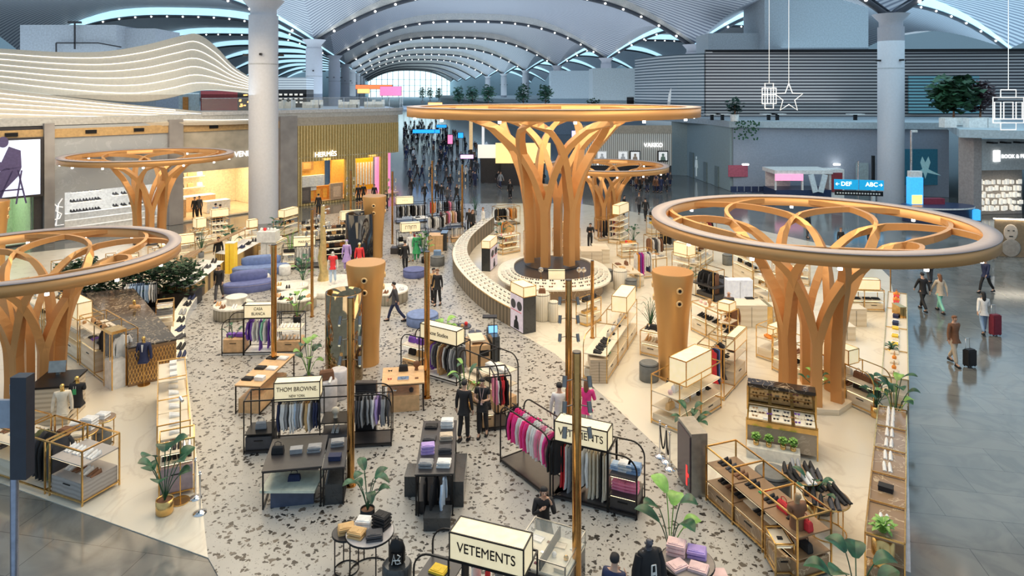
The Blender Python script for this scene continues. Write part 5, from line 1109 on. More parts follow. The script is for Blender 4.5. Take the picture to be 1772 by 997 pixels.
def half_counter(label, ph, px, py, r, spec, two=False, m=None):
    p = P(px, py); t = thing('round_counter', label, 'counter', p); obj('drum_base', MB().lathe(0, 0, [(r*.95, 0), (r, .04), (r, .5)], 36), m or mat('travertine', (.42, .38, .3), .4, kind='vslat', p=2, col2=(.3, .27, .2)), t); obj('top', MB().lathe(0, 0, [(r+.03, .5), (r+.03, .56), (r, .58)], 36), mat('podium_white'), t)
    if two: obj('upper_tier', MB().lathe(.1, .1, [(r*.5, .58), (r*.5, .85), (r*.55, .86), (r*.55, .9)], 30), mat('podium_white'), t)
    tk = spec.split(); off = .3
    for i, k in enumerate(tk):
        a = PI+off+i*(PI-2*off)/max(1, len(tk)-1); put_row(k, Vector((p.x+r*.75*math.cos(a), p.y+r*.75*math.sin(a), .582)), Vector((.01, 0, 0)), R.uniform(-.4, .4), '%s round the rim of %s' % (nth(i), ph))
half_counter('two-tier pale round counter in front of the walking man in suit', 'the two-tier counter', 404, 548, .85, 'heel:tan loafer:brown heel:white loafer:black', True)
half_counter('stone sided round shoe counter left of the white podium', 'the left shoe counter', 510, 532, 1.0, 'heel:tan loafer:black loafer:brown heel:black loafer:tan')
half_counter('round shoe counter right of the middle gold column', 'the right shoe counter', 672, 520, .95, 'heel:black loafer:brown heel:silver')
half_counter('small round shoe counter behind the left one', 'the small shoe counter', 505, 512, .8, 'heel:gold loafer:black heel:white')
# ------------------------------------------------------------------ curved eyewear counter and its poster tower
def curve_counter(label, pts, dep, h, base, top, name='curved_counter', slope=.25, lip=None, side=1):
    G = [P(x, y) for x, y in pts]; S = spl([(g.x, g.y) for g in G], 36); S = [Vector((s.x, s.y, 0)) for s in S]; o = S[len(S)//2].copy(); A = [s-o for s in S]; N_ = []
    for i in range(len(A)):
        d = A[min(i+1, len(A)-1)]-A[max(i-1, 0)]; N_.append(Vector((-d.y, d.x, 0)).normalized()*side)
    t = thing(name, label, 'counter', o); Bk = [a+n*dep for a, n in zip(A, N_)]; z = Vector((0, 0, 1)); b = MB(); n = len(A)
    b.ribbon(A, [a+z*h for a in A]); b.ribbon(Bk, [a+z*(h+slope) for a in Bk]); b.ribbon([A[0], Bk[0]], [A[0]+z*h, Bk[0]+z*(h+slope)]); b.ribbon([A[-1], Bk[-1]], [A[-1]+z*h, Bk[-1]+z*(h+slope)]); obj('body', b, base, t)
    obj('sloping_top', MB().ribbon([a+z*h for a in A], [a+z*(h+slope) for a in Bk], -.03), top, t)
    if lip: obj('brass_trim', MB().tube([a+z*(h+.02)-n_*.02 for a, n_ in zip(A, N_)], .025, 6), lip, t)
    return t, [a+o for a in A], N_
STONE = mat('travertine')
CT, A_, N_ = curve_counter('long curved eyewear counter with pale sloping top, curling towards the poster tower', [(884, 566), (845, 542), (808, 510), (786, 478), (785, 452), (800, 428), (836, 398)], .85, .8, mat('dark_wood_ribs', (.22, .17, .11), .4, kind='vslat', p=2, col2=(.1, .08, .05)), mat('ivory', (.86, .82, .7), .4), 'curved_counter', .2, BRASS, -1)
gi = 0
for i in range(1, 36):
    for k in range(3):
        f = .2+.28*k; q = A_[i]+N_[i]*.85*f; q.z = .8+.2*f+.015; gi += 1
        good('glasses', R.choice(('black', 'brown', 'black', 'charcoal')), q, math.atan2(-N_[i].x, N_[i].y), '%s pair from the tower end, %s row of the curved counter' % (nth(i-1), ['front', 'middle', 'back'][k]), 'sunglasses on the curved counter', 1.6)
def tower(label, a, b, dep, h, txt=None):
    T, L = Fx('poster_tower', label, 'display tower', a, b); obj('body', MB().box(0, dep/2, 0, L, dep, h), mat('dark_stone'), T)
    obj('poster', MB().box(0, -.02, .06, L-.06, .03, h-.1), mat('poster_lilac', (.72, .64, .74), emit=.2), T); light_box(T, 0, dep/2, h, L, dep, .42, fm=BRASS)
    g = MB()
    for s in (-1, 1): g.add([(s*.16*L*1.5+.14*L*1.4*math.cos(k*PI/8), -.04, h*.72+.2*math.sin(k*PI/8)) for k in range(16)], [tuple(range(16))])
    obj('lens_image', g, cm(C['charcoal']), T); obj('red_line', MB().box(0, -.045, h*.55, L*.8, .01, .02), cm(C['red']), T)
    g = MB(); g.ball(0, -.045, h*.36, .09, 1.2, n=10, sy=.1); g.add([(-.22, -.045, .1), (.22, -.045, .1), (.17, -.045, h*.26), (.06, -.045, h*.32), (-.06, -.045, h*.32), (-.17, -.045, h*.26)], [tuple(range(6))]); obj('figure_image', g, cm(C['black']), T)
    return T
tower('poster tower with sunglasses advert at the near end of the curved counter', (884, 566), (906, 579), .62, 1.55)
tower('cream box tower at the far end of the curved counter', (848, 470), (860, 458), .5, 1.3)
# ------------------------------------------------------------------ oval counter round the large rib tree
cx_, cy_ = 2.2, 35.7
def ell(rx, ry, n=64, e=.8): return [(rx*math.copysign(abs(math.cos(k*2*PI/n))**e, math.cos(k*2*PI/n)), ry*math.copysign(abs(math.sin(k*2*PI/n))**e, math.sin(k*2*PI/n))) for k in range(n)]
t = thing('oval_counter', 'large oval eyewear counter with white rim round the biggest rib tree', 'counter', (cx_, cy_, 0)); OC = t
obj('marble_base', MB().prism(ell(2.55, 3.0), 0, .75), mat('brown_marble', (.3, .2, .12), .2, kind='dmarble', col2=(.6, .48, .32), p=1.2), t)
o1, o2 = ell(2.95, 3.4), ell(2.1, 2.5); b = MB(); n = 64
b.add([(x, y, .68) for x, y in o1]+[(x, y, .76) for x, y in o1]+[(x, y, 1.0) for x, y in o2]+[(x, y, .85) for x, y in o2], [(r_*n+i, r_*n+(i+1) % n, ((r_+1) % 4)*n+(i+1) % n, ((r_+1) % 4)*n+i) for r_ in range(4) for i in range(n)])
obj('sloping_rim', b, mat('ivory'), t); obj('inner_platform', MB().prism(ell(2.1, 2.5), .75, .92), DARK, t)
k = 0
for ri, f in enumerate((.2, .5, .8)):
    for j in range(22):
        a = PI+.12+j*(PI-.24)/21+(.03 if ri % 2 else 0); e = .8; rx, ry = lerp(2.95, 2.1, f), lerp(3.4, 2.5, f)
        x, y = rx*math.copysign(abs(math.cos(a))**e, math.cos(a)), ry*math.copysign(abs(math.sin(a))**e, math.sin(a))
        good('glasses', R.choice(('black', 'charcoal', 'black', 'brown')), (cx_+x, cy_+y, lerp(.76, 1, f)+.015), a+PI/2, '%s pair from the left in the %s row of the oval counter' % (nth(j), ['outer', 'middle', 'inner'][ri]), 'sunglasses on the oval counter', 1.5)
s = thing('light_box_sign', 'cream lit box sign on the oval counter before the tree legs', 'sign', (PZ(963, 473, 33.6).x, 33.6, .93)); light_box(s, 0, 0, 0, .85, .25, .45)
for i, px in enumerate((936, 1002, 1010)):
    p = PD(px, 33.7, .93); t = thing('vanity_mirror', 'small round vanity mirror %s the lit box sign on the oval counter' % ['left of', 'just right of', 'farther right of'][i], 'mirror', p); obj('stem', MB().tube([(0, 0, 0), (0, 0, .3)], .012, 6).cyl(0, 0, 0, .07, .02), BRASS, t); obj('glass', MB().ball(0, 0, .42, .13, n=12, sy=.12), CHR, t)
# ------------------------------------------------------------------ upper centre racks
rack('farthest black rack with a three-dot lit sign, black and white clothes', 'the three-dot sign rack', (686, 388), (739, 385), 1, 1.5, [(0, 1, 'rail', 'jacket:black*3 jacket:white jacket:black*2 jacket:white jacket:black*3 jacket:white jacket:black jacket:grey jacket:white jacket:grey jacket:black')], sign=(0, .55, 1.52, .55, .5, dict(txt='•  •  •', size=.2)))
rack('long far black rack of orange, red and dark clothes by two brass poles', 'the orange-clothes rack', (744, 380), (803, 377), 1, 1.5, [(0, 1, 'rail', 'jacket:red jacket:orange*2 jacket:black jacket:white jacket:black*3 jacket:pink jacket:grey*2 jacket:black*2 jacket:camel')])
rack('far black rack of pink, brown and white clothes in front of the orange-clothes rack', 'the pink-brown rack', (764, 400), (806, 396), 1, 1.5, [(0, 1, 'rail', 'jacket:maroon jacket:white jacket:brown jacket:pink jacket:white jacket:camel jacket:blush jacket:black*2 jacket:beige')])
rack('black rack with a framed glyph lit sign above hanging bags, behind the white dress mannequin', 'the glyph sign rack', (690, 442), (742, 438), .9, 1.4, [(0, .5, 'shelf', [(.85, 'bag:black bag:white'), (.45, 'box:grey')], .3), (.5, 1, 'rail', 'shirt:red shirt:green shirt:grey*2 shirt:white*2 shirt:grey')], sign=(.08, .72, 1.42, .55, .5, dict(txt='[ɪ|▭]' if 0 else 'ГП|ГП', size=.3)), shelf=BLK)
rack('tan based gold rack of white and grey trousers beside the glyph sign rack', 'the white trousers rack', (781, 420), (806, 419), 1.1, 1.1, [(0, 1, 'rail', 'trousers:cream trousers:grey trousers:white*2 trousers:cream trousers:beige trousers:white*2')], m=BLK, base=TAN, baseh=.3)
rack('far rack of black and orange coats left of the big tree legs', 'the black-orange rack', (862, 392), (900, 388), 1, 1.4, [(0, 1, 'rail', 'jacket:black*5 jacket:white jacket:brown jacket:orange jacket:camel*2 jacket:tan')], m=BRASS)
rack('gold rack of brown coats behind the white shirt man', 'the brown coats rack', (860, 412), (874, 424), .8, 1.5, [(0, 1, 'rail', 'coat:beige coat:white coat:orange coat:brown coat:tan coat:camel')], m=BRASS)
rack('wooden and grey rack of striped shirts near the dark racks, upper centre', 'the striped shirts rack', (745, 408), (775, 404), .8, 1.4, [(0, 1, 'rail', 'shirt:white shirt:black shirt:white*2 shirt:grey shirt:black shirt:white')])
table('pale table with folded goods left of the striped shirts rack', 'the far pale table', (722, 400), (742, 398), 1, .9, BLK, WHT, ['fold:black fold:white'])
def block(label, px, py, w, d, h, m, name='cabinet', cat='cabinet', top=None, rz=0):
    p = P(px, py); t = thing(name, label, cat, p, rz); obj('body', MB().box(0, d/2, 0, w, d, h), m, t); obj('top_panel', MB().box(0, d/2, h, w+.02, d+.02, .03), top or m, t); obj('door_line', MB().box(0, -.004, .05, .012, .01, h-.1), BLK, t); return t
block('tan cabinet with split front right of the tall leafy plant, upper centre', 753, 436, .95, 1, 1.0, TAN); block('dark cabinet attached to the right of the tan cabinet', 768, 434, .4, 1, 1.1, mat('dark_stone'))
drum('grey drum stool with folded blue jeans, left of the brass pole', 757, 459, .42, .55, mat('stool_grey', (.16, .17, .17), .5), 'drum_stool', 'stool'); p = P(757, 457); put_row('fold:denim*3', Vector((p.x, p.y, .552)), Vector((.01, 0, 0)), 0, 'on the grey drum stool', s=1.3)
block('dark low box plinth under the glyph sign rack', 688, 440, .9, .6, .35, DARK, 'display_plinth', 'plinth')
# left-centre mid zone (between lounge sofas and podium)
rack('dark wire rack with a cream lit sign and white clothes behind the blue sofa', 'the cream sign rack', (488, 468), (552, 464), 1, 1.3, [(0, .35, 'shelf', [(.9, 'bag:black'), (.45, 'sneaker:white')], .2), (.35, 1, 'rail', 'shirt:white*3 shirt:grey shirt:white*2')], sign=(.3, .9, 1.32, .5, .5, dict(txt='MARANT', size=.2)))
rack('long display with bags and cases under a faint-script lit sign near the ribbed shop', 'the script sign display', (558, 425), (628, 418), .9, 1.1, [(0, .5, 'shelf', [(1.0, 'bag:black head:grey bag:brown'), (.6, 'bag:camel bag:black')], .2), (.5, 1, 'shelf', [(1.0, 'bag:black box:cream'), (.6, 'bag:charcoal bag:black')], .2)], sign=(.45, .98, 1.55, .6, .4, dict(txt='Palm Angels', size=.2)))
rack('black wire shelf unit of bags behind the red t-shirt mannequin', 'the bag shelf unit', (560, 452), (600, 448), .8, 1.4, [(0, 1, 'shelf', [(1.2, 'bag:black bag:charcoal bag:black'), (.75, 'bag:orange bag:black bag:brown'), (.4, 'box:black bag:black')], .2)], m=BLK, shelf=BLK)
for a, b, lb, ph, sg in (((492, 410), (516, 402), 'slanting lit cabinet with a framed white sign left of the script sign display', 'the slanting cabinet', 1), ((590, 408), (612, 406), 'low dark shelf of speakers and bags before the ribbed shop', 'the speaker shelf', 0), ((524, 420), (556, 416), 'beige backed shelf of round cases near the ribbed shop', 'the round case shelf', 0)):
    rack(lb, ph, a, b, .9, 1.2, [(0, 1, 'shelf', [(1.18, 'bag:black dome:black bag:brown'), (.75, 'box:tan bag:black')], .3)], sign=(0, 1, 1.35, .5, .5) if sg else None, m=BRASS)
# blue sofas and white drum tables
def sofa(label, px, py, rz, m, w=2.6):
    p = P(px, py); t = thing('sofa', label, 'sofa', p, rz)
    obj('base', MB().lathe(0, 0, [(1.0, 0), (1.04, .08), (1.04, .38), (.98, .44)], 36, w/2.05, .62), m, t)
    b = MB(); b.lathe(0, 0, [(.2, .4), (.22, .5), (.22, .82), (.16, .92), (.02, .94)], 20, w/.62, 1); q = obj('backrest', b, m, t); q.location = (0, .42, 0); obj('seam', MB().lathe(0, 0, [(1.05, .36), (1.06, .37), (1.05, .385)], 36, w/2.05, .62, cap=False), mat('seam_lilac', (.35, .33, .5)), t)
sofa('nearest rounded dark blue sofa with curved back, left of the white drum tables', 432, 502, .45, BLU, 2.6); sofa('lighter blue sofa farther back beside the brass pole', 452, 473, .35, BLU2, 3.0)
for px, py, lb in ((456, 491, 'white drum side table between the two blue sofas'), (493, 475, 'white drum side table at the right end of the far blue sofa'), (487, 506, 'small low white table near the brass pole and sofas')):
    drum(lb, px, py, .32, .5, WHT, 'drum_table', 'side table', False)
# ================================================================== right: warm marble zone
BMB = mat('brown_marble'); GREYF = mat('stool_grey')
G = dict(m=BRASS, base=CREAM, t=.028)
rack('long cream and gold shoe display with a lit box at its far end', 'the long cream shoe display', (1050, 664), (1102, 580), .85, 1.5,
     [(0, .33, 'shelf', [(.95, 'loafer:black heel:black'), (.5, 'sneaker:green loafer:brown')], .3), (.33, .66, 'shelf', [(.95, 'bag:cream heel:black bag:white'), (.5, 'sneaker:white sneaker:white loafer:tan')], .3), (.66, 1, 'shelf', [(.95, 'bag:white bag:cream heel:tan'), (.5, 'sneaker:white sneaker:white')], .3)],
     sign=(.62, .95, 1.52, .6, .6, {}), arch=(1, 0), **G)
block('wooden plinth with black shoes at the near end of the long cream shoe display', 1037, 664, .62, .9, .8, mat('pale_wood', (.55, .45, .33), .5, kind='wood', p=3, col2=(.45, .36, .26)), 'display_plinth', 'plinth')
p = P(1037, 655); put_row('loafer:black heel:black', Vector((p.x-.2, p.y+.3, .835)), Vector((.4, 0, 0)), .3, 'on the wooden plinth')
rack('low gold framed shoe shelf left of the right gold air column', 'the low gold shoe shelf', (1108, 614), (1142, 622), .8, .95, [(0, 1, 'shelf', [(.95, 'loafer:black bag:black'), (.5, 'heel:tan heel:cream')], .28)], **G)
drum('round grey stool left of the right gold air column foot', 1123, 657, .34, .62, GREYF, 'stool', 'stool')
round_table('oval gold edged table of purple and black shoes below the right air column', 'the purple shoe table', 1178, 715, .5, .85, BMB, BRASS, 'sneaker:purple sneaker:navy sneaker:black sneaker:purple loafer:black sneaker:navy', s=1.2)
rack('gold frame bag display with a large cream light box, right of the purple shoe table', 'the big light box display', (1176, 752), (1248, 706), 1.0, 1.5, [(0, .5, 'shelf', [(1.0, 'dome:blush bag:white dome:white'), (.55, 'bag:camel sneaker:white')], .2), (.5, 1, 'shelf', [(1.0, 'bag:black head:cream bag:olive'), (.55, 'bag:white loafer:black')], .2)], sign=(.15, .75, 1.3, .75, .6, {}), **G)
rack('gold rack with a bright printed scarf panel behind the big light box display', 'the scarf rack', (1253, 694), (1292, 650), .9, 1.7, [(0, .45, 'rail', 'dress:red dress:navy dress:blue dress:orange dress:black dress:charcoal'), (.45, 1, 'shelf', [(.95, 'heel:black wallet:black'), (.5, 'box:beige')], .45)], sign=(.45, 1, 1.3, .45, .3, {}), **G)
rack('cream hat and shoe display right of the gold air column, upper section', 'the hat display', (1196, 572), (1248, 598), .8, 1.25, [(0, .5, 'shelf', [(1.2, 'dome:blush dome:blush head:tan'), (.65, 'heel:black loafer:black')], .4), (.5, 1, 'shelf', [(1.2, 'dome:cream dome:tan'), (.65, 'heel:black heel:tan')], .4)], **G)
rack('narrow gold shelf tower with shoes beside the brown mannequin', 'the narrow shoe tower', (1242, 606), (1262, 612), .7, 1.6, [(0, 1, 'shelf', [(1.15, 'loafer:tan'), (.7, 'loafer:black')], .45)], sign=(0, 1, 1.62, .3, .5, {}), **G)
block('cream vertical grooved desk with a black tray behind the brown mannequin', 1301, 568, 1.35, 1, .95, CREAM, 'desk', 'desk'); p = P(1304, 556); put_row('tray:black glasses:black', Vector((p.x-.3, p.y+.1, .985)), Vector((.6, 0, 0)), 0, 'on the cream grooved desk')
block('shiny gold box beside the cream grooved desk', 1325, 566, .6, 1, .85, BRASS, 'display_plinth', 'plinth')
person('tall brown mannequin facing away in front of the cream grooved desk', (1270, 597), PI, STAND, 'brown', 'brown', 'brown', cm((.3, .17, .1), .4), name='mannequin', cat='mannequin', shoes='brown')
person('bald man in a dark suit with hands joined by the cream grooved desk', (1261, 574), -.3, (.1, 'phone', 'phone', 0, 0), 'charcoal', 'charcoal', None)
block('white lit display panel cabinet behind the man in the dark suit', 1281, 530, 1.2, .5, 1.2, mat('screen_soft', (.7, .75, .85), emit=.2), 'display_cabinet')
# around the oval counter
FLU = mat('fluted_cream', (.86, .82, .72), .4, kind='vslat', p=4, col2=(.6, .54, .42))
for px, py, r, h, m, lb in ((938, 553, .36, 1.2, FLU, 'fluted cream drum with gold items, nearest the poster tower'), (958, 556, .22, .9, FLU, 'slimmer fluted cream drum right of the gold item drum'), (1073, 500, .36, 1.0, FLU, 'fluted white drum right of the oval counter'),
                     (1052, 486, .28, .62, GREYF, 'grey round stool touching the oval counter'), (1092, 503, .3, .6, GREYF, 'grey round stool right of the fluted white drum'), (1106, 494, .25, .6, CREAM, 'cream round stool behind the right grey stool'),
                     (1259, 458, .3, .62, GREYF, 'grey round stool alone on the pale floor behind the black bag table'), (900, 560, .28, .7, GREYF, 'grey stool half hidden behind the poster tower')):
    drum(lb, px, py, r, h, m, 'drum_display' if m is FLU else 'stool', 'drum' if m is FLU else 'stool')
p = P(938, 553); put_row('bottle:gold bag:brown bottle:gold', Vector((p.x-.2, p.y-.05, 1.202)), Vector((.4, 0, 0)), 0, 'on the nearest fluted drum')
block('cream service desk right of the largest rib tree, near end', 1024, 466, 1.2, 1.3, 1.0, CREAM, 'desk', 'desk'); block('cream low cabinet with open niche beside the cream service desk', 1042, 456, .9, 1.6, .8, CREAM)
T, L = table('long gold framed table of folded scarves right of the fluted white drum', 'the scarf table', (1060, 480), (1082, 500), .8, .8, BRASS, CREAM, ['fold:brown fold:camel fold:beige', 'bag:brown bottle:gold'])
rack('gold frame with a golden slab and crossed black bag stand, below the oval counter', 'the golden slab frame', (1016, 566), (1040, 556), .6, 1.1, [(0, 1, 'shelf', [(1.0, 'bag:black bag:charcoal'), (.5, 'box:gold')], .3)], m=BRASS, base=BRASS)
R2 = [('gold rack of white, purple and magenta clothes right of the fluted drum', 'the magenta clothes rack', (1104, 484), (1135, 480), .8, 1.5, [(0, 1, 'rail', 'dress:white dress:orange dress:purple dress:magenta dress:white shirt:white dress:navy dress:white')], None),
      ('small gold rack of dark striped jackets behind the magenta clothes rack', 'the dark jackets rack', (1127, 450), (1153, 447), .8, 1.4, [(0, 1, 'rail', 'jacket:brown jacket:white jacket:charcoal*2 jacket:white jacket:brown jacket:black')], None),
      ('far gold rack of black and navy jackets above the cream cube sign', 'the navy jackets rack', (1148, 434), (1196, 430), .9, 1.4, [(0, 1, 'rail', 'jacket:black*4 jacket:grey*2 jacket:charcoal jacket:navy*2 jacket:white jacket:blue')], None),
      ('gold display with a cream cube sign and white shirts, behind the right air column', 'the cube sign display', (1163, 478), (1192, 486), 1, 1.35, [(0, 1, 'shelf', [(.9, 'fold:white*2 fold:white*3'), (.5, 'box:cream')], .25)], (0.1, .9, 1.2, .75, .7, {})),
      ('tall gold shelf frame with hats and shoes right of the cube sign display', 'the tall hat frame', (1208, 470), (1234, 452), .8, 1.8, [(0, .5, 'shelf', [(1.4, 'dome:black dome:white'), (.9, 'dome:white loafer:black'), (.4, 'box:cream')], .2), (.5, 1, 'shelf', [(1.4, 'dome:cream'), (.9, 'loafer:brown'), (.4, 'box:white')], .2)], None),
      ('low gold rack of black clothes just right of the gold air column top', 'the black clothes rack', (1204, 512), (1234, 522), .8, 1.45, [(0, 1, 'rail', 'jacket:black*3 dress:black*2 jacket:charcoal dress:black*2 dress:brown')], None),
      ('gold framed dark stone shelving with a cream sign, right of the lone stool', 'the dark stone shelving', (1268, 482), (1302, 500), .7, 1.7, [(0, 1, 'shelf', [(1.35, 'bag:white dome:cream bag:tan'), (.95, 'bag:black bottle:gold dome:black')], .7)], (.2, .8, 1.72, .4, .4, {})),
      ('gold rack of jackets and white boxes behind the right tree ribs', 'the gold box rack', (1304, 520), (1330, 532), .7, 1.5, [(0, 1, 'shelf', [(1.2, 'box:white box:cream'), (.8, 'bag:gold box:cream')], .3)], None),
      ('gold shelf of bags under the right tree ring, left section', 'the left ring shelf', (1336, 488), (1400, 496), .7, 1.3, [(0, .5, 'shelf', [(1.0, 'bag:brown bag:tan bag:black'), (.5, 'box:cream bag:camel')], .2), (.5, 1, 'shelf', [(1.0, 'bag:white bag:camel'), (.5, 'bag:cream box:tan')], .2)], (.2, .8, 1.32, .45, .4, {})),
      ('gold shelf of folded shirts with a lit sign under the right tree ring', 'the right ring shelf', (1462, 538), (1530, 540), .7, 1.0, [(0, .5, 'shelf', [(.95, 'fold:white fold:grey fold:white'), (.5, 'fold:charcoal fold:black')], .25), (.5, 1, 'shelf', [(.95, 'fold:white fold:black'), (.5, 'fold:black')], .25)], (.25, .9, 1.02, .45, .35, {})),
      ('far gold rack of denim and jackets behind the cube sign', 'the far denim rack', (1196, 418), (1240, 416), .8, 1.4, [(0, 1, 'rail', 'jacket:denim*2 jacket:white jacket:tan jacket:camel*2 jacket:maroon jacket:black')], None),
      ('far gold shelf of yellow and orange boxes left of the right tree ring', 'the orange box shelf', (1128, 408), (1158, 406), .8, 1.3, [(0, 1, 'shelf', [(1.25, 'box:gold dome:orange box:camel'), (.8, 'box:yellow box:gold')], .3)], None),
      ('gold rack of white and tan clothes behind the largest tree feet', 'the tan clothes rack', (912, 446), (944, 444), .8, 1.5, [(0, 1, 'rail', 'dress:camel*2 dress:white dress:tan dress:white*2')], None),
      ('gold shelf of bags right of the largest tree feet', 'the far bag shelf', (966, 440), (1004, 436), .8, 1.5, [(0, .5, 'shelf', [(1.3, 'bag:white dome:cream'), (.9, 'bag:camel bag:white'), (.5, 'box:cream')], .2), (.5, 1, 'shelf', [(1.3, 'dome:cream bag:tan'), (.9, 'bag:white'), (.5, 'box:white')], .2)], (.2, .8, 1.52, .45, .4, {})),
      ('gold rack of dark clothes under the small tree behind the largest one', 'the small tree rack', (1036, 418), (1070, 416), .8, 1.5, [(0, 1, 'rail', 'dress:brown*2 dress:black*2 dress:cream dress:charcoal dress:maroon')], None),
      ('tall gold lattice shelf with a cube light box right of the small back tree', 'the lattice shelf', (1072, 424), (1088, 416), .8, 2.0, [(0, 1, 'shelf', [(1.6, 'box:cream'), (1.2, 'box:tan'), (.8, 'bag:camel'), (.4, 'box:cream')], .15)], (0, 1, 2.02, .6, .5, {})),
      ('low gold table of orange and red items at the end of the marble path', 'the red item table', (1076, 448), (1104, 446), .7, .9, [(0, 1, 'shelf', [(.9, 'box:gold dome:red box:orange'), (.5, 'box:cream')], .2)], None),
      ('cream shelf of cosmetics behind the curved counter tower', 'the cosmetics shelf', (870, 442), (900, 436), .8, 1.2, [(0, 1, 'shelf', [(1.15, 'bottle:pink bottle:white bottle:gold bottle:orange bottle:white'), (.75, 'box:cream bottle:red bottle:gold'), (.4, 'box:tan')], .15)], None)]
for lb, ph, a, b, dp, h, bays, sg in R2: rack(lb, ph, a, b, dp, h, bays, sign=sg, **G)
table('gold framed table with white folded shirts left of the cube sign display', 'the white shirt table', (1130, 474), (1154, 470), .9, .85, BRASS, CREAM, ['fold:white*2 fold:grey', 'fold:white fold:tan'])
table('black low table of bags and shoes right of the black clothes rack', 'the black bag table', (1236, 524), (1288, 512), 1.5, .7, BLK, DARK, ['bag:black loafer:black wallet:black glasses:silver', 'box:charcoal bag:black loafer:black'], plinth=(.9, .3), plm=DARK)
block('cream cabinet with a smooth front under the right ring shelf', 1482, 566, .9, .7, .75, CREAM); block('cream corner plinth beside the cream cabinet under the right ring', 1466, 590, .7, .7, .55, CREAM, 'display_plinth', 'plinth'); block('cream plinth with slanting top left of the right tree legs', 1352, 560, .7, .7, .7, CREAM, 'display_plinth', 'plinth')
# behind the right tree: long curved gold shelf
rack('long gold shelf of handbags and shoes passing behind the right tree legs', 'the long handbag shelf', (1336, 640), (1512, 722), .85, 1.3,
     [(0, .25, 'shelf', [(.85, 'loafer:brown heel:red'), (.5, 'heel:black loafer:black')], .33), (.25, .5, 'shelf', [(.85, 'bag:white loafer:tan'), (.5, 'loafer:tan heel:brown')], .33), (.5, .75, 'shelf', [(.85, 'bag:cream glasses:black'), (.5, 'loafer:brown bag:tan')], .33), (.75, 1, 'shelf', [(.85, 'bag:brown'), (.5, 'bag:black bag:charcoal')], .33)],
     sign=(.5, .78, 1.32, .45, .5, {}), arch=(0, 1), **G)
rack('gold framed vitrine section with a white light panel left of the right tree legs', 'the left vitrine', (1338, 628), (1372, 612), .7, 1.25, [(0, 1, 'shelf', [(.8, 'heel:orange loafer:brown')], .3)], sign=(.2, .9, .9, .35, .4, {}), **G)
W_ = 'sneaker:white'
rack('long narrow shoe shelving along the right marble edge, near section with white sneakers', 'the near edge shelving', (1520, 760), (1497, 1004), .72, 1.0,
     [(0, .2, 'shelf', [(.96, W_+' '+W_+' '+W_)], .2), (.2, .4, 'shelf', [(.96, W_+' '+W_), (.5, W_)], .2), (.4, .6, 'shelf', [(.96, W_+' '+W_), (.5, 'loafer:white')], .2), (.6, .8, 'shelf', [(.96, 'box:black'), (.5, 'box:gold')], .2), (.8, 1, 'shelf', [(.96, 'loafer:white'), (.5, 'loafer:white')], .2)], m=BRASS, base=BMB, shelf=BMB, plinthm=BMB, t=.03, srot=PI/2)
rack('long narrow shelving along the right marble edge, far section with coloured boxes', 'the far edge shelving', (1537, 540), (1526, 700), .75, .95,
     [(0, .25, 'shelf', [(.92, 'fold:orange bag:orange box:red')], .3), (.25, .5, 'shelf', [(.92, 'box:navy wallet:white fold:white')], .3), (.5, .75, 'shelf', [(.92, 'box:yellow fold:cream fold:white')], .3), (.75, 1, 'shelf', [(.92, 'fold:cream bottle:tan dome:orange')], .3)], **G)
tag(obj('kerb_rail', MB().bar(P(1566, 1010)+Vector((.05, 0, 0)), P(1562, 560)+Vector((.05, 0, 0)), .12, .5), mat('pale_steel', (.7, .72, .75), .25, .6)), 'low pale steel kerb along the right edge of the marble zone', 'kerb')
block('gold panel box at the outer right edge by the far edge shelving', 1563, 590, .25, .6, 1.35, BRASS, 'display_plinth', 'plinth')
# bottom right
rack('long diagonal shoe shelving with dark stone base at the bottom right', 'the diagonal shoe shelving', (1222, 866), (1380, 1012), .9, 1.35,
     [(0, .33, 'shelf', [(.95, 'loafer:black sneaker:charcoal loafer:brown'), (.5, 'loafer:black loafer:brown loafer:black')], .3), (.33, .66, 'shelf', [(.95, 'loafer:black wallet:green'), (.5, 'tray:cream loafer:black')], .3), (.66, 1, 'shelf', [(.95, 'bag:red heel:black'), (.5, 'bag:black tray:cream')], .3)], m=BRASS, base=DMAR, plinthm=BMB, shelf=mat('walnut', (.38, .24, .13), .4, kind='wood', p=3, col2=(.28, .17, .09)), t=.032)
T, L = Fx('screen_tower', 'dark screen tower with a red letter mark at the head of the diagonal shelving', 'display tower', (1173, 826), (1196, 862)); obj('body', MB().box(0, .22, 0, L, .42, 1.6), mat('steel_grey'), T); obj('screen', MB().box(0, -.01, .1, L-.08, .03, 1.4), mat('screen_dark', (.08, .05, .06), .2), T); obj('red_graphic', MB().box(L*.25, -.03, .2, .08, .01, .5).box(L*.33, -.03, .45, .12, .01, .08), mat('red_glow', (1, .05, .05), emit=.8), T)
rack('wooden corner box unit at the end of the diagonal shelving', 'the corner box unit', (1342, 1000), (1374, 1000), .6, .7, [(0, 1, 'shelf', [(.65, 'wallet:black')], .3)], m=BRASS, base=BMB, plinthm=BMB)
rack('lower gold shelf of jewellery boxes between the screen tower and the light box display', 'the jewellery box shelf', (1222, 838), (1300, 870), .8, 1.0, [(0, .5, 'shelf', [(.9, 'tray:cream wallet:black'), (.5, 'heel:black')], .2), (.5, 1, 'shelf', [(.9, 'tray:cream wallet:black tray:cream'), (.5, 'loafer:black')], .2)], m=BRASS, base=None, plinthm=BMB) if 0 else None
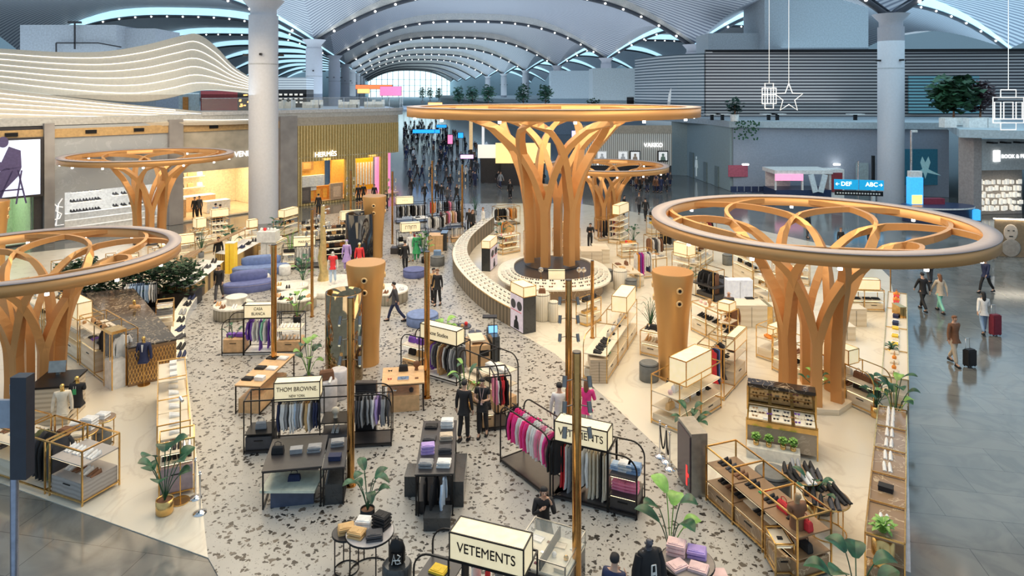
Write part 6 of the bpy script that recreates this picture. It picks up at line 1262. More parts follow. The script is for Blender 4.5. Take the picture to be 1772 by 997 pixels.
# eyewear cabinet with trays
T, L = Fx('eyewear_cabinet', 'gold and stone eyewear cabinet with sloping trays below the right tree', 'cabinet', (1292, 778), (1415, 800))
obj('stone_base', MB().box(0, .6, .12, L, 1.1, .6), mat('travertine_slab', (.42, .33, .24), .3, kind='dmarble', col2=(.6, .5, .38), p=2), T); obj('tray_deck', MB().box(0, .55, .72, L, 1.1, .14), BRASS, T); obj('back_panel', MB().box(0, 1.15, .86, L, .06, .62), MIR, T); obj('top_beam', MB().box(0, 1.0, 1.48, L, .4, .1), DMAR, T); [obj('side_post', MB().box(s*L/2, 1.0, .8, .05, .4, .7), BRASS, T) for s in (-1, 1)]; [obj('front_post', MB().box(s*L/2, .05, 0, .04, .04, .9), BRASS, T) for s in (-1, 1)]
for k in range(3):
    for j in range(2): obj('tray', MB().box(-L/3+k*L/3, .3+j*.45, .86, L/3-.1, .38, .02), mat('ivory_velvet'), T)
for j in range(3): put_row(('glasses:black glasses:brown glasses:purple wallet:silver glasses:black glasses:tan glasses:silver glasses:navy' if j % 2 else 'glasses:tan wallet:white glasses:black glasses:charcoal glasses:purple glasses:black'), lw(T, -L*.46, .2+j*.26, .885), lw(T, L*.46, .2+j*.26, 0)-lw(T, -L*.46, .2+j*.26, 0), T.rotation_euler.z, 'in the %s row of the eyewear cabinet' % ['front', 'middle', 'back'][j], s=1.15)
obj('plant_step', MB().box(-L*.12, -.22, 0, L*.75, .4, .3), mat('podium_white'), T)
for i, x in enumerate((-.36, -.18, .02, .16)): plant('small bushy green plant in a gold pot, %s from the left on the eyewear cabinet step' % nth(i), 1310+i, 0, .36, 26, 'gold', .03, .12, .3, .075, .13, .05, at=lw(T, L*x, -.22, .3), m=LEAF2, seed=i)
drum('large grey drum stool beside the black shoe table at the bottom right', 1337, 862, .42, .68, GREYF, 'stool', 'stool'); drum('grey drum stool partly behind the black shoe table', 1418, 880, .33, .5, GREYF, 'stool', 'stool')
round_table('brown topped gold table covered with black shoes at the bottom right', 'the black shoe table', 1430, 920, .5, .8, BMB, BRASS, 'sneaker:black sneaker:black loafer:black sneaker:black sneaker:charcoal loafer:black', s=1.15, spread=.7)
round_table('second brown topped gold table of black shoes behind the first', 'the rear black shoe table', 1388, 888, .45, .95, BMB, BRASS, 'sneaker:black sneaker:grey sneaker:black loafer:black sneaker:white sneaker:charcoal', s=1.15, spread=.7)
bust_stand('torso mannequin in maroon and brown on a gold stand by the diagonal shelving', (1379, 990), .3, 'brown', True, cm((.4, .28, .16), .3))
# the tree's flower pot, benches, plants
plant('plant with a red flower in a black pot between the right tree legs', 1412, 690, .95, 7, 'black', .06, .3, seed=3, bright=3)
plant('large leafed plant in a gold pot at the curved end of the long handbag shelf', 1548, 752, 1.9, 11, 'gold', .1, .5, seed=5, spread=.35, bright=4); plant('dark leafed plant in a gold pot just left of the curved shelf end', 1517, 722, 1.3, 8, 'gold', .08, .35, seed=8)
plant('broad leafed dark plant cut by the bottom edge, beside the near edge shelving', 1482, 1075, 1.35, 7, 'gold', .13, .6, seed=9, spread=.4); plant('slim plant in a tall gold cylinder pot by the black shoe table', 1404, 908, 1.25, 8, 'gold', .06, .4, potr=.13, poth=.5, seed=11)
plant('spiky plant by the screen tower and rope barrier', 1196, 772, 1.2, 9, 'black', .07, .5, seed=13); plant('spiky palm plant in a gold pot left of the right air column', 1126, 576, 1.5, 16, 'gold', .03, .6, seed=14, spiky=True); plant('second gold pot plant behind the right air column', 1190, 500, 1.1, 10, 'gold', .05, .4, seed=15)
plant('bushy plant with small white flowers on the near edge shelving bottom', 1528, 1000, 1.25, 24, 'gold', .03, .22, seed=16, m=LEAF2, poth=.95, potr=.22, spread=.1); plant('little green plant on the far edge shelving', 1542, 650, 1.2, 14, 'gold', .03, .2, seed=17, poth=.95, potr=.13, spread=.08)
# terrazzo plants
plant('tall leafy plant in a brown basket left of the white drum plinths', 534, 668, 1.75, 9, 'grey', .11, .4, seed=18, bright=2, spread=.25, potr=.2)
plant('pointed leaf plant behind the white round table', 636, 905, 1.35, 8, 'black', .08, .5, seed=19); plant('tall plant with one bright leaf behind the black mannequin', 1160, 985, 1.75, 7, 'black', .12, .6, seed=20, bright=3)
plant('bright broad leafed plant above the mixed-case sign rack', 768, 612, 1.35, 9, 'black', .12, .55, seed=21, bright=1); plant('tall dark leafed plant right of the green dressed mannequin', 734, 455, 1.9, 12, 'black', .11, .45, seed=22, bright=3)
plant('feathery plant inside the arched wire rack', 806, 712, 1.7, 8, 'gold', .05, .5, seed=23, bright=2); plant('small plant on the stacked-word sign rack end', 404, 610, 1.2, 8, 'gold', .05, .25, seed=24)
plant('large green plant left of the white podium', 524, 500, 1.7, 12, 'grey', .1, .6, seed=25, bright=4); plant('upright plant in a dark pot by the left shoe counter', 514, 560, 1.5, 9, 'black', .09, .45, seed=26, bright=2)
plant('spiky dark palm by the far end of the curved counter', 822, 372, 1.6, 18, 'grey', .03, .9, seed=27, spiky=True); plant('tall dark leafed plant in a gold pot beside the curved counter tower', 852, 458, 1.5, 8, 'gold', .09, .5, seed=28); plant('leafy plant with a pale pot left of the big tree legs', 868, 432, 1.9, 9, 'gold', .08, .5, seed=29)
plant('pale spiky plant at the curl of the curved counter', 788, 450, 1.0, 10, 'grey', .02, .4, seed=30, spiky=True)
plant('dark leaved plant near the lattice shelf and red item table', 1096, 424, 1.4, 9, 'grey', .08, .4, seed=31)
# ================================================================== left: warm marble zone
rack('gold rack at the bottom left with dark coats and a grey wood plinth', 'the front left rack', (28, 838), (142, 877), 1.0, 1.35, [(0, .45, 'rail', 'coat:olive coat:charcoal coat:black*2 coat:olive coat:charcoal'), (.52, 1, 'shelf', [(.98, 'sneaker:white loafer:white'), (.5, 'sneaker:white loafer:brown')], .42)], m=BRASS, base=None, plinthm=mat('grey_wood', (.45, .42, .40), .5, kind='wood', p=3, col2=(.36, .33, .31)), shelf=mat('grey_wood'), t=.035)
rack('gold rack cut by the left edge with cream shelves', 'the far left edge rack', (-70, 806), (22, 836), 1.0, 1.35, [(0, 1, 'shelf', [(.98, 'sneaker:white loafer:brown'), (.5, 'loafer:charcoal')], .42)], m=BRASS, base=None)
T, L = Fx('service_counter', 'pale wood grooved service counter with a black top below the left tree', 'counter', (50, 740), (117, 735)); obj('body', MB().box(0, .6, 0, L, 1.2, 1.15), mat('groove_wood', (.62, .53, .40), .5, kind='hslat', p=2.2, col2=(.45, .37, .27)), T); obj('black_top', MB().box(0, .6, 1.15, L+.1, 1.3, .06), BLK, T); obj('monitor', MB().box(-.15, .9, 1.3, .5, .05, .35, rx=-.2).box(-.15, .95, 1.2, .1, .1, .15), mat('steel_grey'), T)
b = MB()
for k in range(6): b.box(L/2+.055, .1, .2+k*.16, .02, .25, .02)
obj('counter_handles', b, BLK, T)
bust_stand('gold headed torso mannequin in a cream sweater by the wooden service counter', (108, 764), .35, 'cream'); t = bust_stand('gold headed torso mannequin in a black hoodie with a small green print', (134, 748), .1, 'black', True); obj('green_print', MB().box(0, -.175, 1.2, .1, .01, .16), cm(C['green']), t); obj('drawstrings', MB().bar((-.03, -.16, 1.44), (-.03, -.17, 1.32), .008).bar((.03, -.16, 1.44), (.03, -.17, 1.32), .008), WHT, t)
bust_stand('gold torso mannequin in a navy jacket and white shirt before the lattice counter', (249, 666), .15, 'navy', shirt='white'); bust_stand('bare gold torso mannequin in front of the denim rack', (233, 590), 0, 'tan', True)
round_table('oval gold table with a pile of white folded tops beside the gold mannequins', 'the white pile table', 135, 796, .5, .8, BMB, BRASS, 'fold:white*4 fold:white*2 fold:brown*2 fold:cream*1', s=1.1); round_table('small round gold table with a white bag, right of the white pile table', 'the small gold table', 178, 772, .32, .82, BMB, BRASS, 'fold:white*2')
drum('grey blue drum stool under the small round gold table', 177, 771, .24, .45, GREYF, 'stool', 'stool', False)
rack('gold rack with black jackets and a cream drawer plinth, left of the glass end case', 'the black jackets rack', (138, 632), (190, 672), .9, 1.85, [(0, .5, 'shelf', [(1.5, 'bag:tan dome:black'), (.95, 'fold:black fold:purple fold:grey')], .75), (.5, 1, 'rail', 'jacket:black*4 jacket:navy jacket:black*2 jacket:white')], **G)
rack('gold shelf rack of white sneakers and tan shelves farther up the left aisle', 'the white sneaker rack', (76, 588), (134, 628), .9, 1.6, [(0, .5, 'shelf', [(1.25, 'sneaker:white sneaker:white'), (.8, 'sneaker:white loafer:white'), ], .45), (.5, 1, 'shelf', [(1.25, 'dome:tan sneaker:white'), (.8, 'sneaker:white sneaker:white')], .45)], sign=(.5, 1, 1.62, .6, .5, {}), **G)
rack('gold rack seen through the left tree with white goods', 'the tree rack', (10, 548), (72, 586), .9, 1.6, [(0, .5, 'rail', 'shirt:white shirt:orange shirt:navy shirt:white'), (.5, 1, 'shelf', [(1.25, 'bag:white'), (.8, 'dome:white box:black')], .4)], **G)
T, L = Fx('glass_case', 'gold framed glass end case with bottles, left of the lattice counter', 'display case', (194, 676), (218, 668)); obj('pedestal', MB().box(0, .3, 0, L, .6, .95), WHT, T); obj('glass', MB().box(0, .3, .95, L, .6, .95), GLASS, T); obj('top_box', MB().box(0, .3, 1.9, L+.03, .62, .1), BRASS, T)
f = MB()
for x in (-L/2, L/2):
    for y in (0, .6): f.bar((x, y, 0), (x, y, 1.9), .035)
obj('gold_frame', f, BRASS, T); put_row('bottle:gold bottle:white', lw(T, -L*.4, .3, .955), lw(T, L*.4, .3, 0)-lw(T, -L*.4, .3, 0), T.rotation_euler.z, 'in the glass end case')
cpts = [P(222, 670), P(305, 652), PZ(232, 500, 30.4), PZ(150, 508, 29.7)]; cpts = [(q.x, q.y) for q in cpts]; o = P(262, 650)
T = thing('stone_counter', 'long dark veined stone counter with a gold lattice front', 'counter', o); lp = [(x-o.x, y-o.y) for x, y in cpts]
obj('body', MB().prism(lp, 0, 1.3), mat('bronze_panel', (.35, .22, .12), .3, .5), T); obj('stone_top', MB().prism([(x*1.02, y*1.02) for x, y in lp], 1.3, 1.36), DMAR, T)
A0, B0 = Vector((*lp[0], 0)), Vector((*lp[1], 0)); b = MB(); dx = B0-A0; nn = Vector((dx.y, -dx.x, 0)).normalized()*.05
for k in range(15):
    for s in (-1, 1):
        q = [A0+nn+dx*((k+.5)/15)+Vector((0, 0, .1+.28*j))+dx*(s*(.033 if j % 2 else -.033)) for j in range(5)]
        for u_, w_ in zip(q, q[1:]): b.bar(u_, w_, .016)
obj('lattice_front', b, BRASS, T)
rack('tall dark rack of pale blue denim shirts behind the stone counter', 'the denim shirts rack', (212, 548), (272, 542), .9, 1.5, [(0, 1, 'rail', 'shirt:white*2 shirt:pale_blue*3 shirt:denim*3 shirt:pale_blue*2 shirt:denim*2 shirt:white*2 shirt:grey*2')], m=BLK)
rack('small gold rack of folded tops at the right end of the stone counter', 'the folded tops rack', (270, 590), (300, 586), .7, 1.5, [(0, 1, 'shelf', [(1.35, 'fold:white'), (.95, 'fold:grey*3')], .6)], **G)
# hedge
T = thing('hedge_planter', 'dense dark green hedge in a black trough in front of the small left tree', 'planter', P(225, 530)); obj('trough', MB().box(0, 0, 0, 6.2, 1.2, .7, .12), BLK, T)
b = MB()
for k in range(2600):
    x, y, z = R.uniform(-3.2, 3.2), R.uniform(-.8, .8), .6+R.random()**.6*1.5; a = R.random()*6.3; w = .16; t_ = R.uniform(-.6, .9)
    b.add([(x, y, z), (x+w*math.cos(a), y+w*math.sin(a), z+w*t_), (x+1.9*w*math.cos(a+.4), y+1.9*w*math.sin(a+.4), z+w*t_), (x+w*math.cos(a+.8), y+w*math.sin(a+.8), z+w*.2)], [(0, 1, 2, 3)])
f = obj('foliage', b, mat('hedge_green', (.015, .06, .02), .6, noise=.4, scale=3), T); f['kind'] = 'stuff'
# shoe racks in the left aisle
rack('long narrow gold shoe rack with glass top running up the left aisle', 'the left aisle shoe rack', (329, 806), (320, 682), .8, 1.25, [(0, .34, 'shelf', [(.85, 'sneaker:white'), (.45, 'heel:tan')], .2), (.34, .67, 'shelf', [(.85, 'sneaker:white'), (.45, 'heel:white')], .2), (.67, 1, 'shelf', [(1.15, 'box:white'), (.6, 'sneaker:white')], .2)], **G)
rack('gold framed cabinet with a lilac grey panel at the near end of the left aisle', 'the lilac panel cabinet', (275, 866), (336, 852), .7, 1.4, [(0, 1, 'shelf', [(1.1, 'sneaker:silver loafer:black'), (.85, 'loafer:black')], .62)], m=BRASS, base=None, plinthm=mat('lilac_panel', (.45, .36, .40), .4), t=.03)
plant('broad dark leafed plant in a gold pot at the left aisle near end', 285, 888, 1.75, 9, 'gold', .14, .42, seed=33, potr=.2, spread=.35)
T = thing('lamp_stand', 'slim brass stand on a round gold plate beside the gold pot plant', 'stand', P(312, 868)); obj('base_plate', MB().cyl(0, 0, 0, .22, .03, 28), BRASS, T); obj('pole', MB().tube([(0, 0, 0), (0, 0, 2.6)], .015, 8), BRASS, T); obj('head', MB().tube([(0, 0, 2.6), (.1, -.1, 2.55)], .04, 8), CHR, T)
# lattice and shoe counters toward the shops
LAT = mat('lattice_gold', (.70, .48, .18), .35, .6, kind='vslat', p=3, col2=(.12, .07, .03))
for lb, ph, pts, dp, h, bs, spec in (('curved wooden counter with gold slat front left of the walking man in suit', 'the gold slat counter', [(318, 530), (340, 520), (364, 500), (388, 478)], 1.2, .85, LAT, 'heel:black loafer:black heel:navy loafer:black heel:black loafer:charcoal heel:black'),
                        ('second gold slat counter with dark canopy ledge behind the blue sofas', 'the second slat counter', [(408, 468), (430, 455), (455, 440)], 1.2, .85, LAT, 'loafer:black heel:black loafer:navy heel:black loafer:black'),
                        ('white stepped shoe kerb curving along the left edge of the terrazzo', 'the white shoe kerb', [(324, 640), (319, 600), (323, 560), (341, 528)], .5, .4, mat('pale_steel'), 'loafer:navy heel:black loafer:charcoal heel:navy loafer:black heel:grey loafer:black heel:navy')):
    T, AA, NN = curve_counter(lb, pts, dp, h, bs, mat('ivory') if 'white' in lb else WHT, slope=.12)
    tk = spec.split(); n_ = len(AA)
    for i, k in enumerate(tk):
        j = int((i+.5)/len(tk)*(n_-1)); q = AA[j]+NN[j]*dp*.35; q.z = h+.12*.35+.02; put_row(k, q, Vector((.01, 0, 0)), R.uniform(-.5, .5), '%s along %s' % (nth(i), ph), s=1.3)
    if 'slat' in lb: obj('dark_ledge', MB().ribbon([a-T.location+n*dp*.8+Vector((0, 0, h+.75)) for a, n in zip(AA, NN)], [a-T.location+n*dp*1.5+Vector((0, 0, h+.5)) for a, n in zip(AA, NN)], .06), mat('walnut'), T)
block('yellow lit square column between the two gold slat counters', 397, 474, .5, .5, 1.7, mat('yellow_lit', (1, .62, .05), emit=.2), 'display_column', 'column', WHT)
block('white square pedestal with a wider white top box near the blue sofas', 461, 452, .7, .7, 1.1, WHT, 'pedestal', 'pedestal'); tag(obj('pedestal_box', MB().box(0, .35, 0, 1.1, .9, .65), WHT), 'wide white box with ornaments resting on the white square pedestal', 'box').location = (P(461, 452).x, P(461, 452).y, 1.135)
p = P(461, 452, 0); put_row('dome:white dome:red dome:silver dome:white dome:white', Vector((p.x-.5, p.y+.3, 1.79)), Vector((1.0, 0, 0)), 0, 'on the white pedestal box', s=1.3)
L2 = [('long beige counter of small goods behind the gold slat counter', 'the beige counter', (330, 446), (382, 434), 1, .95, [(0, 1, 'shelf', [(.93, 'dome:white box:cream dome:black box:white dome:cream')], .5)], None),
      ('gold display with a white cube light box in front of the tan lit shop', 'the white cube display', (338, 430), (362, 426), .8, 1.1, [(0, 1, 'shelf', [(1.05, 'bottle:white bottle:gold bottle:white'), (.6, 'box:white')], .3)], (.1, .8, 1.3, .6, .6, {})),
      ('gold bottle shelf with a white sign right of the white cube display', 'the bottle shelf', (366, 420), (396, 416), .8, 1.5, [(0, 1, 'shelf', [(1.2, 'bottle:white bottle:grey bottle:white bottle:gold'), (.8, 'bottle:white dome:white'), (.4, 'box:cream')], .2)], (0, 1, 1.7, .5, .4, {})),
      ('cream lit counter at the right end of the near left tree ring', 'the ring end counter', (308, 452), (338, 448), .8, 1.0, [(0, 1, 'shelf', [(.98, 'box:white dome:white'), (.5, 'box:cream')], .3)], (.05, .95, 1.02, .5, .5, {})),
      ('gold bar display of pale ornaments left of the grey column foot', 'the ornament display', (424, 432), (446, 428), .8, 1.3, [(0, 1, 'shelf', [(1.25, 'dome:white dome:red dome:white'), (.8, 'dome:cream bottle:gold')], .3)], (.3, 1, 1.35, .5, .4, {})),
      ('beige sloping display with white ornaments right of the grey column foot', 'the sloping display', (468, 452), (498, 436), .8, .95, [(0, 1, 'shelf', [(.93, 'dome:white dome:cream dome:white')], .5)], None),
      ('gold shelf seen through the small left tree with white and dark goods', 'the small tree shelf', (268, 470), (306, 462), .8, 1.3, [(0, 1, 'shelf', [(1.2, 'box:white bag:black box:white'), (.7, 'box:cream bag:white')], .3)], (.3, .9, 1.32, .4, .4, {})),
      ('white goods shelf inside the near left tree ring view', 'the ring view shelf', (96, 500), (150, 490), .8, 1.3, [(0, .5, 'shelf', [(1.2, 'box:white dome:white bag:white'), (.7, 'box:cream')], .3), (.5, 1, 'rail', 'shirt:cream shirt:white*2 shirt:beige')], None),
      ('black and gold shelf of white boxes left of the hedge', 'the hedge side shelf', (186, 486), (240, 478), .8, 1.3, [(0, .5, 'shelf', [(1.2, 'box:white dome:tan bag:white'), (.7, 'box:cream box:white')], .3), (.5, 1, 'shelf', [(1.2, 'fold:white*2 fold:cream'), (.7, 'box:cream')], .3)], None)]
for lb, ph, a, b, dp, h, bays, sg in L2: rack(lb, ph, a, b, dp, h, bays, sign=sg, **G)
plant('thin palm plant behind the beige counter at the left', 348, 446, 1.9, 14, 'grey', .03, .9, seed=35, spiky=True); plant('broad leafed plant behind the yellow lit column', 398, 440, 1.9, 8, 'black', .15, .6, seed=36); plant('dark leafed plant at the foot of the grey column', 480, 418, 1.6, 10, 'black', .1, .5, seed=37)
plant('light green palm above the cream sign rack', 503, 452, 1.9, 14, 'grey', .04, .9, seed=38, spiky=True, m=LEAF2); plant('dark fern between the ring view shelf and hedge', 172, 505, 1.5, 14, 'grey', .05, .5, seed=39); plant('second dark fern inside the near left ring view', 108, 515, 1.3, 14, 'grey', .05, .5, seed=40)
plant('dark leaved plant behind the lattice stone counter far left', 310, 500, 1.5, 12, 'grey', .08, .5, seed=41)
person('staff in black behind the beige counter, seen between the slat counters', (378, 462), .3, STAND, 'black', 'black', 'black')
# stanchions and ropes
s = [stanchion('chrome stanchion post, left one of the rope pair at the bottom', 538, 1090), stanchion('chrome stanchion post, right one of the rope pair at the bottom', 600, 1130)]; rope('black rope sagging between the two bottom stanchions', *s); r3 = stanchion('chrome stanchion post hidden under the white round table edge', 672, 1160); rope('black rope running right from the bottom stanchion pair', s[1], r3)
s = [stanchion('chrome stanchion post, left of three beside the screen tower', 1142, 790), stanchion('chrome stanchion post, middle of three beside the screen tower', 1153, 800), stanchion('chrome stanchion post, right of three beside the screen tower', 1159, 812)]; rope('black rope loop between the left and middle stanchions by the screen tower', s[0], s[1], .6); rope('black rope loop between the middle and right stanchions by the screen tower', s[1], s[2], .6)
stanchion('chrome stanchion post at the corner of marble and terrazzo, bottom left', 346, 888); stanchion('chrome stanchion post behind the corner one, bottom left', 338, 862)
# brass poles with spotlights
for px, py, n, lb in ((607, 840, 3, 'tall brass spotlight pole standing in front of the two-line sign rack'), (998, 1021, 3, 'nearest brass spotlight pole, cutting through the nine letter sign'), (984, 782, 3, 'brass spotlight pole just left of the nearest pole'), (739, 688, 0, 'brass pole cutting the mixed-case sign'), (474, 665, 0, 'brass pole right of the stacked-word sign'),
                  (540, 548, 3, 'brass spotlight pole left of the white podium'), (607, 418, 3, 'brass spotlight pole in front of the ribbed shop doorway'), (679, 422, 3, 'brass spotlight pole right of the rear gold air column'), (748, 386, 3, 'brass spotlight pole at the left end of the orange-clothes rack'), (800, 399, 3, 'brass spotlight pole at the right end of the pink-brown rack'), (1025, 585, 0, 'brass pole through the golden slab frame')):
    light_pole(lb, px, py, 4.87 if px != 1025 else 3.2, n, r=.095 if py > 560 and px != 1025 else .07)
for px, py, lb in ((1541, 520, 'slim pole lamp stand at the far right corner of the marble zone'),): light_pole(lb, px, py, 2.0, 0, r=.03)
# foreground steel mast with a black speaker at the left edge
p = PD(25, 11, 0); T = thing('speaker_mast', 'steel mast with a long black speaker box at the bottom left edge', 'mast', p); obj('pole', MB().tube([(0, 0, 0), (0, 0, 5.3)], .06, 14), mat('mast_steel', (.35, .38, .48), .25, .9), T); obj('speaker_box', MB().box(.13, 0, 3.95, .26, .2, 1.65), mat('speaker_navy', (.015, .02, .035), .3), T); obj('side_bracket', MB().box(-.2, 0, 4.75, .4, .06, .45), mat('bracket_blue', (.3, .34, .42)), T); obj('top_camera', MB().cyl(-.02, 0, 5.3, .05, .15), CHR, T)
# ================================================================== people in the right hall
person('bearded man in a brown jacket and beige trousers pulling a black suitcase', (1651, 630), .15, (.7, 'down', 'pull', 0, 0), 'brown', 'beige', 'brown', s=1.04); q = P(1678, 634); suitcase('small black wheeled suitcase pulled by the man in beige trousers', (q.x, q.y, 0), .3)
person('woman in a white top and jeans walking away beside a large dark suitcase', (1702, 577), PI-.3, (.7, 'phone', 'pull', 0, 0), 'white', 'denim', 'black', longh=True); q = P(1722, 580); suitcase('large dark maroon suitcase beside the woman in white', (q.x, q.y, 0), .2, 'maroon', .85)
person('person in dark coat walking away, left one of the pair right of the marble zone', (1597, 537), PI, WALK, 'black', 'black', 'black'); person('woman with beige coat and mint trousers walking away beside the dark coat', (1627, 540), PI, WALK, 'beige', 'mint', 'brown', longh=True)
person('person in a long dark coat behind the walking pair in the right hall', (1609, 490), PI, STAND, 'charcoal', 'charcoal', 'black'); person('small dark dressed person walking right, near the hall centre at right', (1706, 506), -1.2, WALK, 'navy', 'black', 'black')
person('person in black just under the right ring edge far behind', (1712, 442), .5, WALK, 'black', 'black', 'black'); person('dark person seen through the right ring, left of centre', (1398, 412), .5, STAND, 'black', 'charcoal', 'black'); person('dark person seen through the right ring near its lowest gap', (1508, 440), 0, STAND, 'black', 'black', 'black'); person('seated looking dark person in the right ring gap', (1455, 437), 0, STAND, 'black', 'black', 'brown', s=.9)
person('man in black pulling a bag on the floor right of the small back tree', (1117, 381), PI, WALK, 'black', 'black', 'black'); q = P(1128, 381); suitcase('black suitcase beside the man right of the small back tree', (q.x, q.y, 0)); person('dark coated person left of the suitcase man', (1106, 370), PI, WALK, 'charcoal', 'black', 'brown')
person('heavy dark coated person standing right of the small back tree trunk', (1080, 375), 1, STAND, 'black', 'black', 'black'); person('man in black leaning over a table behind the largest tree', (1021, 430), 0, (.1, 'phone', 'phone', 20, 0), 'black', 'black', 'black'); person('dark haired staff in black right of the largest tree leg', (994, 452), -.5, STAND, 'black', 'black', 'black')
person('man with hands on hips near the lit shop behind the largest tree', (939, 325), 0, (.1, 'hip', 'hip', 0, 0), 'black', 'black', 'black')
# shop visitors
for px, py, lb, tp in ((337, 369, 'man in black, left of the pair in the tan lit shop', 'black'), (345, 367, 'man in black, right of the pair in the tan lit shop', 'charcoal')): person(lb, (px, py+12), 0, STAND, tp, 'black', 'black', z=.1)
person('person in blue shirt at the tan lit shop window', (373, 392), PI, STAND, 'denim', 'black', 'black'); person('person in a maroon top at the tan lit shop window', (381, 394), PI, STAND, 'maroon', 'black', 'black')
for px, py, lb in ((620, 352, 'dark dressed person, left one in the ribbed shop doorway'), (629, 350, 'dark dressed person, right one in the ribbed shop doorway'), (648, 352, 'bending dark person right of the ribbed shop doorway')): person(lb, (px, py), 0, STAND, 'black', 'black', 'black')
person('person in black looking into the window of the ribbed shop', (551, 372), PI, STAND, 'black', 'black', 'black'); person('person in black beside the pink lit screen', (668, 365), 0, STAND, 'black', 'black', 'black')
# concourse crowd
far_pts = [(709, 318), (703, 277), (716, 277), (722, 311), (730, 312), (712, 340), (757, 306), (772, 318), (746, 310), (779, 330), (756, 345), (764, 350), (774, 356), (790, 352), (822, 300), (826, 303), (818, 322), (822, 324), (862, 323), (860, 290), (878, 305), (866, 326), (883, 344), (812, 285), (742, 262), (734, 268), (764, 262), (750, 268), (776, 258), (779, 252), (735, 350), (715, 232), (700, 240), (706, 246), (722, 240), (814, 316), (806, 312), (882, 340)]
for i in range(130):
    y = R.choice((R.uniform(214, 240), R.uniform(225, 262), R.uniform(250, 300))); q = (R.uniform(697, 700+(y-205)*1.5+40), y); w = P(*q)
    if all((P(*o)-w).length > .75 for o in far_pts): far_pts.append(q)
for i, (px, py) in enumerate(far_pts):
    c = R.choices(('black', 'charcoal', 'navy', 'grey', 'white', 'brown'), (8, 4, 3, 1, 1, 1))[0]
    lg, hr, ps, lo = R.choice(('black', 'navy', 'charcoal')), R.choice(('black', 'brown')), R.choice((WALK, STAND, WALK)), R.random() < .4
    person('passenger in %s top, %s trousers, %s %s hair, %s %s the concourse crowd' % (c, lg, 'long' if lo else 'short', hr, 'walking' if ps is WALK else 'standing', 'deep in' if py < 235 else 'far back in' if py < 262 else 'midway in' if py < 290 else 'in front of' if py > 330 else 'near end of'), (px, py), R.choice((0, PI, .5, PI-.5)), ps, c, lg, hr, longh=lo, face=False, group='concourse crowd')
for i in range(26):
    px, py = R.uniform(1088, 1160), R.uniform(318, 334); c = R.choice(('black', 'charcoal', 'navy', 'brown')); c2 = R.choice(('black', 'navy', 'grey')); hr = R.choice(('black', 'brown')); person('waiting passenger, %s top, %s trousers, %s hair, %s below the portrait shop front' % (c, c2, hr, 'left' if px < 1112 else 'middle' if px < 1136 else 'right'), (px, py), R.uniform(-1, 1), STAND, c, c2, hr, face=False, s=R.uniform(.8, 1), group='waiting crowd')
p = P(845, 299); t = thing('promotion_box', 'bright red box stand in the concourse crowd', 'stand', p); obj('box', MB().box(0, 0, 0, 1.0, .6, .85), cm(C['red']), t); obj('second_box', MB().box(-.55, .1, 0, .5, .5, .75), cm((.55, .02, .03)), t)
t = thing('white_statue', 'tall white draped display behind the red box stand', 'display', P(842, 292)); obj('drape', MB().lathe(0, 0, [(.35, 0), (.25, 1), (.35, 1.8), (.2, 3.4), (.05, 3.6)], 12), WHT, t)
# seats on the right
T = thing('seat_row', 'row of dark blue hall seats against the blue-grey wall', 'bench', P(1308, 340)); b = MB(); l = MB()
for k in range(7): b.box(-2.1+k*.7, 0, .4, .6, .5, .08).box(-2.1+k*.7, .25, .45, .6, .06, .5)
obj('seats', b, mat('seat_navy', (.03, .05, .12)), T); l.bar((-2.4, 0, .38), (2.4, 0, .38), .08).bar((-2, 0, 0), (-2, 0, .38), .06).bar((2, 0, 0), (2, 0, .38), .06); obj('seat_beam', l, CHR, T)
# ================================================================== trees and greenery on the upper levels
def ball_tree(label, px, Y, z, h, r, c=(.05, .16, .1), n=260, pot=True):
    p = PD(px, Y, z); t = thing('indoor_tree', label, 'tree', p)
    if pot: obj('planter', MB().lathe(0, 0, [(r*.5, 0), (r*.6, .7), (r*.5, .7)], 16), WHT, t)
    obj('trunk', MB().tube([(0, 0, .2), (.05, 0, h*.4), (0, 0, h*.7)], [.1, .07, .04], 6), cm(C['brown']), t)
    b = MB(); rr = random.Random(int(px)); s = r*.32
    for k in range(n):
        u = rr.random()*2-1; a = rr.random()*6.3; q = rr.random()**.4; w = math.sqrt(1-u*u); x, y, zz = r*q*w*math.cos(a), r*q*w*math.sin(a), h*.62+h*.36*q*u
        d = rr.random()*6.3; e = rr.uniform(-.8, .8); b.add([(x, y, zz), (x+s*math.cos(d), y+s*math.sin(d), zz+s*e), (x+1.5*s*math.cos(d+.5), y+1.5*s*math.sin(d+.5), zz), (x+s*math.cos(d+1), y+s*math.sin(d+1), zz-s*.3)], [(0, 1, 2, 3)])
    obj('crown', b, mat('crown_%d' % (c[1]*1000), tuple(x*.8 for x in c), .6, noise=.35, scale=1), t); return t
for i, (px, Y, h, r) in enumerate(((731, 200, 5, .95), (744, 200, 5, .95), (759, 200, 5, .95), (794, 118, 4.2, 1.05), (817, 118, 4.2, 1.05), (845, 118, 4.6, 1.2), (905, 110, 4.4, 1.1), (944, 110, 4.4, 1.1))):
    ball_tree('round crowned indoor tree, %s from the left on the far terrace' % nth(i), px, Y, 7.3 if Y < 150 else 7, h, r)
struct('wall_back', MB().prism([(X_(697, 116), 116), (X_(1100, 104), 104), (X_(1100, 135), 135), (X_(697, 150), 150)], 6.9, 7.3), mat('slab_white'))
ball_tree('bushy dark green tree in a white planter, left of the two on the right mezzanine', 1650, 60, 7.3, 4.6, 1.7, (.03, .11, .05), 600); ball_tree('dark reddish leaved tree in a white planter, right of the bushy one', 1696, 60, 7.3, 4.2, 1.05, (.09, .05, .06), 320)
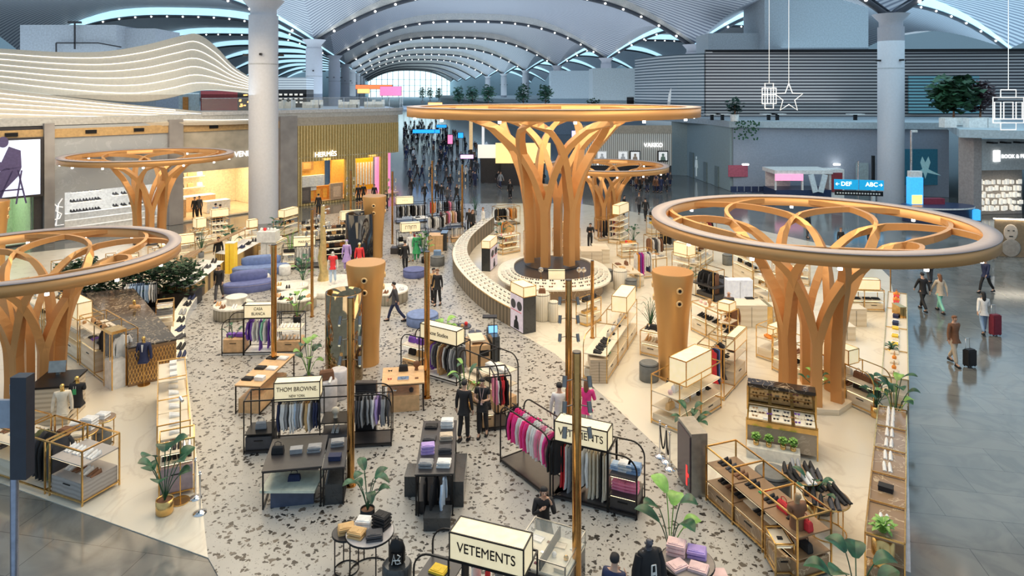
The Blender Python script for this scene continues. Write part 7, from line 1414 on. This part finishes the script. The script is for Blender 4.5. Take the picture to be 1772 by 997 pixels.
ball_tree('dark conifer shaped tree on the mezzanine before the louvres', 1271, 68, 7.3, 2.6, .75, (.02, .08, .06), 200); ball_tree('low shrub on the mezzanine edge beside the curved louvres', 1026, 92, 7.3, 2.2, .9, (.03, .1, .06), 120)
for i, (px, w) in enumerate(((1688, 1.6), (1715, 1.1), (1640, 1.0))): tag(obj('planter_box', MB().box(0, 0, 0, w, .8, .8), WHT), 'white rectangular planter, %s on the mezzanine by the dark trees' % nth(i), 'planter').location = (X_(px, 57), 57, 7.25)
T = thing('hanging_greenery', 'trailing green vines over the blue-grey wall edge, below the conifer', 'plant', PD(1290, 68.7, 7.4)); b = MB()
for k in range(90):
    x = R.uniform(-1.3, 1.3); z = -R.random()**1.5*1.9; b.add([(x, -.3, z), (x+.12, -.36, z-.05), (x+.1, -.32, z-.2), (x-.05, -.3, z-.15)], [(0, 1, 2, 3)])
obj('vines', b, LEAF, T)
# dining tables on the mezzanine
for i, px in enumerate((1232, 1250, 1330, 1345, 1480)): t = thing('cafe_table', 'low cafe seat block, %s along the right mezzanine edge' % nth(i), 'table', (X_(px, 72), 72, 7.25)); obj('top', MB().box(0, 0, .6, 1.6, .9, .08), WHT, t); obj('stand', MB().box(0, 0, 0, .3, .3, .6), BLK, t)
# goods inside the shops
def wall_shelf(label, x0, x1, y, z, n, kind, cols, ph):
    t = thing('wall_shelf', label, 'shelf', (FW.matrix_basis @ Vector(((x0+x1)/2, y, z))), FROT); obj('board', MB().box(0, 0, -.05, x1-x0, .4, .05), WHT if 'white' in label else CREAM, t); obj('shelf_light', MB().box(0, -.18, -.07, x1-x0, .03, .02), STRIP, t)
    put_row(' '.join('%s:%s' % (kind, cols[i % len(cols)]) for i in range(n)), lw(t, -(x1-x0)/2, -.02, z+.002), lw(t, (x1-x0)/2, 0, 0)-lw(t, -(x1-x0)/2, 0, 0), FROT, ph, s=1.6)
for i in range(4): wall_shelf('white lit shoe shelf, %s from the bottom in the white shop' % nth(i), fpx(150), fpx(205), 3.6, 1.3+i*.75, 5, 'loafer', ['black', 'charcoal'], 'on white shop shelf %s from the bottom, left part' % nth(i))
for i in range(3): wall_shelf('white lit shelf, %s from the bottom in the right part of the white shop' % nth(i), fpx(222), fpx(280), 3.4, 1.4+i*.9, 4, 'loafer', ['black'], 'on white shop shelf %s from the bottom, right part' % nth(i))
for i in range(4): wall_shelf('cream lit bag shelf, %s from the bottom in the tan shop' % nth(i), fpx(344), fpx(412), 6.2, 1.9+i*.95, 4, 'bag', ['brown', 'black', 'camel', 'white'], 'on tan shop shelf %s from the bottom' % nth(i))
def shopblock(label, x, y, w, d, h, m, name='shop_counter'):
    t = thing(name, label, 'counter', FW.matrix_basis @ Vector((x, y, .1)), FROT); obj('body', MB().box(0, 0, 0, w, d, h), m, t); obj('top', MB().box(0, 0, h, w+.06, d+.06, .05), WHT, t)
shopblock('pale wood counter inside the tan lit shop', fpx(372), 4.6, 4, 1, 1.2, TAN); shopblock('white two block counter inside the tan lit shop', fpx(400), 2.6, 2, .9, .9, WHT); shopblock('orange cabinet by the tan shop entrance', fpx(330), 2.2, .9, .7, 1.4, TAN)
for i in range(3): shopblock('long white display bench, %s row inside the white shop' % nth(i), fpx(200), 1.0+i*.9, 6.5, .4, .5+i*.35, WHT, 'shop_bench')
def arcpt(px, back, z): q = at_px(px)[0]; return Vector((q.x-back*FN.x, q.y-back*FN.y, z))
for i, (px, bk, z, w, h, c, lb) in enumerate(((562, 1.2, wz0, 3.4, 1.3, (.85, .32, .05), 'orange display cabinet inside the left ribbed shop window'), (545, .7, wz0+1.4, 2.6, 1.0, (.9, .88, .82), 'row of three white framed pictures in the ribbed shop window'), (532, .5, wz0, 1.1, 1.4, (.12, .1, .09), 'dark standing frame at the left of the ribbed shop window'),
        (588, .6, wz0, 1.3, 1.5, (.5, .36, .25), 'brown poster stand at the right of the ribbed shop window'), (568, 3.6, wz1-1.2, 1.3, .9, (.35, .2, .08), 'wood framed picture high in the ribbed shop window'), (645, 1.6, .6, 2.2, 3.4, (.95, .45, .02), 'orange scarf wall inside the ribbed shop doorway'))):
    q = arcpt(px, bk, z); t = thing('shop_display', lb, 'display', q, math.radians(43)); obj('panel', MB().box(0, 0, 0, w, .3, h), mat('sd%d' % i, c), t)
    b = MB(); n = {0: 5, 1: 3, 5: 7}.get(i, 1)
    for k in range(n): b.box(-w/2+(k+.5)*w/n, -.17, h*.15, w/n*.6, .04, h*.65)
    obj('panel_inset', b, WHT if i in (1, 5) else cm(tuple(min(1, x*1.5) for x in c)), t)
    if i in (1, 4): obj('wall_support', MB().box(0, .2, -.4 if i == 1 else 0, w*.5, .1, .5), WHT, t)
